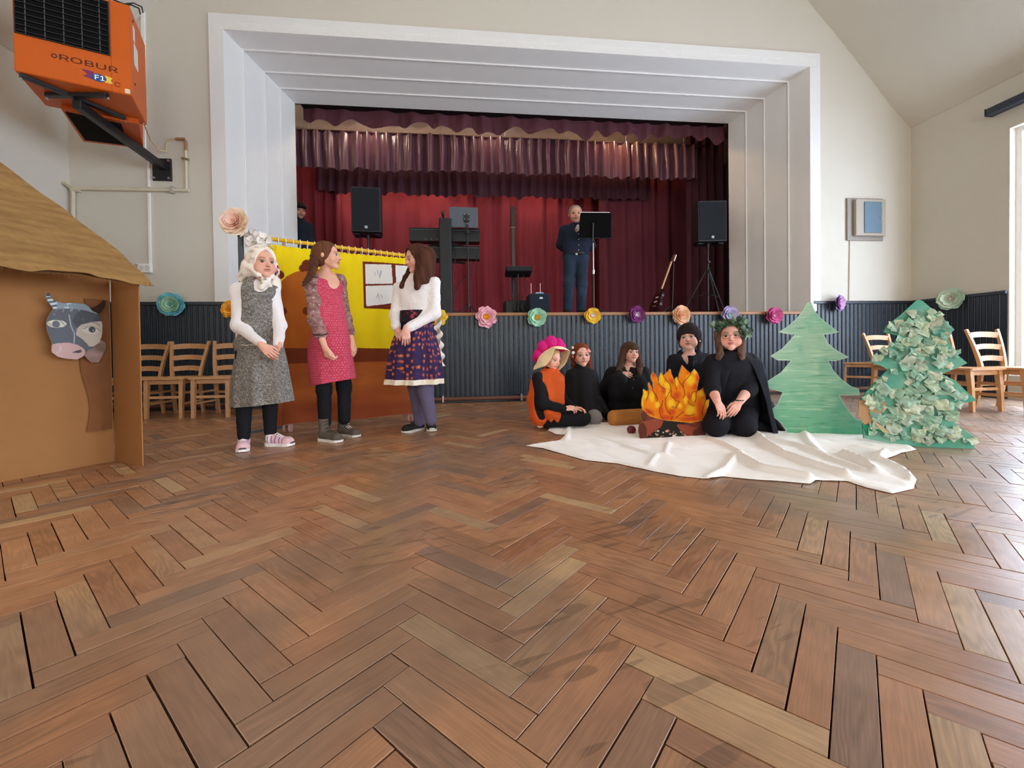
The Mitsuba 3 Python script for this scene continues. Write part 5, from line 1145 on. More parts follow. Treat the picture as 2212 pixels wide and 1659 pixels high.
# fuse cabinet on the right
a_, b_ = wl(1827, 520, 0), wl(1904, 431, 0)
fb = thing('fuse_cabinet', 'small grey metal wall cabinet with a blue-grey door right of the stage', 'cabinet')
put('frame', box(a_[0], b_[0], Y_W - .03, Y_W, a_[2], b_[2], .004), 'vc_satin', parent=fb, col='#8d857c', smooth=30)
put('housing', box(a_[0] + .09, b_[0] - .01, Y_W - .085, Y_W - .03, a_[2] + .06, b_[2] - .03, .006), 'vc_satin', parent=fb, col='#a59a8d', smooth=30)
put('door', box(a_[0] + .22, b_[0] - .09, Y_W - .097, Y_W - .083, a_[2] + .10, b_[2] - .07, .004), 'vc_satin', parent=fb, col='#5d7484', smooth=30)
put('lock', rod((b_[0] - .12, Y_W - .108, (a_[2] + b_[2]) / 2), (b_[0] - .12, Y_W - .095, (a_[2] + b_[2]) / 2), .01), 'vc_metal', parent=fb, col='#b9b6b0')
put('cable', tube([wl(1836, 520, .01), wl(1835, 580, .01), wl(1834, 648, .01)], .007, 6), 'vc_satin', parent=fb, col='#cfcdc6', smooth=60)
# blind box above the window
cb_ = thing('blind_rail', 'dark blind rail mounted above the bright window', 'rail')
z1_, z0_ = 3.745, 3.655
put('rail', box(X_R - .12, X_R - .0, 3.0, 4.915, z0_, z1_, .006), 'vc_satin', parent=cb_, col='#2f3440', smooth=30)
put('end_cap', box(X_R - .125, X_R, 4.913, 4.925, z0_ - .003, z1_ + .003, .003), 'vc_satin', parent=cb_, col='#262a34')
# heating pipe along the foot of the stage
hp_ = thing('heating_pipe', 'brown heating pipe with silver clips along the foot of the stage', 'pipe')
yy_ = Y_W - .055; zz_ = .058
put('pipe', rod((X_L + .1, yy_, zz_), (X_at(1290, 868, yy_), yy_, zz_), .026, n=14), 'vc_satin', parent=hp_, col='#6d4636', smooth=40)
put('end_cap', rod((X_at(1287, 868, yy_), yy_, zz_), (X_at(1292, 868, yy_), yy_, zz_), .031, n=14), 'vc_metal', parent=hp_, col='#cfc8bf', smooth=40)
put('pipe', rod((X_at(1300, 862, yy_), yy_, zz_ + .0), (X_R - .1, yy_, zz_ + .0), .030, n=14), 'vc_satin', parent=hp_, col='#74503f', smooth=40)
for u in (470, 957, 1126, 1640, 1760): put('clip', box(X_at(u, 860, yy_) - .012, X_at(u, 860, yy_) + .012, yy_ - .034, Y_W - .012, .012, .105, .004), 'vc_metal', parent=hp_, col='#d5d0ca')
# ------------------------------------------------------------------ soft bodies: blended round cones and ellipsoids -> surface nets
def cone(a, b, ra, rb=None, k=.03): return ('c', np.asarray(a, float), np.asarray(b, float), float(ra), float(ra if rb is None else rb), k)
def ell3(c, r, R=None, k=.03, sub=False): return ('s' if sub else 'e', np.asarray(c, float), np.asarray(r, float), np.eye(3) if R is None else np.asarray(R, float), k)
def _bb(p, pad):
    if p[0] == 'c':
        r = max(p[3], p[4]); return np.minimum(p[1], p[2]) - r - pad, np.maximum(p[1], p[2]) + r + pad
    e = np.sqrt(((p[3] * p[2][None, :]) ** 2).sum(1)); return p[1] - e - pad, p[1] + e + pad
def blend(prims, h, inflate=0.0):
    adds = [p for p in prims if p[0] != 's']
    lo = np.min([_bb(p, 3 * h + max(inflate, 0))[0] for p in adds], 0); hi = np.max([_bb(p, 3 * h + max(inflate, 0))[1] for p in adds], 0)
    ax = [np.arange(lo[i], hi[i] + h, h, dtype=np.float64) for i in range(3)]
    D = np.full([len(a) for a in ax], 1.0, np.float32)
    for p in prims:
        k = p[-1]; l, u = _bb(p, k + 4 * h + max(inflate, 0))
        s = tuple(slice(max(0, int(np.searchsorted(ax[i], l[i]))), int(np.searchsorted(ax[i], u[i]))) for i in range(3))
        if any(x.stop <= x.start for x in s): continue
        X, Y, Z = ax[0][s[0]][:, None, None], ax[1][s[1]][None, :, None], ax[2][s[2]][None, None, :]
        if p[0] == 'c':
            a, b, ra, rb = p[1:5]; ab = b - a; L2 = max(ab @ ab, 1e-12)
            t = np.clip(((X - a[0]) * ab[0] + (Y - a[1]) * ab[1] + (Z - a[2]) * ab[2]) / L2, 0, 1)
            d = np.sqrt((X - a[0] - t * ab[0]) ** 2 + (Y - a[1] - t * ab[1]) ** 2 + (Z - a[2] - t * ab[2]) ** 2) - (ra + (rb - ra) * t)
        else:
            c, r, R = p[1:4]; q = [(X - c[0]) * R[0, i] + (Y - c[1]) * R[1, i] + (Z - c[2]) * R[2, i] for i in range(3)]
            k0 = np.sqrt(sum((q[i] / r[i]) ** 2 for i in range(3))); k1 = np.sqrt(sum((q[i] / r[i] ** 2) ** 2 for i in range(3))) + 1e-9
            d = k0 * (k0 - 1) / k1
        A = D[s]; d = d.astype(np.float32)
        if p[0] == 's':
            d = -d; hh = np.clip(.5 - .5 * (A - d) / k, 0, 1); D[s] = A + (d - A) * hh + k * hh * (1 - hh)
        else:
            d = d - inflate; hh = np.clip(.5 + .5 * (A - d) / k, 0, 1); D[s] = A + (d - A) * hh - k * hh * (1 - hh)
    return surface_nets(D, [a[0] for a in ax], h)
def surface_nets(D, org, h):
    nx, ny, nz_ = D.shape; S = D < 0
    c = [S[i:nx - 1 + i, j:ny - 1 + j, k:nz_ - 1 + k] for i in (0, 1) for j in (0, 1) for k in (0, 1)]
    cnt = sum(x.astype(np.int8) for x in c); act = (cnt > 0) & (cnt < 8); idx = np.argwhere(act)
    num = np.full(act.shape, -1, np.int64); num[act] = np.arange(len(idx))
    P = np.zeros((len(idx), 3)); N = np.zeros(len(idx))
    val = lambda o: D[idx[:, 0] + o[0], idx[:, 1] + o[1], idx[:, 2] + o[2]]
    cor = [(i, j, k) for i in (0, 1) for j in (0, 1) for k in (0, 1)]
    for a in cor:
        for ax in range(3):
            if a[ax]: continue
            b = list(a); b[ax] = 1; va, vb = val(a), val(b); m = (va < 0) != (vb < 0)
            t = np.where(m, va / np.where(m, va - vb, 1), 0); q = np.array(a, float)[None].repeat(len(idx), 0); q[:, ax] += t
            P += q * m[:, None]; N += m
    V = (idx + P / np.maximum(N, 1)[:, None]) * h + np.array(org); Fs = []
    for ax in range(3):
        o = [(0, 1), (0, 1), (0, 1)]; sa_ = [slice(None)] * 3; sb = [slice(None)] * 3; sa_[ax] = slice(0, -1); sb[ax] = slice(1, None)
        A, B = S[tuple(sa_)], S[tuple(sb)]; e = np.argwhere(A != B); u, v = (ax + 1) % 3, (ax + 2) % 3
        e = e[(e[:, u] > 0) & (e[:, v] > 0) & (e[:, u] < D.shape[u] - 1) & (e[:, v] < D.shape[v] - 1)]
        def cell(du, dv):
            q = e.copy(); q[:, u] -= du; q[:, v] -= dv; return num[q[:, 0], q[:, 1], q[:, 2]]
        Q = np.stack([cell(1, 1), cell(0, 1), cell(0, 0), cell(1, 0)], 1); f = ~A[e[:, 0], e[:, 1], e[:, 2]]; Q[f] = Q[f][:, ::-1]
        Q = Q[(Q >= 0).all(1)]; Fs.append(Q)
    Q = np.vstack(Fs)
    return trimesh.Trimesh(V, np.vstack([Q[:, [0, 1, 2]], Q[:, [0, 2, 3]]]), process=False)
def relax(m, n=2, f=.5):
    V = np.asarray(m.vertices); E = np.vstack([m.faces[:, [0, 1]], m.faces[:, [1, 2]], m.faces[:, [2, 0]]])
    for it in range(2 * n):
        S = np.zeros_like(V); C = np.zeros(len(V)); np.add.at(S, E[:, 0], V[E[:, 1]]); np.add.at(C, E[:, 0], 1)
        V = V + (S / np.maximum(C, 1)[:, None] - V) * (f if it % 2 == 0 else -f * 1.02)
    return trimesh.Trimesh(V, m.faces, process=False)
def normals(m):
    V, Fc = np.asarray(m.vertices), np.asarray(m.faces); n = np.zeros_like(V); f = np.cross(V[Fc[:, 1]] - V[Fc[:, 0]], V[Fc[:, 2]] - V[Fc[:, 0]])
    for k in range(3): np.add.at(n, Fc[:, k], f)
    return n / (np.linalg.norm(n, axis=1, keepdims=True) + 1e-12)
def puff(m, fn):
    """push the surface out along its normals by fn(V)"""
    g = m.copy(); g.vertices = np.asarray(m.vertices) + normals(m) * fn(np.asarray(m.vertices))[:, None]; return g

# ------------------------------------------------------------------ heads
def head_matrix(p, yaw, pitch=0, roll=0):
    return M(tr(p), rot('z', 180 + yaw), rot('x', pitch), rot('y', roll))
def hp_(m, Hh, x, y, z): return (m @ [x * Hh, y * Hh, z * Hh, 1])[:3]
def head_prims(m, Hh, neck_to=None, chub=0.0, lid=0.0):
    R = m[:3, :3]; P = lambda x, y, z: hp_(m, Hh, x, y, z); s = Hh
    e = lambda c, r, k=.04, sub=False: ell3(P(*c), np.array(r) * s, R, k * s, sub)
    w = 1 + chub
    out = [e((0, -.09, .13), (.365, .44, .375)), e((0, .10, -.10), (.295 * w, .30, .36), .08), cone(P(-.19 * w, .0, -.22), P(-.03, .27, -.425), .11 * s * w, .075 * s, .07 * s), cone(P(.19 * w, .0, -.22), P(.03, .27, -.425), .11 * s * w, .075 * s, .07 * s),
           e((0, .30, -.425), (.085, .07, .07), .06), e((-.17, .235, -.16), (.125 * w, .11, .13), .08), e((.17, .235, -.16), (.125 * w, .11, .13), .08), e((0, .285, .075), (.25, .095, .075), .07),
           e((-.145, .425, -.004), (.074, .075, .034), .035, True), e((.145, .425, -.004), (.074, .075, .034), .035, True), *[e((sx * .145, .325, .030 - .030 * lid), (.078, .066, .034 + .012 * lid), .02) for sx in (-1, 1)],
           cone(P(0, .36, .02), P(0, .445, -.135), .032 * s, .050 * s, .04 * s), e((-.048, .40, -.15), (.036, .04, .03), .02), e((.048, .40, -.15), (.036, .04, .03), .02),
           e((0, .365, -.243), (.10, .055, .026), .02), e((0, .36, -.292), (.082, .055, .030), .02), e((0, .43, -.266), (.095, .04, .006), .012, True),
           e((-.375, -.05, -.03), (.032, .066, .10), .02), e((.375, -.05, -.03), (.032, .066, .10), .02)]
    if chub: out += [e((-.2, .17, -.25), (.13, .14, .13), .08), e((.2, .17, -.25), (.13, .14, .13), .08)]
    if neck_to is not None:
        out.append(cone(P(0, -.10, -.25), neck_to, .185 * s, .20 * s, .08 * s))
    return out
def face_paint(m, Hh, skin, brow='#4a3222', lip='#b5625c', brow_w=1.0, blush=.5, lid='#7a4a3a', stubble=0.0):
    mi_ = np.linalg.inv(m)
    def fn(V):
        L = (np.c_[V, np.ones(len(V))] @ mi_.T)[:, :3] / Hh; x, y, z = L.T; ax = np.abs(x)
        C = np.tile(lin(skin), (len(V), 1)) * (.97 + .06 * nz(V, 30, 3))[:, None]
        f = np.clip((y - .10) / .1, 0, 1)
        C = mixc(C, '#d98878', blush * f * np.exp(-(((ax - .19) / .09) ** 2 + ((z + .13) / .09) ** 2)))
        C = mixc(C, '#c98272', .45 * f * np.exp(-((x / .06) ** 2 + ((z + .14) / .05) ** 2)))
        C = mixc(C, lid, .55 * f * np.exp(-(((ax - .145) / .085) ** 2 + ((z - .02) / .045) ** 2)))
        C = mixc(C, '#2a1a14', .8 * f * np.exp(-(((ax - .145) / .075) ** 4 + ((z - .034 + .5 * (ax - .145) ** 2) / .012) ** 2)))
        bz = .105 - 1.6 * (ax - .14) ** 2 - .03 * (ax < .06)
        C = mixc(C, brow, .85 * brow_w * f * (np.exp(-((z - bz) / .020) ** 2) * np.clip((ax - .04) / .03, 0, 1) * np.clip((.25 - ax) / .03, 0, 1)))
        C = mixc(C, lip, .85 * (y > .28) * np.clip(1.5 - np.sqrt((x / .105) ** 2 + ((z + .266) / .052) ** 2) * 1.25, 0, 1))
        C = mixc(C, '#5a2622', .8 * (y > .28) * np.exp(-((z + .267) / .007) ** 2) * (ax < .095))
        C = mixc(C, '#4a2620', .75 * (y > .36) * np.exp(-(((ax - .03) / .017) ** 2 + ((z + .178) / .012) ** 2)))
        if stubble: C = mixc(C, '#6a5a54', stubble * f * np.clip((-.17 - z) / .08, 0, 1))
        return C
    return fn
def eyes(parent, m, Hh, iris='#4a3526', gaze=(0, 0)):
    for s in (-1, 1):
        c = hp_(m, Hh, s * .145, .308, -.006); b = trimesh.creation.icosphere(3, .072 * Hh); b.apply_translation(c)
        g = m[:3, :3] @ np.array([math.sin(math.radians(gaze[0])), 1, math.sin(math.radians(gaze[1]))]); g /= np.linalg.norm(g)
        def col(V, c=c, g=g):
            d = ((V - c) / (.072 * Hh)) @ g; C = np.tile(lin('#c9bdb4'), (len(V), 1)); C = mixc(C, iris, (d > .72).astype(float)); return mixc(C, '#14100e', (d > .90).astype(float))
        put('eye', b, 'vc_gloss', parent=parent, smooth=True, col=col)
def hair_cap(m, Hh, front=.30, thick=.035, back=.0, tied=False):
    """prims of a close cap of hair: the skull a little larger, the face cut free"""
    R = m[:3, :3]; P = lambda x, y, z: hp_(m, Hh, x, y, z); s = Hh
    return [ell3(P(0, -.10, .135), np.array([.385 + thick, .455 + thick + back, .40 + thick]) * s, R, .03 * s), *([] if tied else [ell3(P(0, -.16, -.08), np.array([.36 + thick, .36 + thick + back, .33]) * s, R, .08 * s)]),
            ell3(P(0, .42, front - .47), np.array([.335, .42, .50]) * s, R, .05 * s, True), ell3(P(0, .22, -.58), np.array([.44, .44, .34]) * s, R, .05 * s, True)]
def hair_paint(a, b, m, Hh):
    mi_ = np.linalg.inv(m)
    def fn(V):
        L = (np.c_[V, np.ones(len(V))] @ mi_.T)[:, :3] / Hh
        t = meshkit.fbm(np.c_[np.arctan2(L[:, 0], L[:, 1]) * 9, np.clip(L[:, 2], -9, .2) * 1.2, L[:, 0] * 5], 3, 4)
        return lin(a) + (lin(b) - lin(a)) * np.clip(t * 1.7 - .3, 0, 1)[:, None]
    return fn
def streak(m, Hh, amp=.008):
    mi_ = np.linalg.inv(m)
    def fn(V):
        L = (np.c_[V, np.ones(len(V))] @ mi_.T)[:, :3] / Hh
        return amp * (meshkit.fbm(np.c_[np.arctan2(L[:, 0], L[:, 1]) * 14, L[:, 2] * 1.6, L[:, 0] * 9], 2, 7) - .5) * 2
    return fn

# ------------------------------------------------------------------ hands
def hand_prims(w, d, dorsal, L, side, curl=(25, 30, 25), spread=5, thumb=(35, 25), wr=None):
    """w wrist, d finger direction, dorsal the back of the hand's normal, L hand length, side +1: thumb towards d x dorsal"""
    d = np.asarray(d, float); d /= np.linalg.norm(d); n = np.asarray(dorsal, float); n = n - d * (n @ d); n /= np.linalg.norm(n); x = np.cross(d, n) * side
    s = L / .185; w = np.asarray(w, float); out = []; kn = []
    wr = .024 * s if wr is None else wr
    for i, (xx, yy) in enumerate(((.030, .088), (.010, .093), (-.010, .089), (-.029, .080))):
        k = w + x * xx * s + d * yy * s; kn.append(k); out.append(cone(w + x * xx * .55 * s, k, wr * .62, .0125 * s, .012 * s))
    out.append(cone(w - d * .02 * s, w + d * .03 * s, wr, .021 * s, .012 * s))
    fl_ = ((.044, .026, .021), (.050, .030, .022), (.046, .028, .022), (.036, .021, .019))
    for i in range(4):
        p = kn[i]; a = 0; sp = math.radians((1.5 - i) * spread)
        dd0 = d * math.cos(sp) + x * math.sin(sp)
        for j in range(3):
            a += math.radians(curl[j] * (1 + .06 * (i - 1))); dd = dd0 * math.cos(a) - n * math.sin(a); q = p + dd * fl_[i][j] * s
            r0 = (.0098, .0088, .0080)[j] * s * (.9 if i == 3 else 1); out.append(cone(p, q, r0, r0 * .88, .0035 * s)); p = q
    t0 = w + x * .018 * s + d * .018 * s - n * .006 * s; a = math.radians(thumb[0]); t1 = t0 + (d * math.cos(a) + x * math.sin(a) * 1.0 - n * .25) * .048 * s
    out.append(cone(t0, t1, .0165 * s, .0118 * s, .014 * s)); b = a - math.radians(thumb[1]); d2 = d * math.cos(b) + x * math.sin(b) - n * .35; d2 /= np.linalg.norm(d2)
    t2 = t1 + d2 * .032 * s; out.append(cone(t1, t2, .0112 * s, .0098 * s, .004 * s)); d3 = d2 - x * .25 - n * .1; d3 /= np.linalg.norm(d3); out.append(cone(t2, t2 + d3 * .024 * s, .0098 * s, .0075 * s, .004 * s))
    return out
def skin_paint(skin, nails=None):
    return lambda V: np.tile(lin(skin), (len(V), 1)) * (.94 + .12 * nz(V, 45, 2))[:, None]

# ------------------------------------------------------------------ figures
class Fig:
    """joints set as seen from the camera, each with its own depth"""
    def __init__(self, base): self.b = base; self.j = {}
    def set(self, **k):
        for n, (u, v, d) in k.items(): self.j[n] = atd(u, v, self.b + d)
        return self
    def __getitem__(self, n): return self.j[n]
def limb(f, names, radii, k=.03):
    return [cone(f[names[i]], f[names[i + 1]], radii[i], radii[i + 1], k) for i in range(len(names) - 1)]
def torso_prims(f, rc=.080, rw=.072, rh=.085, k=.06, sh=.045):
    sr, sl, hr, hl, nk = f['shR'], f['shL'], f['hipR'], f['hipL'], f['neck']
    c = (sr + sl) / 2; p = (hr + hl) / 2; wst = lerp(c, p, .58)
    ir, il = lerp(sr, sl, .26), lerp(sr, sl, .74); dr_ = np.array([0, 0, -.055]); jr, jl = lerp(wst, wst + (hr - hl) / 2, .8), lerp(wst, wst + (hl - hr) / 2, .8)
    return [cone(sr, sl, sh, sh, .05), cone(lerp(sr, sl, .3), nk, sh, .05, .05), cone(lerp(sr, sl, .7), nk, sh, .05, .05), cone(ir + dr_, jr, rc, rw, k), cone(il + dr_, jl, rc, rw, k), cone(jr, hr, rw, rh, k), cone(jl, hl, rw, rh, k), cone(c + dr_, p, rc, rh, k)]
def body_mesh(f, m, Hh, neck=None, hands=(), arms=True, legs=True, chub=0, lid=0.0, slim=1.0, arm_r=(.040, .034, .023), leg_r=(.068, .047, .032), torso=True, foot_prims=(), **fp):
    """one skin mesh: head at a fine step, hands finer, the rest coarser"""
    hd = relax(blend(head_prims(m, Hh, f['neck'] if neck is None else neck, chub, lid), .0042 * Hh / .22), 1, .4)
    parts = [hd]; rest = []
    if torso: rest += torso_prims(f, .070 * slim, .062 * slim, .075 * slim)
    if arms: rest += limb(f, ('shR', 'elR', 'wrR'), arm_r) + limb(f, ('shL', 'elL', 'wrL'), arm_r)
    if legs: leg_r = (leg_r[0] * slim, *leg_r[1:]); rest += limb(f, ('hipR', 'knR', 'anR'), leg_r) + limb(f, ('hipL', 'knL', 'anL'), leg_r)
    parts.append(relax(blend(rest, .011), 1, .4)) if rest else None
    for h in hands: parts.append(relax(blend(h, .0032), 1, .35))
    for h in foot_prims: parts.append(relax(blend(h, .005), 1, .35))
    return parts
def put_body(key, parts, m, Hh, skin, **fp):
    g = tri(parts); put('body', g, 'vc_skin', parent=key, smooth=True, col=np.vstack([face_paint(m, Hh, skin, **fp)(np.asarray(parts[0].vertices)), skin_paint(skin)(np.asarray(g.vertices)[len(parts[0].vertices):])]))
def loft(rings, n=160, rows=90, folds=None, wob=.004, seed=1, closed=True):
    """rings: (centre, half axis vector a, half axis vector b); smooth in between; folds(theta, v) -> relative radius"""
    C = np.array([r[0] for r in rings]); A = np.array([r[1] for r in rings]); B = np.array([r[2] for r in rings]); kk = np.linspace(0, 1, len(rings))
    from scipy.interpolate import PchipInterpolator as PI_
    fc, fa, fb = PI_(kk, C), PI_(kk, A), PI_(kk, B)
    def fn(U, V):
        th = U * 2 * PI; r = 1 + (folds(th, V) if folds else 0 * th); c, a, b = fc(V), fa(V), fb(V)
        d = np.cos(th)[:, None] * a + np.sin(th)[:, None] * b
        return c + d * r[:, None]
    g = grid(n + 1, rows, fn)
    if closed:                                                   # weld the seam
        V = np.asarray(g.vertices).reshape(n + 1, rows, 3); Fc = np.asarray(g.faces); last = Fc >= n * rows; Fc = np.where(last, Fc - n * rows, Fc); g = trimesh.Trimesh(V[:n].reshape(-1, 3), Fc, process=False)
    if g.faces.shape[0] and (normals(g) * (np.asarray(g.vertices) - np.asarray(g.vertices).mean(0))).sum() < 0: g.invert()
    return g
def waves(n, amp, seed, start=.25, sharp=.3):
    r = np.random.default_rng(seed); ph = r.uniform(0, 2 * PI, 4)
    def fn(th, v):
        w = np.sin(n * th + ph[0] + .5 * np.sin(2 * th + ph[1])) + sharp * np.sin(2 * n * th + ph[2]) + .5 * np.sin((n - 3) * th + ph[3])
        return amp * w * np.clip((v - start) / (1 - start), 0, 1) ** 1.2
    return fn
# ------------------------------------------------------------------ shoes: along +y, sole on z = 0, heel at y = 0
def shoe(parent, heel, az, L, upper, sole, height=.085, W=.040, boot=0.0, lace='#e8e4e0', toe=None, stripes=None, name='shoe'):
    m = M(tr(heel[0], heel[1], heel[2] if len(heel) > 2 else 0.0), rot('z', az)); key = numbered(parent + '__' + name); R = m[:3, :3]; P = lambda x, y, z: (m @ [x, y, z, 1])[:3]
    out = np.array([(0, -.0), (.55, .01), (.85, .10), (.86, .3), (.78, .5), (1.0, .72), (.95, .88), (.5, .985), (0, 1.0), (-.45, .985), (-.9, .88), (-.95, .72), (-.72, .5), (-.84, .3), (-.83, .1), (-.55, .01)]) * [W, L]
    base = sg.Polygon(out).buffer(.006).buffer(-.003)
    s = extr(base, .022); V = np.asarray(s.vertices); V[:, 2] += np.where(V[:, 2] < .01, .012 * np.clip(V[:, 1] / L - .8, 0, 1) * 2, .010 * np.clip(.35 - V[:, 1] / L, 0, 1))
    scene[key] = shape(moved(s, m), 'vc_satin', 40, sole)
    pr = [cone(P(0, L * .18, .048), P(0, L * .42, .045), W * .84, W * .78, .02), cone(P(0, L * .42, .042), P(0, L * .80, .034), W * .80, W * .78, .02), ell3(P(0, L * .80, .034), (W * .92, L * .19, .030), R, .02), cone(P(0, L * .20, .05), P(0, L * .16, height + boot), W * .86, W * .80, .02),
          ell3(P(0, L * .5, -.03), (W * 3, L * 1.2, .045), R, .004, True), ell3(P(0, L * .15, height + boot + .045), (W * 2, L, .04), R, .006, True)]
    u = blend(pr, .0045); put_key = numbered(key + '__upper'); scene[put_key] = shape(relax(u, 1, .4), 'vc_cloth', True, (lambda V: upper(V, m, L) if callable(upper) else np.tile(lin(upper), (len(V), 1)) * (.85 + .3 * nz(V, 60, 3))[:, None]))
    for i in range(4 if not boot else 6):
        t = i / 4; yy = L * (.62 - .30 * min(t, 1.0)); zz = .062 + .032 * min(t, 1) + (boot * .8 * max(0, t - .6) / .8 if boot else 0)
        p0, p1 = P(-W * .5, yy, zz), P(W * .5, yy - .004, zz + .003); mid = P(0, yy + .004, zz + .012)
        k2 = numbered(key + '__lace'); scene[k2] = shape(tube([p0, mid, p1], .0034, 6), 'vc_cloth', True, lace)
    if toe:
        k2 = numbered(key + '__toe_cap'); scene[k2] = shape(relax(blend([ell3(P(0, L * .93, .026), (W * .62, L * .075, .018), R, .01)], .004), 1), 'vc_satin', True, toe)
    return key
# ------------------------------------------------------------------ the people
PXW = lambda d: d / F_PX
def ring(f, v, uL, uR, dep=0.0, ratio=.72, tilt=0.0, az=0.0):
    """ellipse ring seen spanning uL..uR at row v; tilt: rows by which its right end is lower"""
    d = f.b + dep; c = atd((uL + uR) / 2, v, d); hw_ = (uR - uL) / 2 * PXW(d)
    fx = np.array([FWD[0], FWD[1], 0]); fx /= np.linalg.norm(fx); rx = np.array([fx[1], -fx[0], 0]); ca, sa2 = math.cos(math.radians(az)), math.sin(math.radians(az))
    a = (rx * ca + fx * sa2) * hw_ + np.array([0, 0, -1.0]) * tilt / 2 * PXW(d); b = (fx * ca - rx * sa2) * hw_ * ratio
    return c, a, b
def loft_open(rings, gap, n=140, rows=70, folds=None, th=.004):
    """like loft but open at the front; gap(v): half opening angle"""
    C = np.array([r[0] for r in rings]); A = np.array([r[1] for r in rings]); B = np.array([r[2] for r in rings]); kk = np.linspace(0, 1, len(rings))
    from scipy.interpolate import PchipInterpolator as PI_
    fc, fa, fb = PI_(kk, C), PI_(kk, A), PI_(kk, B)
    def fn(U, V):
        g = gap(V); t = -PI / 2 + g + (2 * PI - 2 * g) * U; r = 1 + (folds(t, V) if folds else 0 * t)
        return fc(V) + (np.cos(t)[:, None] * fa(V) + np.sin(t)[:, None] * fb(V)) * r[:, None]
    return thicken(grid(n, rows, fn), th)
def pxv(f, p, q, dd=0.0):
    """direction between two pixels at the figure's depth"""
    a, b = atd(p[0], p[1], f.b), atd(q[0], q[1], f.b + dd); return (b - a) / np.linalg.norm(b - a)
CAMD = -FWD
def px_shoe(key, heel_at, toe_at, L, *a, z=0.0, **k):
    h, t = atz(*heel_at, z), atz(*toe_at, z); d = t - h; az = math.degrees(math.atan2(-d[0], d[1])); return shoe(key, (h[0], h[1], z), az, L, *a, **k)
def cloth(c, amp=.14, fr=7, s=1): return lambda V: lin(c) * (1 - amp / 2 + amp * nz(V, fr, s))[:, None]
SK = '#dda68d'
def fold_noise(amp, fx, fz, s): return lambda V: amp * (nz(V * [fx, fx, fz], 1.0, s, 3) - .5) * 2
def garment(key, name, prims, h, col, infl=0.0, pf=None, mat='vc_cloth', it=1, label=None):
    g = relax(blend(prims, h, infl), it, .4)
    if pf is not None: g = puff(g, pf)
    return put(name, g, mat, parent=key, smooth=True, col=col, label=label)
def seg(p, q, t): return lerp(np.asarray(p), np.asarray(q), t)

# ==== girl in the headscarf and grey tweed dress
k = thing('person', 'girl in a white flowered headscarf and grey tweed pinafore dress', 'person')
f = Fig(3.26).set(neck=(551, 614, .03), shR=(514, 626, .0), shL=(590, 632, .06), elR=(514, 704, -.07), wrR=(568, 744, -.19), elL=(604, 703, .02), wrL=(601, 747, -.14), hipR=(536, 745, .0), hipL=(578, 745, .05), knR=(527, 850, -.03), anR=(527, 941, -.04), knL=(583, 850, .05), anL=(584, 933, .07))
Hh = .232; hm_ = head_matrix(atd(566, 567, 3.27), 47, -2, 2)
dR, dL = pxv(f, (568, 744), (592, 766)), pxv(f, (601, 747), (586, 768))
hands = [hand_prims(f['wrR'] + dR * .012 + CAMD * .03, dR, CAMD + UPV * .3, .150, -1, (30, 42, 25)), hand_prims(f['wrL'] + dL * .0, dL, CAMD + UPV * .2, .150, 1, (28, 35, 25))]
put_body(k, body_mesh(f, hm_, Hh, hands=hands, chub=.05), hm_, Hh, SK, brow='#5a4434', lip='#b86a62'); eyes(k, hm_, Hh, '#4f4a40', (6, -2))
garment(k, 'hair', hair_cap(hm_, Hh, front=.33, thick=.01), .006, hair_paint('#2e1d14', '#4a3020', hm_, Hh))
R = hm_[:3, :3]; P = lambda x, y, z: hp_(hm_, Hh, x, y, z)
sc_ = [ell3(P(0, -.10, .12), np.array([.44, .52, .465]) * Hh, R, .03 * Hh), ell3(P(0, -.14, -.20), np.array([.41, .38, .36]) * Hh, R, .1 * Hh), ell3(P(.02, .52, -.10), np.array([.325, .50, .50]) * Hh, R, .02 * Hh, True), ell3(P(.0, .34, -.62), np.array([.34, .30, .20]) * Hh, R, .02 * Hh, True),
       cone(P(-.37, .02, -.22), P(-.20, .20, -.46), .022, .018, .012), cone(P(-.20, .20, -.46), P(-.02, .22, -.60), .018, .020, .012), cone(P(.36, .06, -.22), P(.20, .22, -.47), .020, .017, .012), cone(P(.20, .22, -.47), P(.0, .22, -.60), .017, .020, .012),
       cone(P(-.02, .24, -.60), P(.02, .24, -.66), .026, .026, .012), cone(P(.03, .24, -.64), P(.14, .22, -.84), .016, .024, .012), cone(P(-.03, .23, -.62), P(-.12, .20, -.76), .014, .018, .012),
       cone(P(.37, -.16, -.12), atd(521, 604, 3.27), .045, .018, .03), cone(P(.3, -.3, -.3), atd(519, 598, 3.31), .045, .025, .03), cone(P(-.37, -.12, -.1), atd(592, 618, 3.36), .045, .045, .04), cone(atd(592, 612, 3.36), atd(601, 655, 3.36), .040, .022, .03)]
def scarf_col(V):
    C = lin('#eee3d4') * (.95 + .08 * nz(V, 14, 3))[:, None]; L = (np.c_[V, np.ones(len(V))] @ np.linalg.inv(hm_).T)[:, :3] / Hh
    reg = np.clip(1 - np.abs(L[:, 2] + .25) / .45, 0, 1) * (np.abs(L[:, 0] + .2) < .5) + .35
    a = np.clip((nz(V, 26, 5, 2) - .60) * 9, 0, 1) * np.clip(reg * 1.2, 0, 1); C = mixc(C, '#a3243c', a)
    return mixc(C, '#2c2b26', np.clip((nz(V, 34, 9, 2) - .66) * 10, 0, 1) * np.clip(reg, 0, 1))
garment(k, 'headscarf', sc_, .006, scarf_col, pf=fold_noise(.002, 16, 16, 2))
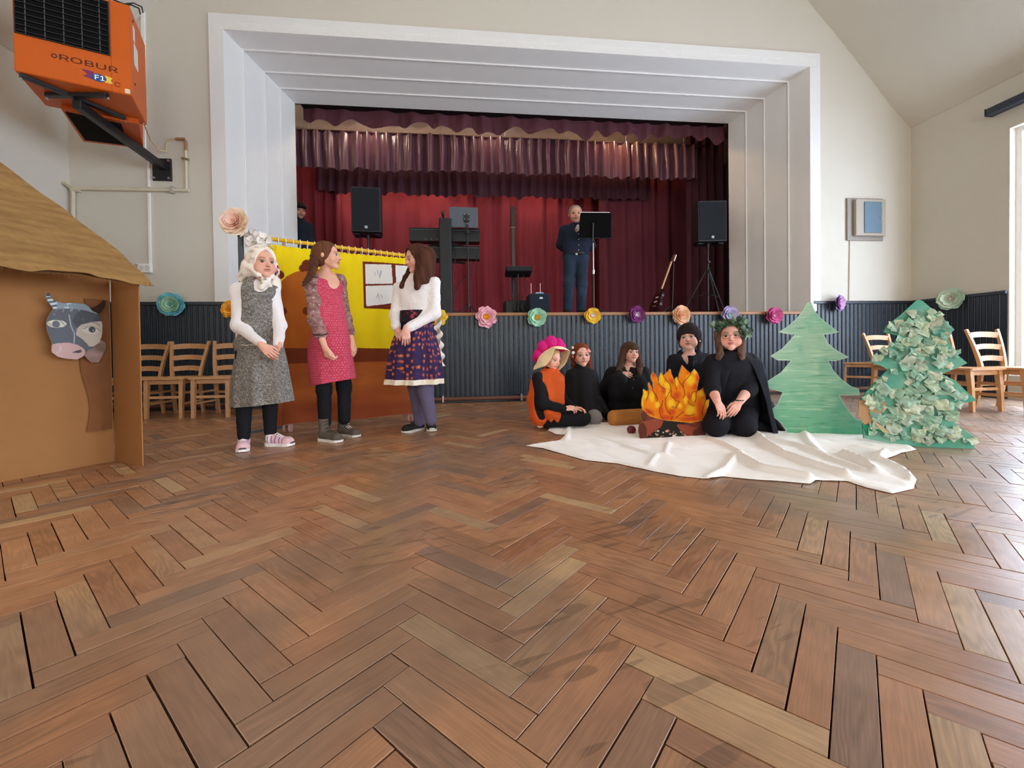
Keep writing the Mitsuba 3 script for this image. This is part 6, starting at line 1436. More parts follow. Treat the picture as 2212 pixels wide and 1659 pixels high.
swp = torso_prims(f, .082, .074, .085, sh=.040) + limb({**f.j, 'wR': seg(f['elR'], f['wrR'], .93)}, ('shR', 'elR', 'wR'), (.042, .040, .030)) + limb({**f.j, 'wL': seg(f['elL'], f['wrL'], .93)}, ('shL', 'elL', 'wL'), (.042, .040, .030))
garment(k, 'sweater', swp, .0075, cloth('#e6dedd', .08, 6), .004, fold_noise(.007, 16, 12, 3))
def tweed(V):
    t = nz(V, 150, 3, 2); u = nz(V * [1, 1, .7], 260, 7, 1); w = nz(V, 9, 5)
    return lin('#4b4745') + (lin('#aaa298') - lin('#4b4745')) * np.clip((.5 * t + .5 * u - .5) * 2.2 + .36 + .25 * (w - .5), 0, 1)[:, None]
rg_ = [ring(f, 650, 534, 594, .02, .72), ring(f, 690, 535, 597, .02, .68), ring(f, 722, 529, 602, .02, .70), ring(f, 745, 517, 609, .02, .74), ring(f, 800, 509, 620, .02, .78, -4), ring(f, 872, 508, 631, .02, .80, -10)]
put('pinafore_skirt', loft(rg_, 330, 200, waves(8, .07, 3, .35)), 'vc_cloth', parent=k, smooth=True, col=tweed)
fr_ = lambda u, v, d: atd(u, v, f.b + d)
bib = torso_prims(f, .082, .074, .085, sh=.040) + [ell3(fr_(552, 606, -.12), (.066, .16, .078), k=.02, sub=True), ell3(fr_(510, 660, -.02), (.070, .30, .26), k=.015, sub=True), ell3(fr_(614, 664, .04), (.058, .30, .26), k=.015, sub=True)]
garment(k, 'pinafore_bib', bib, .006, tweed, .014, fold_noise(.006, 16, 10, 3))
for u in (531, 551): put('welt_pocket', tube([fr_(u - 10, 744.5, -.155), fr_(u, 746, -.163), fr_(u + 7, 745, -.165)], .003, 6), 'vc_cloth', parent=k, col='#c9c0b4', smooth=60)
garment(k, 'leggings', limb(f, ('hipR', 'knR', 'anR'), (.080, .058, .040)) + limb(f, ('hipL', 'knL', 'anL'), (.080, .058, .040)), .0075, cloth('#17161a', .3), .003, fold_noise(.004, 14, 30, 5))
def pink(V, m, L):
    q = np.c_[V, np.ones(len(V))] @ np.linalg.inv(m).T; C = lin('#e3b9bd') * (.9 + .2 * nz(V, 50, 3))[:, None]; C = mixc(C, '#e9e2e4', ((q[:, 1] < L * .25) & (q[:, 2] > .03)).astype(float)); return mixc(C, '#8d6a96', ((np.sin(q[:, 1] * 210) > .55) & (np.abs(q[:, 0]) > .02) & (q[:, 2] < .075) & (q[:, 1] < L * .7)).astype(float))
px_shoe(k, (528, 965), (522, 983), .225, pink, '#e8e4de', toe='#4a3c38', lace='#f0ecea', W=.043)
px_shoe(k, (576, 962), (634, 963), .225, pink, '#ebe8e6', toe='#4a3c38', lace='#f0ecea', W=.043)

# ==== girl in the pink dress
k = thing('person', 'girl with a braid in a pink spotted dress and brown lace bolero', 'person')
f = Fig(3.56).set(neck=(704, 596, .02), shR=(677, 612, -.07), shL=(731, 607, .07), elR=(682, 690, -.10), wrR=(702, 751, -.17), elL=(746, 690, .08), wrL=(761, 740, .04), hipR=(697, 745, -.05), hipL=(735, 742, .06), knR=(700, 840, -.05), anR=(702, 912, -.04), knL=(743, 835, .06), anL=(744, 905, .07))
Hh = .222; hm_ = head_matrix(atd(708, 553, 3.55), 86, 3, 0)
d1 = pxv(f, (702, 751), (712, 777)); d2 = pxv(f, (760, 738), (765, 758))
hands = [hand_prims(f['wrR'], d1, CAMD - RGT * .6, .150, -1, (42, 50, 35), thumb=(20, 15)), hand_prims(f['wrL'], d2, RGT + CAMD * .4, .145, 1, (25, 30, 25))]
put_body(k, body_mesh(f, hm_, Hh, hands=hands), hm_, Hh, '#dda78c', brow='#6a4a34', lip='#b8625c'); eyes(k, hm_, Hh, '#5a6a70')
P = lambda x, y, z: hp_(hm_, Hh, x, y, z); R = hm_[:3, :3]
hc_ = hair_cap(hm_, Hh, front=.36, thick=.02); garment(k, 'hair', hc_ , .0052, hair_paint('#4a2c1e', '#75492e', hm_, Hh), pf=streak(hm_, Hh, .005))
br = [atd(u, v, 3.50 + d) for u, v, d in ((684, 538, .05), (679, 550, .0), (678, 562, -.03), (678, 574, -.05), (676, 585, -.08), (670, 595, -.10), (663, 604, -.10), (656, 613, -.10))]
bb_ = []
for i in range(22):
    t = i / 21 * (len(br) - 1); a = int(min(t, len(br) - 2)); c = lerp(br[a], br[a + 1], t - a); o = RGT * (.013 if i % 2 else -.013); rr = .026 * (1 - .6 * max(0, (t - 3.4) / 3.6)); bb_.append(cone(c + o * .7, c - o * .5 + (0, 0, -.014), rr, rr * .8, .004))
garment(k, 'braid', bb_, .0042, hair_paint('#33201a', '#5e3a28', hm_, Hh))
put('hair_bobble', moved(trimesh.creation.icosphere(2, .015), tr(atd(671, 587, 3.44))), 'vc_cloth', parent=k, smooth=True, col='#efe0d8')
def spots(V):
    C = lin('#bd4058') * (.9 + .2 * nz(V, 9, 2))[:, None]
    q = np.c_[np.arctan2(V[:, 0] - f['neck'][0], V[:, 1] - f['neck'][1]) * .18, V[:, 2]] / .020; q[:, 0] += .5 * (np.floor(q[:, 1]) % 2); iq = np.floor(q); jit = np.array([meshkit.noise(np.c_[iq * 5.3 + 9 * t_, 0 * iq[:, :1]], t_) for t_ in (1, 2)]).T - .5; w = q - iq - .5 - jit * .5; return mixc(C, '#ecb0b4', np.clip((.20 - np.sqrt((w ** 2).sum(1))) * 7, 0, .75) * (jit[:, 0] > -.3))
rg_ = [ring(f, 640, 690, 738, .0, .9, -3), ring(f, 666, 689, 741, .0, .85, -3), ring(f, 705, 680, 749, .0, .82, -5), ring(f, 750, 668, 757, .0, .80, -7), ring(f, 800, 671, 763, .0, .80, -11), ring(f, 825, 676, 766, .0, .80, -14)]
put('dress', loft(rg_, 300, 210, waves(6, .045, 5, .35)), 'vc_cloth', parent=k, smooth=True, col=spots)
fr_ = lambda u, v, d: atd(u, v, f.b + d)
bod = torso_prims(f, .074, .066, .078) + [ell3(fr_(718, 600, -.12), (.058, .14, .095), k=.02, sub=True), ell3(fr_(704, 595, .0), (.085, .10, .070), k=.02, sub=True)]
garment(k, 'dress_bodice', bod, .006, spots, .010, fold_noise(.005, 22, 22, 4))
J2 = {**f.j, 'wR': seg(f['elR'], f['wrR'], .52), 'wL': seg(f['elL'], f['wrL'], .55)}
def lace(V):
    t = nz(V, 34, 4, 3); C = lin('#7d5552') + (lin('#a3807a') - lin('#7d5552')) * np.clip(t * 2.2 - .6, 0, 1)[:, None]; C = mixc(C, '#4f302f', np.clip((nz(V, 48, 8, 2) - .6) * 6, 0, .7)); return mixc(C, '#e6d9d2', np.clip((nz(V, 120, 6, 1) - .83) * 14, 0, .9))
bol = limb(J2, ('shR', 'elR', 'wR'), (.056, .053, .047)) + limb(J2, ('shL', 'elL', 'wL'), (.050, .046, .042)) + [cone(f['shR'], seg(f['shR'], f['neck'], .55), .055, .035, .04), cone(f['shL'], seg(f['shL'], f['neck'], .5), .05, .033, .04), cone(f['shR'] + (0, 0, -.02), fr_(694, 655, -.06), .055, .045, .04), cone(f['shL'], fr_(737, 640, .07), .045, .03, .03), cone(fr_(690, 620, .06), fr_(694, 655, .06), .07, .06, .05)]
garment(k, 'bolero', bol, .0065, lace, .004, fold_noise(.006, 18, 24, 6))
put('sleeve_cuff', [tube([J2['wR'] + (math.cos(a) * .049 * RGT[0], math.cos(a) * .049 * RGT[1] + .0, math.sin(a) * .01) + FWD * math.sin(a) * .047 for a in np.linspace(0, 2 * PI, 24, endpoint=False)], .006, 6, True)], 'vc_cloth', parent=k, col='#3c2a2a', smooth=60)
garment(k, 'leggings', limb(f, ('hipR', 'knR', 'anR'), (.080, .056, .046)) + limb(f, ('hipL', 'knL', 'anL'), (.080, .056, .046)), .0075, cloth('#16151a', .3), .002, fold_noise(.004, 14, 26, 7))
def suede(V, m, L): return lin('#5d5248') * (.7 + .5 * nz(V, 30, 4))[:, None]
px_shoe(k, (692, 951), (745, 957), .235, suede, '#d9d4cc', boot=.085, W=.046, lace='#3a332c', name='boot')
px_shoe(k, (733, 940), (787, 946), .235, suede, '#d2c8bc', boot=.085, W=.046, lace='#c9bfb0', name='boot')

# ==== girl with long brown hair, white sweater, purple skirt
k = thing('person', 'long haired girl in a fluffy white sweater and purple flowered skirt', 'person')
f = Fig(3.74).set(neck=(899, 603, .03), shR=(862, 622, .04), shL=(938, 612, -.03), elR=(854, 682, .0), wrR=(856, 709, -.14), elL=(939, 676, -.07), wrL=(878, 711, -.20), hipR=(881, 742, .02), hipL=(918, 742, -.04), knR=(899, 840, .05), anR=(906, 910, .09), knL=(918, 840, -.05), anL=(931, 908, -.09))
Hh = .222; hm_ = head_matrix(atd(899, 559, 3.74), -60, -12, 0)
d1, d2 = pxv(f, (856, 709), (868, 741)), pxv(f, (878, 711), (879, 742))
hands = [hand_prims(f['wrR'], d1, CAMD - RGT * .4, .160, -1, (25, 30, 20), thumb=(25, 10)), hand_prims(f['wrL'] + CAMD * .015, d2, CAMD + RGT * .3, .160, 1, (30, 30, 20), thumb=(40, 25))]
put_body(k, body_mesh(f, hm_, Hh, hands=hands, lid=.75, slim=.78), hm_, Hh, '#dda794', brow='#3e2a20', lip='#b0605e', blush=.7); eyes(k, hm_, Hh, '#4a3526', (0, -25))
P = lambda x, y, z: hp_(hm_, Hh, x, y, z)
lock = hair_cap(hm_, Hh, front=.38, thick=.05, back=.03) + [cone(P(-.37, -.10, .1), atd(905, 600, 3.64), .045, .045, .02), cone(atd(905, 600, 3.64), atd(901, 620, 3.62), .045, .026, .02), cone(P(-.3, -.36, .1), atd(918, 605, 3.68), .055, .050, .03), cone(P(.0, -.48, .1), atd(930, 604, 3.76), .060, .045, .04), cone(P(-.1, -.45, 0), atd(915, 612, 3.82), .07, .05, .05), cone(P(.36, -.10, -.05), atd(879, 600, 3.78), .035, .030, .015), cone(atd(879, 600, 3.78), atd(867, 619, 3.67), .032, .020, .015)]
garment(k, 'hair', lock, .0058, hair_paint('#2f1a14', '#57301f', hm_, Hh), pf=streak(hm_, Hh, .006))
sw = torso_prims(f, .082, .076, .078, sh=.038) + limb({**f.j, 'w': seg(f['elR'], f['wrR'], .9)}, ('shR', 'elR', 'w'), (.044, .043, .034)) + limb({**f.j, 'w': seg(f['elL'], f['wrL'], .9)}, ('shL', 'elL', 'w'), (.048, .047, .036))
fz = lambda V: .006 * (nz(V * [18, 18, 12], 1, 3) - .5) * 2 + .0035 * (nz(V, 110, 5, 1) - .5)
cut = ell3(atd(898, 747, 3.74), (.32, .32, .275), k=.012, sub=True)
garment(k, 'sweater', [*sw[:len(torso_prims(f))], cut, *sw[len(torso_prims(f)):]], .0065, lambda V: lin('#e9e2e0') * (.9 + .14 * nz(V, 60, 3))[:, None], .004, fz)
def floral(V):
    th = np.arctan2(V[:, 1] - f['hipL'][1], V[:, 0] - f['hipL'][0]) * .2
    C = lin('#35234a') * (.8 + .4 * nz(V, 14, 2))[:, None]; q = np.c_[th, V[:, 2]] / .050; q = q + .35 * np.c_[nz(V, 6, 3) - .5, nz(V, 6, 4) - .5] * 2; iq = np.floor(q); rr = np.array([meshkit.noise(np.c_[iq * 7.3 + 11 * s, 0 * iq[:, :1] + s], s) for s in (1, 2, 3)]).T
    w = q - iq - .5 - (rr[:, :2] - .5) * .7; d = np.sqrt((w ** 2).sum(1)) + .25 * (rr[:, 2] < .32); a = np.arctan2(w[:, 1], w[:, 0]); pet = np.clip((.30 + .07 * np.cos(5 * a + rr[:, 2] * 6) - d) * 9, 0, 1)
    C = mixc(C, '#3f6a50', np.clip((.40 - d) * 6, 0, .6) * (np.cos(3 * a + 4) > .4)); C2 = mixc(np.tile(lin('#a83448'), (len(V), 1)), '#c8602e', np.clip(rr[:, 2] * 2 - .6, 0, 1)); C = C * (1 - pet[:, None] * .9) + C2 * pet[:, None] * .9; return mixc(C, '#e0a05a', np.clip((.10 - d) * 14, 0, .8))
rg_ = [ring(f, 676, 868, 929, -.01, .78), ring(f, 700, 866, 934, -.01, .8), ring(f, 740, 849, 945, -.01, .82), ring(f, 785, 843, 952, -.01, .8), ring(f, 822, 841, 954, -.01, .8)]
wv_ = waves(9, .10, 8, .12, .4)
put('skirt', loft(rg_, 330, 190, wv_), 'vc_cloth', parent=k, smooth=True, col=floral)
rg2_ = [ring(f, 818, 841, 954, -.01, .8), ring(f, 829, 840, 955, -.01, .8)]
put('lace_hem', thicken(loft(rg2_, 330, 8, lambda th, v: wv_(th, v * 0 + 1) + .01 * np.sin(46 * th) * v), .004), 'vc_cloth', parent=k, smooth=True, col=cloth('#e2d6c2', .2, 60))
put('waistband', thicken(loft([ring(f, 672, 866, 932, -.01, .9), ring(f, 683, 865, 934, -.01, .9), ring(f, 698, 863, 938, -.01, .9)], 160, 30), .010), 'vc_cloth', parent=k, smooth=True, col=lambda V: mixc(lin('#241822') * (.8 + .4 * nz(V, 30, 2))[:, None], '#9a3a44', np.clip((nz(V, 30, 6, 2) - .6) * 8, 0, .9)))
put('apron_frill', thicken(grid(14, 60, lambda U, V: atd(945, 690, f.b + .12) + np.outer((U - .5) * .05 + .03 * V + .012 * np.sin(V * 26), RGT) + np.outer(-V * .42, [0, 0, 1.0]) + np.outer(.02 * np.sin(V * 30 + U * 4), FWD)), .002), 'vc_cloth', parent=k, smooth=True, col='#e6ddd0')
garment(k, 'leggings', limb(f, ('hipR', 'knR', 'anR'), (.085, .062, .045)) + limb(f, ('hipL', 'knL', 'anL'), (.085, .066, .045)), .0075, cloth('#5a5268', .16, 10), .003, fold_noise(.004, 14, 26, 9))
def blk(V, m, L): return lin('#22211f') * (.6 + .9 * nz(V, 40, 4))[:, None]
px_shoe(k, (915, 927), (873, 936), .245, blk, '#b8b0a2', W=.044, lace='#4a4844')
px_shoe(k, (929, 923), (938, 943), .245, blk, '#c4bdb0', W=.044, lace='#8a8680', toe='#b9b4a6')

# ==== child with the flower hat
k = thing('person', 'child in a flower hat and orange tabard kneeling at the left end of the row', 'person')
f = Fig(3.87).set(neck=(1189, 802, .02), shR=(1163, 818, -.07), shL=(1206, 814, .08), elR=(1172, 872, -.13), wrR=(1216, 883, -.14), elL=(1215, 866, .08), wrL=(1238, 880, -.02), hipR=(1168, 896, -.04), hipL=(1182, 896, .10), knR=(1260, 905, -.06), anR=(1180, 913, -.06), knL=(1262, 903, .09), anL=(1186, 910, .11))
Hh = .210; hm_ = head_matrix(atd(1190, 774, 3.88), 42, -14, -4)
d1, d2 = pxv(f, (1216, 883), (1250, 879)), pxv(f, (1225, 882), (1249, 884), -.03)
hands = [hand_prims(f['wrR'], d1, UPV + CAMD * .6, .145, -1, (22, 38, 30), thumb=(30, 20)), hand_prims(f['wrL'], d2, UPV - CAMD * .2, .14, 1, (25, 35, 25))]
ft_ = [[cone(f['anR'], atd(1166, 918, f.b - .06), .028, .024, .02), cone(atd(1166, 918, f.b - .06), atd(1153, 909, f.b - .05), .024, .017, .015), *[cone(atd(1154 + i * .5, 909 + i * 2.2, f.b - .07 + i * .012), atd(1149 + i, 906 + i * 2.4, f.b - .07 + i * .012), .008, .0075, .003) for i in range(5)]], [cone(f['anL'], atd(1172, 915, f.b + .10), .028, .022, .02), cone(atd(1172, 915, f.b + .10), atd(1158, 908, f.b + .1), .022, .016, .015)]]
put_body(k, body_mesh(f, hm_, Hh, hands=hands, foot_prims=ft_, lid=.6), hm_, Hh, '#e2ab92', brow='#a07c5a', lip='#c06a66'); eyes(k, hm_, Hh, '#5a6a74', (0, -18))
garment(k, 'hair', hair_cap(hm_, Hh, front=.28, thick=.015), .006, hair_paint('#a87f52', '#c9a06c', hm_, Hh))
P = lambda x, y, z: hp_(hm_, Hh, x, y, z)
kt = [0, .2, .4, .5, .65, .8, .9, 1]
kI = np.array([atd(u, v, 3.88 + d) for u, v, d in ((1158, 788, .02), (1163, 774, -.05), (1178, 758, -.07), (1190, 752, -.06), (1203, 749, .0), (1212, 753, .08), (1212, 768, .12), (1208, 788, .12))])
kO = np.array([atd(u, v, 3.88 + d) for u, v, d in ((1152, 799, -.02), (1175, 791, -.12), (1193, 770, -.14), (1200, 754, -.15), (1215, 753, -.10), (1231, 762, .0), (1224, 781, .05), (1205, 800, .05))])
from scipy.interpolate import PchipInterpolator
fI, fO = PchipInterpolator(kt, kI), PchipInterpolator(kt, kO)
put('hat_brim', thicken(grid(70, 14, lambda U, V: fI(U) * (1 - V)[:, None] + fO(U) * V[:, None] + np.outer(.012 * np.sin(V * PI) + .006 * np.sin(U * 17) * V, UPV)), .005), 'vc_cloth', parent=k, smooth=True, col=cloth('#e6cfa4', .1, 20))
garment(k, 'hat_crown', [ell3(P(0, -.20, .16), np.array([.41, .40, .38]) * Hh, hm_[:3, :3], .02)], .007, cloth('#e2caa0', .1, 20))
for (u, v, d, rr) in ((1163, 765, .0, .047), (1173, 748, -.02, .052), (1190, 739, -.02, .056), (1206, 742, .03, .048), (1213, 750, .07, .042), (1160, 772, .09, .045), (1180, 745, .10, .05), (1198, 744, .11, .045)):
    s = trimesh.creation.icosphere(3, rr); s.vertices *= [1.0, 1.0, 1.05]; put('felt_petal', moved(s, tr(atd(u, v, 3.86 + d))), 'vc_cloth', parent=k, smooth=True, col=cloth('#c91f74', .2, 30))
garment(k, 'black_top', torso_prims(f, .078, .075, .08) + limb(f, ('shR', 'elR', 'wrR'), (.050, .044, .032)) + limb(f, ('shL', 'elL', 'wrL'), (.048, .042, .032)) + [cone(f['neck'], f['neck'] + (0, 0, .02), .055, .045, .02)], .0075, cloth('#141317', .4), .004, fold_noise(.005, 16, 16, 3))
fr_ = lambda u, v, d: atd(u, v, f.b + d)
tab = torso_prims(f, .092, .092, .095) + [cone(fr_(1160, 822, -.04), fr_(1150, 862, .0), .050, .040, .04), cone(fr_(1150, 862, .0), fr_(1152, 886, .02), .040, .030, .04), cone(fr_(1204, 822, -.04), fr_(1206, 868, -.03), .060, .050, .04), ell3(fr_(1171, 868, -.15), (.060, .17, .165), k=.015, sub=True),
       cone(fr_(1185, 890, -.12), fr_(1200, 897, -.12), .040, .036, .03), cone(fr_(1205, 895, -.12), fr_(1204, 909, -.13), .020, .010, .02), cone(fr_(1188, 898, -.12), fr_(1190, 908, -.13), .024, .012, .02)]
garment(k, 'orange_tabard', tab, .0065, cloth('#c2501f', .26, 9), .005, fold_noise(.006, 18, 9, 8))
garment(k, 'trousers', limb(f, ('hipR', 'knR', 'anR'), (.080, .052, .040)) + limb(f, ('hipL', 'knL', 'anL'), (.08, .052, .04)), .008, cloth('#151318', .4), .004, fold_noise(.005, 16, 16, 4))

# ==== red haired child
k = thing('person', 'red haired child in a black cape with small flowers in the hair', 'person')
f = Fig(4.28).set(neck=(1257, 797, .02), shR=(1236, 811, -.01), shL=(1277, 811, .03), elR=(1232, 856, -.03), wrR=(1250, 880, -.12), elL=(1284, 856, .0), wrL=(1268, 880, -.12), hipR=(1246, 893, .05), hipL=(1272, 893, .08), knR=(1240, 902, -.22), anR=(1262, 908, .1), knL=(1283, 902, -.24), anL=(1270, 908, .12))
Hh = .222; hm_ = head_matrix(atd(1256, 767, 4.28), 0, 0, 2)
put_body(k, body_mesh(f, hm_, Hh), hm_, Hh, '#e3ac96', brow='#8a5236', lip='#b8605a'); eyes(k, hm_, Hh, '#46392c')
P = lambda x, y, z: hp_(hm_, Hh, x, y, z)
garment(k, 'hair', hair_cap(hm_, Hh, front=.34, thick=.02, tied=True) + [cone(P(.33, -.22, -.1), atd(1240, 796, 4.36), .03, .02, .03), cone(P(-.34, -.22, -.1), atd(1277, 805, 4.32), .035, .02, .03)], .0055, hair_paint('#5a2818', '#8a4428', hm_, Hh), pf=streak(hm_, Hh, .004))
for (u, v, c, rr) in ((1237, 751, '#e8d2c4', .012), (1238, 762, '#efe6d6', .015), (1271, 757, '#e89a98', .016), (1274, 759, '#f0c0b8', .010)):
    put('hair_flower', moved(tri([moved(trimesh.creation.icosphere(2, rr * .6), tr(rr * .6 * math.cos(a), 0, rr * .6 * math.sin(a))) for a in np.linspace(0, 2 * PI, 6)[:-1]] + [trimesh.creation.icosphere(2, rr * .55)]), tr(atd(u, v, 4.22))), 'vc_cloth', parent=k, smooth=True, col=c)
garment(k, 'black_top', torso_prims(f, .085, .085, .09) + limb(f, ('shR', 'elR', 'wrR'), (.056, .05, .04)) + limb(f, ('shL', 'elL', 'wrL'), (.056, .05, .04)) + [cone(f['neck'] + (0, 0, -.02), f['neck'] + (0, 0, .01), .055, .05, .02)], .009, cloth('#1d1a1d', .4, 8), .006, fold_noise(.006, 14, 12, 3))
rg_ = [ring(f, 795, 1243, 1271, .02, .9), ring(f, 800, 1231, 1281, .02, .75), ring(f, 811, 1221, 1291, .02, .75), ring(f, 850, 1217, 1296, -.01, .85), ring(f, 888, 1215, 1304, -.05, .9)]
put('cape', thicken(loft(rg_, 160, 80, waves(7, .06, 4, .2)), .006), 'vc_cloth', parent=k, smooth=True, col=cloth('#1d1a1d', .4, 8))
fr_ = lambda u, v, d: atd(u, v, f.b + d)
garment(k, 'trousers', limb(f, ('hipR', 'knR', 'anR'), (.08, .060, .045)) + limb(f, ('hipL', 'knL', 'anL'), (.08, .066, .045)), .008, cloth('#8f8a88', .16, 12), .003, fold_noise(.005, 16, 16, 4))
garment(k, 'black_skirt', [cone(fr_(1290, 868, -.1), fr_(1308, 890, -.12), .06, .035, .05), cone(fr_(1262, 885, -.02), fr_(1240, 896, -.10), .07, .055, .05), cone(fr_(1300, 886, .05), fr_(1318, 902, .0), .05, .03, .05)], .008, cloth('#1a171a', .4, 8), .004, fold_noise(.006, 16, 10, 5))

# ==== dark haired child with hand on chest
k = thing('person', 'long haired child in a black coat, hand on chest, behind the brown bolster', 'person')
f = Fig(4.55).set(neck=(1358, 795, .02), shR=(1322, 806, -.02), shL=(1390, 806, .0), elR=(1308, 838, -.08), wrR=(1337, 810, -.17), elL=(1400, 848, -.05), wrL=(1375, 838, -.22), hipR=(1340, 876, .05), hipL=(1378, 876, .05), knR=(1336, 826, -.28), anR=(1335, 884, -.26), knL=(1378, 832, -.28), anL=(1380, 884, -.26))
Hh = .212; hm_ = head_matrix(atd(1362, 762, 4.55), 6, 6, -3)
d1 = pxv(f, (1337, 810), (1362, 808))
put_body(k, body_mesh(f, hm_, Hh, hands=[hand_prims(f['wrR'], d1, CAMD + UPV * .7, .145, -1, (12, 18, 12))]), hm_, Hh, '#dfa791', brow='#5a4030', lip='#b8605a', brow_w=.4); eyes(k, hm_, Hh, '#3a2e26', (8, 10))
P = lambda x, y, z: hp_(hm_, Hh, x, y, z)
garment(k, 'hair', hair_cap(hm_, Hh, front=.20, thick=.045) + [cone(P(.37, -.02, .05), atd(1340, 790, 4.52), .034, .036, .012), cone(atd(1340, 790, 4.52), atd(1335, 808, 4.42), .036, .028, .012), cone(P(-.37, -.02, .05), atd(1383, 790, 4.52), .032, .034, .012), cone(atd(1383, 790, 4.52), atd(1381, 808, 4.43), .034, .024, .012), cone(P(0, -.4, .1), atd(1360, 805, 4.65), .07, .05, .03)], .0055, hair_paint('#33221a', '#5e4232', hm_, Hh), pf=streak(hm_, Hh, .005))
put('fringe', tri([tube([P(-.26 + .52 * t, .30 - .5 * (t - .5) ** 2, .34), P(-.28 + .55 * t, .40 - .5 * (t - .5) ** 2, .22), P(-.29 + .56 * t + .02, .40 - .6 * (t - .5) ** 2, .10 + .03 * math.sin(t * 17))], [.010, .009, .003], 6) for t in np.linspace(.02, .98, 15)]), 'vc_cloth', parent=k, smooth=60, col='#48321f')
fr_ = lambda u, v, d: atd(u, v, f.b + d)
garment(k, 'coat', torso_prims(f, .10, .10, .11)[:1] + torso_prims(f, .10, .10, .11)[3:] + [ell3(fr_(1361, 793, -.12), (.045, .08, .062), k=.02, sub=True)] + limb(f, ('shR', 'elR', 'wrR'), (.062, .056, .040)) + limb(f, ('shL', 'elL', 'wrL'), (.062, .058, .04)) + limb(f, ('hipR', 'knR', 'anR'), (.10, .085, .07)) + limb(f, ('hipL', 'knL', 'anL'), (.10, .085, .08)) + [cone(f['knR'] + (0, 0, -.1), f['knL'] + (0, 0, -.1), .09, .09, .05), cone(f['anR'], f['anL'], .09, .09, .05), cone(fr_(1312, 845, -.05), fr_(1318, 885, -.05), .07, .07, .06)], .0085, cloth('#141316', .5, 9), .006, lambda V: .008 * (nz(V * [14, 14, 10], 1, 3) - .5) * 2 + .004 * (nz(V, 70, 5, 1) - .5))
for (u, v) in ((1369, 820), (1367, 838)): put('button', moved(lathe([(.001, .003), (.008, .002), (.009, 0)], 12), M(tr(fr_(u, v, -.41)), rot('x', 90))), 'vc_satin', parent=k, col='#3a3a3e')

# ==== child with the beanie
k = thing('person', 'child in a black beanie and dark jacket kneeling behind the camp fire', 'person')
f = Fig(3.98).set(neck=(1489, 770, .03), shR=(1458, 781, -.01), shL=(1524, 779, .03), elR=(1451, 835, -.05), wrR=(1470, 872, -.16), elL=(1530, 835, .0), wrL=(1508, 872, -.14), hipR=(1474, 880, .08), hipL=(1508, 880, .10), knR=(1468, 905, -.12), anR=(1478, 912, .14), knL=(1512, 905, -.12), anL=(1508, 912, .14))
Hh = .228; hm_ = head_matrix(atd(1488, 730, 3.98), -37, 5, 5)
put_body(k, body_mesh(f, hm_, Hh, chub=.03), hm_, Hh, '#e4b09d', brow='#6a4c3a', lip='#bb6660', blush=.6); eyes(k, hm_, Hh, '#5a6a74', (0, 6))
R = hm_[:3, :3]; P = lambda x, y, z: hp_(hm_, Hh, x, y, z)
garment(k, 'beanie', [ell3(P(0, -.10, .20), np.array([.425, .485, .44]) * Hh, R, .02), ell3(P(0, -.12, .06), np.array([.425, .47, .26]) * Hh, R, .05), ell3(P(0, .46, -.26), np.array([.5, .42, .40]) * Hh, R, .02 * Hh, True), ell3(P(0, .1, -.52), np.array([.6, .8, .40]) * Hh, R, .03 * Hh, True)], .0055, lambda V: lin('#2c2021') * (.75 + .5 * nz(V, 26, 2))[:, None], pf=lambda V: .0022 * np.sin(np.arctan2(V[:, 0] - P(0, -.1, 0)[0], V[:, 1] - P(0, -.1, 0)[1]) * 60))
put('earring', moved(trimesh.creation.icosphere(2, .008), tr(P(-.40, -.02, -.17))), 'vc_metal', parent=k, smooth=True, col='#e6e2da')
garment(k, 'hair', [cone(P(.37, -.02, -.05), P(.36, -.02, -.32), .016, .010, .01), cone(P(-.36, -.18, -.1), P(-.30, -.22, -.4), .03, .02, .02)], .0055, hair_paint('#3a2a20', '#54402e', hm_, Hh))
fr_ = lambda u, v, d: atd(u, v, f.b + d)
garment(k, 'jacket', torso_prims(f, .10, .095, .10) + limb(f, ('shR', 'elR', 'wrR'), (.062, .056, .042)) + limb(f, ('shL', 'elL', 'wrL'), (.062, .056, .042)) + [cone(fr_(1470, 766, .02), fr_(1484, 785, -.10), .030, .022, .02), cone(fr_(1508, 764, .04), fr_(1491, 785, -.10), .030, .022, .02), cone(fr_(1475, 764, .05), fr_(1503, 763, .08), .035, .035, .03), ell3(fr_(1488, 762, -.12), (.036, .13, .115), k=.012, sub=True), ell3(fr_(1489, 758, .0), (.062, .09, .055), k=.012, sub=True)], .0065, cloth('#17161c', .35, 9), .006, fold_noise(.006, 16, 12, 6))
garment(k, 'trousers', limb(f, ('hipR', 'knR', 'anR'), (.095, .065, .05)) + limb(f, ('hipL', 'knL', 'anL'), (.095, .065, .05)), .009, cloth('#17161a', .3), .002)

# ==== girl with the leaf wreath
k = thing('person', 'girl with glasses, leaf wreath and long black cape kneeling right of the fire', 'person')
f = Fig(3.52).set(neck=(1576, 768, .03), shR=(1540, 783, .0), shL=(1620, 781, .03), elR=(1538, 838, -.08), wrR=(1549, 866, -.22), elL=(1618, 840, -.06), wrL=(1597, 868, -.22), hipR=(1556, 885, .12), hipL=(1604, 885, .14), knR=(1546, 917, -.14), anR=(1562, 925, .2), knL=(1606, 919, -.13), anL=(1604, 925, .2))
Hh = .238; hm_ = head_matrix(atd(1577, 724, 3.52), -30, -2, 2)
d1, d2 = pxv(f, (1549, 866), (1563, 897), -.05), pxv(f, (1597, 868), (1580, 896), -.05)
hands = [hand_prims(f['wrR'], d1, CAMD + UPV * .5, .152, -1, (22, 30, 20), spread=2), hand_prims(f['wrL'], d2, CAMD + UPV * .5, .152, 1, (22, 30, 20), spread=2)]
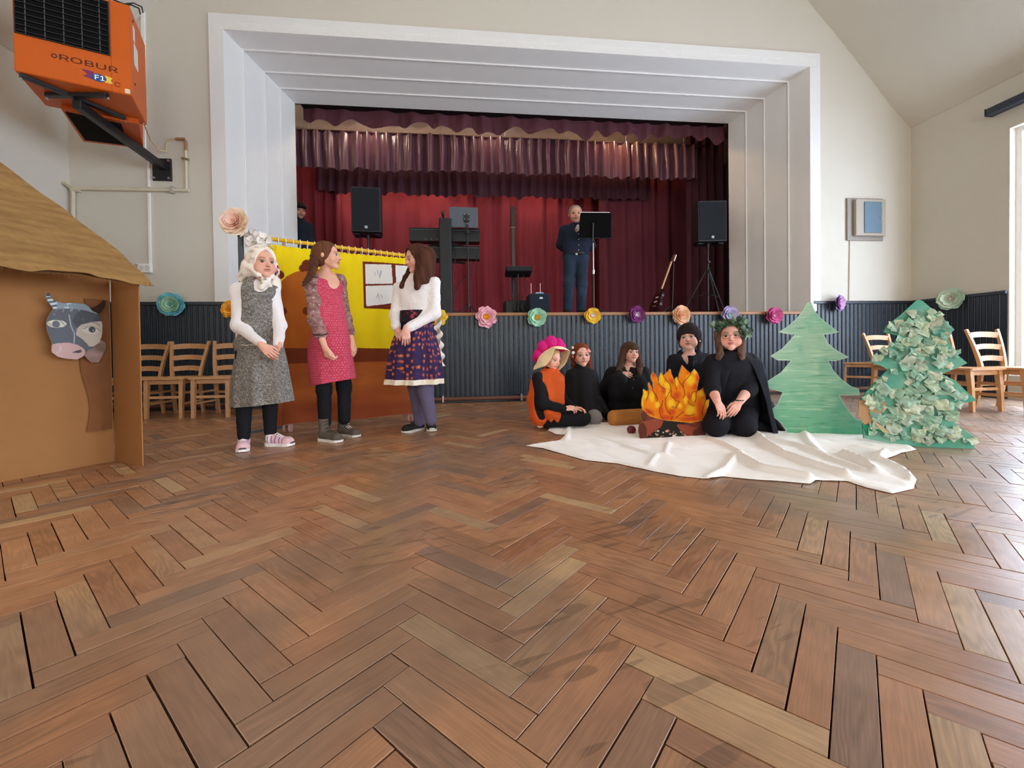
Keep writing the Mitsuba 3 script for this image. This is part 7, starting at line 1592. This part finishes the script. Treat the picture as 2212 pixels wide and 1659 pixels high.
put_body(k, body_mesh(f, hm_, Hh, hands=hands, chub=.05, arm_r=(.055, .046, .030)), hm_, Hh, '#dfa592', brow='#5a4234', lip='#b8625c', blush=.7); eyes(k, hm_, Hh, '#4a3a2e')
R = hm_[:3, :3]; P = lambda x, y, z: hp_(hm_, Hh, x, y, z)
garment(k, 'hair', hair_cap(hm_, Hh, front=.33, thick=.03) + [*[cone(P(sx * .40, yy, .12 - .1 * i), atd(u1 + (1.5 - i) * 2 * sx, 764, 3.47 + .03 * i), .022, .022, .016) for sx, u1 in ((1, 1554), (-1, 1602)) for i, yy in enumerate((.06, -.02, -.10))], *[cone(atd(u1 + (1.5 - i) * 2 * sx, 764, 3.47 + .03 * i), atd(u1 - 3 * i * sx, 776 - i, 3.40 + .02 * i), .022, .010, .016) for sx, u1 in ((1, 1554), (-1, 1602)) for i in range(3)], cone(P(0, -.42, .05), atd(1582, 780, 3.62), .075, .05, .03)], .006, hair_paint('#3f2a22', '#6e5040', hm_, Hh), pf=streak(hm_, Hh, .005))
gl = []
for s in (-1, 1):
    a_ = np.linspace(0, 2 * PI, 24, endpoint=False); gl.append(tube([P(s * .15 + .115 * math.cos(a), .41 - .03 * abs(math.cos(a)), -.015 + .085 * math.sin(a)) for a in a_], .0016, 6, True)); gl.append(rod(P(s * .265, .38, .0), P(s * .40, -.02, .03), .0016, n=6))
gl.append(rod(P(-.035, .42, .0), P(.035, .42, .0), .0016, n=6)); put('glasses', tri(gl), 'vc_metal', parent=k, smooth=60, col='#8a7a70')
rw = np.random.default_rng(21); base = rod((0, 0, 0), (0, 0, .01), .01)
wp_ = [P(.43 * math.sin(a), .43 * math.cos(a) * .98 - .06, .30 + .06 * math.cos(a)) for a in np.linspace(0, 2 * PI, 40, endpoint=False)]
put('wreath_ring', tube(wp_, .012, 8, True), 'vc_cloth', parent=k, smooth=60, col='#3a4a34')
lf_ = ['#3c5a44', '#56745a', '#86a08a', '#2e4a3a', '#a3b8a4', '#4a6a50']
for i in range(95):
    a = rw.uniform(0, 2 * PI); c = P(.45 * math.sin(a), .45 * math.cos(a) - .06, .31 + .06 * math.cos(a)) if rw.random() < .75 else P(.42 * math.sin(.9 + rw.uniform(-.25, .25)), .38, .30 - rw.uniform(0, .0)) 
    if i > 72: c = atd(1603 + rw.uniform(-6, 12), 710 + rw.uniform(-10, 28), 3.44 + rw.uniform(-.03, .06))
    m_ = M(tr(c + rw.normal(0, .012, 3)), rot('z', rw.uniform(0, 360)), rot('x', rw.uniform(-60, 120))); g = petal(rw.uniform(.035, .058), .020, .25, .1, 900 + i, .9)
    put('wreath_leaf', moved(g, m_), 'vc_satin', parent=k, smooth=True, col=lf_[rw.integers(len(lf_))])
fr_ = lambda u, v, d: atd(u, v, f.b + d)
garment(k, 'black_top', torso_prims(f, .112, .118, .13) + limb({**f.j, 'w': seg(f['elR'], f['wrR'], .25)}, ('shR', 'elR', 'w'), (.058, .056, .052)) + limb({**f.j, 'w': seg(f['elL'], f['wrL'], .25)}, ('shL', 'elL', 'w'), (.058, .056, .052)), .008, cloth('#17161c', .35, 8), .006, fold_noise(.006, 14, 12, 6))
garment(k, 'trousers', limb(f, ('hipR', 'knR', 'anR'), (.125, .088, .06)) + limb(f, ('hipL', 'knL', 'anL'), (.125, .088, .06)), .008, cloth('#15141a', .35, 8), .004, fold_noise(.006, 14, 12, 9))
rg_ = [ring(f, 766, 1560, 1598, .06, .8), ring(f, 772, 1536, 1628, .05, .55), ring(f, 782, 1521, 1643, .05, .62), ring(f, 820, 1512, 1651, .05, .72), ring(f, 870, 1513, 1657, .07, .8), ring(f, 932, 1526, 1668, .10, .9)]
put('cape', loft_open(rg_, lambda V: .08 + .62 * np.clip(V * 1.7 - .35, 0, 1), folds=waves(9, .045, 12, .15), th=.006), 'vc_cloth', parent=k, smooth=True, col=cloth('#1a1a22', .35, 7))
garment(k, 'cape_train', [cone(fr_(1655, 905, .12), fr_(1690, 932, .05), .07, .022, .06), cone(fr_(1640, 920, .05), fr_(1672, 934, .0), .05, .022, .05), cone(fr_(1650, 880, .2), fr_(1665, 925, .2), .08, .04, .06)], .009, cloth('#1a1a22', .35, 7), .003, fold_noise(.008, 14, 10, 3))
put('wristband', tube([f['wrL'] + RGT * .031 * math.cos(a) * .9 + FWD * .028 * math.sin(a) + UPV * .012 for a in np.linspace(0, 2 * PI, 20, endpoint=False)], .004, 6, True), 'vc_satin', parent=k, smooth=60, col='#1a1a1c')

# ==== man on the stage
k = thing('person', 'man in a dark blue shirt and jeans standing on the stage behind the music stand', 'person')
f = Fig(6.66).set(neck=(1244, 489, .02), shR=(1220, 498, .0), shL=(1268, 498, .02), elR=(1212, 528, .10), wrR=(1233, 549, .20), elL=(1276, 530, .12), wrL=(1255, 549, .22), hipR=(1231, 556, .02), hipL=(1257, 556, .03), knR=(1229, 616, .0), anR=(1226, 674, .0), knL=(1257, 616, .0), anL=(1255, 674, .0))
Hh = .270; hm_ = head_matrix(atd(1243, 463, 6.66), -8, -6, 0)
put_body(k, body_mesh(f, hm_, Hh, arm_r=(.05, .045, .032), leg_r=(.09, .065, .045)), hm_, Hh, '#d39a80', brow='#7a6a60', lip='#b0685c', blush=.6, stubble=.15); eyes(k, hm_, Hh, '#3a2e26', (0, -10))
garment(k, 'hair', hair_cap(hm_, Hh, front=.37, thick=.0, tied=True), .007, hair_paint('#6a615a', '#938a82', hm_, Hh))
def shirt(V): return lin('#1e2536') * (.8 + .4 * nz(V, 8, 3))[:, None]
garment(k, 'shirt', torso_prims(f, .125, .115, .105) + limb(f, ('shR', 'elR', 'wrR'), (.075, .066, .048)) + limb(f, ('shL', 'elL', 'wrL'), (.075, .066, .048)) + [cone(f['neck'] + RGT * -.05, f['neck'] + RGT * .05, .05, .05, .03), ell3(atd(1248, 490, 6.52), (.045, .10, .09), k=.02, sub=True), ell3(atd(1244, 607, 6.66), (.6, .6, .405), k=.012, sub=True)], .010, shirt, .008, fold_noise(.008, 12, 10, 3))
put('white_tee', relax(blend([ell3(atd(1249, 493, 6.60), (.035, .03, .06))], .007)), 'vc_cloth', parent=k, smooth=True, col='#d9d6d4')
for v in (505, 517, 529, 540): put('button', moved(trimesh.creation.icosphere(1, .008), tr(atd(1250, v, 6.66 - .150))), 'vc_satin', parent=k, col='#d5cfc8')
put('belt', thicken(loft([ring(f, 547, 1220, 1269, .02, .72), ring(f, 552, 1220, 1269, .02, .72)], 80, 6), .012), 'vc_satin', parent=k, smooth=True, col='#1b1715')
put('belt_buckle', box(*np.sort([atd(1243, 549, 6.47)[0], atd(1248, 549, 6.47)[0]]), atd(1245, 549, 6.47)[1] - .006, atd(1245, 549, 6.47)[1] + .01, atd(1245, 551, 6.47)[2], atd(1245, 547, 6.47)[2], .003), 'vc_metal', parent=k, col='#b8b4ae')
def jean(V): return lin('#263242') * (.7 + .5 * nz(V * [1, 1, .6], 7, 3))[:, None] + lin('#4f667c') * (np.clip(nz(V, 3.5, 8) - .55, 0, 1) * .8)[:, None]
garment(k, 'jeans', [cone(f['hipR'] + (0, 0, -.02), f['hipL'] + (0, 0, -.02), .10, .10, .05)] + limb(f, ('hipR', 'knR', 'anR'), (.104, .080, .068), .03) + limb(f, ('hipL', 'knL', 'anL'), (.104, .080, .068), .03), .010, jean, .004, fold_noise(.008, 10, 16, 4))
for u in (1226, 1255):
    p = atz(u, 683, ZS); q = p + np.array([.03 if u > 1240 else -.03, -.26, 0]); d = q - p; shoe(k, (p[0], p[1] + .06, ZS), math.degrees(math.atan2(-d[0], d[1])), .28, '#1a1a1c', '#2a2826', W=.05, lace='#2a2a2a')

# ==== man peeking from the wing
k = thing('person', 'man in a dark cap and dark jacket peeking from the left wing of the stage', 'person')
f = Fig(7.06).set(neck=(645, 478, .02), shR=(622, 490, .0), shL=(667, 492, .02), elR=(616, 530, .0), wrR=(622, 560, -.05), elL=(672, 528, .0), wrL=(668, 562, -.05), hipR=(634, 572, .02), hipL=(656, 572, .03), knR=(634, 624, .0), anR=(634, 665, .0), knL=(656, 624, .0), anL=(656, 665, .0))
Hh = .262; hm_ = head_matrix(atd(646, 456, 7.06), 40, -4, 0)
put_body(k, body_mesh(f, hm_, Hh, arm_r=(.05, .045, .032), leg_r=(.085, .06, .045), hands=[hand_prims(f['wrL'], (0, 0, -1), RGT, .18, 1)]), hm_, Hh, '#c48f76', brow='#2a2220', lip='#a0605a', stubble=.35); eyes(k, hm_, Hh, '#2a221e')
R = hm_[:3, :3]; P = lambda x, y, z: hp_(hm_, Hh, x, y, z)
garment(k, 'cap', [ell3(P(0, -.10, .22), np.array([.42, .48, .36]) * Hh, R, .02), ell3(P(0, .46, .16), np.array([.30, .26, .035]) * Hh, R, .03), ell3(P(0, .0, -.30), np.array([.7, .9, .42]) * Hh, R, .02, True)], .008, cloth('#17171b', .3))
garment(k, 'hair', [ell3(P(0, -.30, -.02), np.array([.37, .28, .28]) * Hh, R, .02)], .009, hair_paint('#241a16', '#3a2c24', hm_, Hh))
garment(k, 'jacket', torso_prims(f, .125, .12, .11) + limb(f, ('shR', 'elR', 'wrR'), (.078, .070, .05)) + limb(f, ('shL', 'elL', 'wrL'), (.078, .07, .05)) + [cone(f['neck'] + (0, 0, -.02), f['neck'] + (0, 0, .03), .085, .075, .03)], .011, cloth('#1c222f', .35, 8), .008, fold_noise(.008, 12, 10, 3))
garment(k, 'trousers', [cone(f['hipR'], f['hipL'], .11, .11, .05)] + limb(f, ('hipR', 'knR', 'anR'), (.105, .08, .065)) + limb(f, ('hipL', 'knL', 'anL'), (.105, .08, .065)), .011, cloth('#1a1c22', .3), .004)
zr_ = f['anR'][2] - .095; pr = f['anR']
for a_ in ('anR', 'anL'): shoe(k, (f[a_][0], f[a_][1] + .07, zr_), 180 + 20, .28, '#1a1a1c', '#222222', W=.05, lace='#2a2a2a')
cx_, cy_ = (f['anR'] + f['anL'])[:2] / 2
rs = thing('stage_riser', 'low black wooden riser under the man peeking from the left wing', 'platform')
put('top', box(cx_ - .38, cx_ + .38, cy_ - .33, cy_ + .35, zr_ - .03, zr_, .005), 'vc_satin', parent=rs, col='#1c1a1a')
for sx in (-.36, .33): put('side', box(cx_ + sx, cx_ + sx + .03, cy_ - .32, cy_ + .34, ZS, zr_ - .03), 'vc_satin', parent=rs, col='#191717')
put('front', box(cx_ - .33, cx_ + .33, cy_ - .32, cy_ - .29, ZS, zr_ - .03), 'vc_satin', parent=rs, col='#191717')
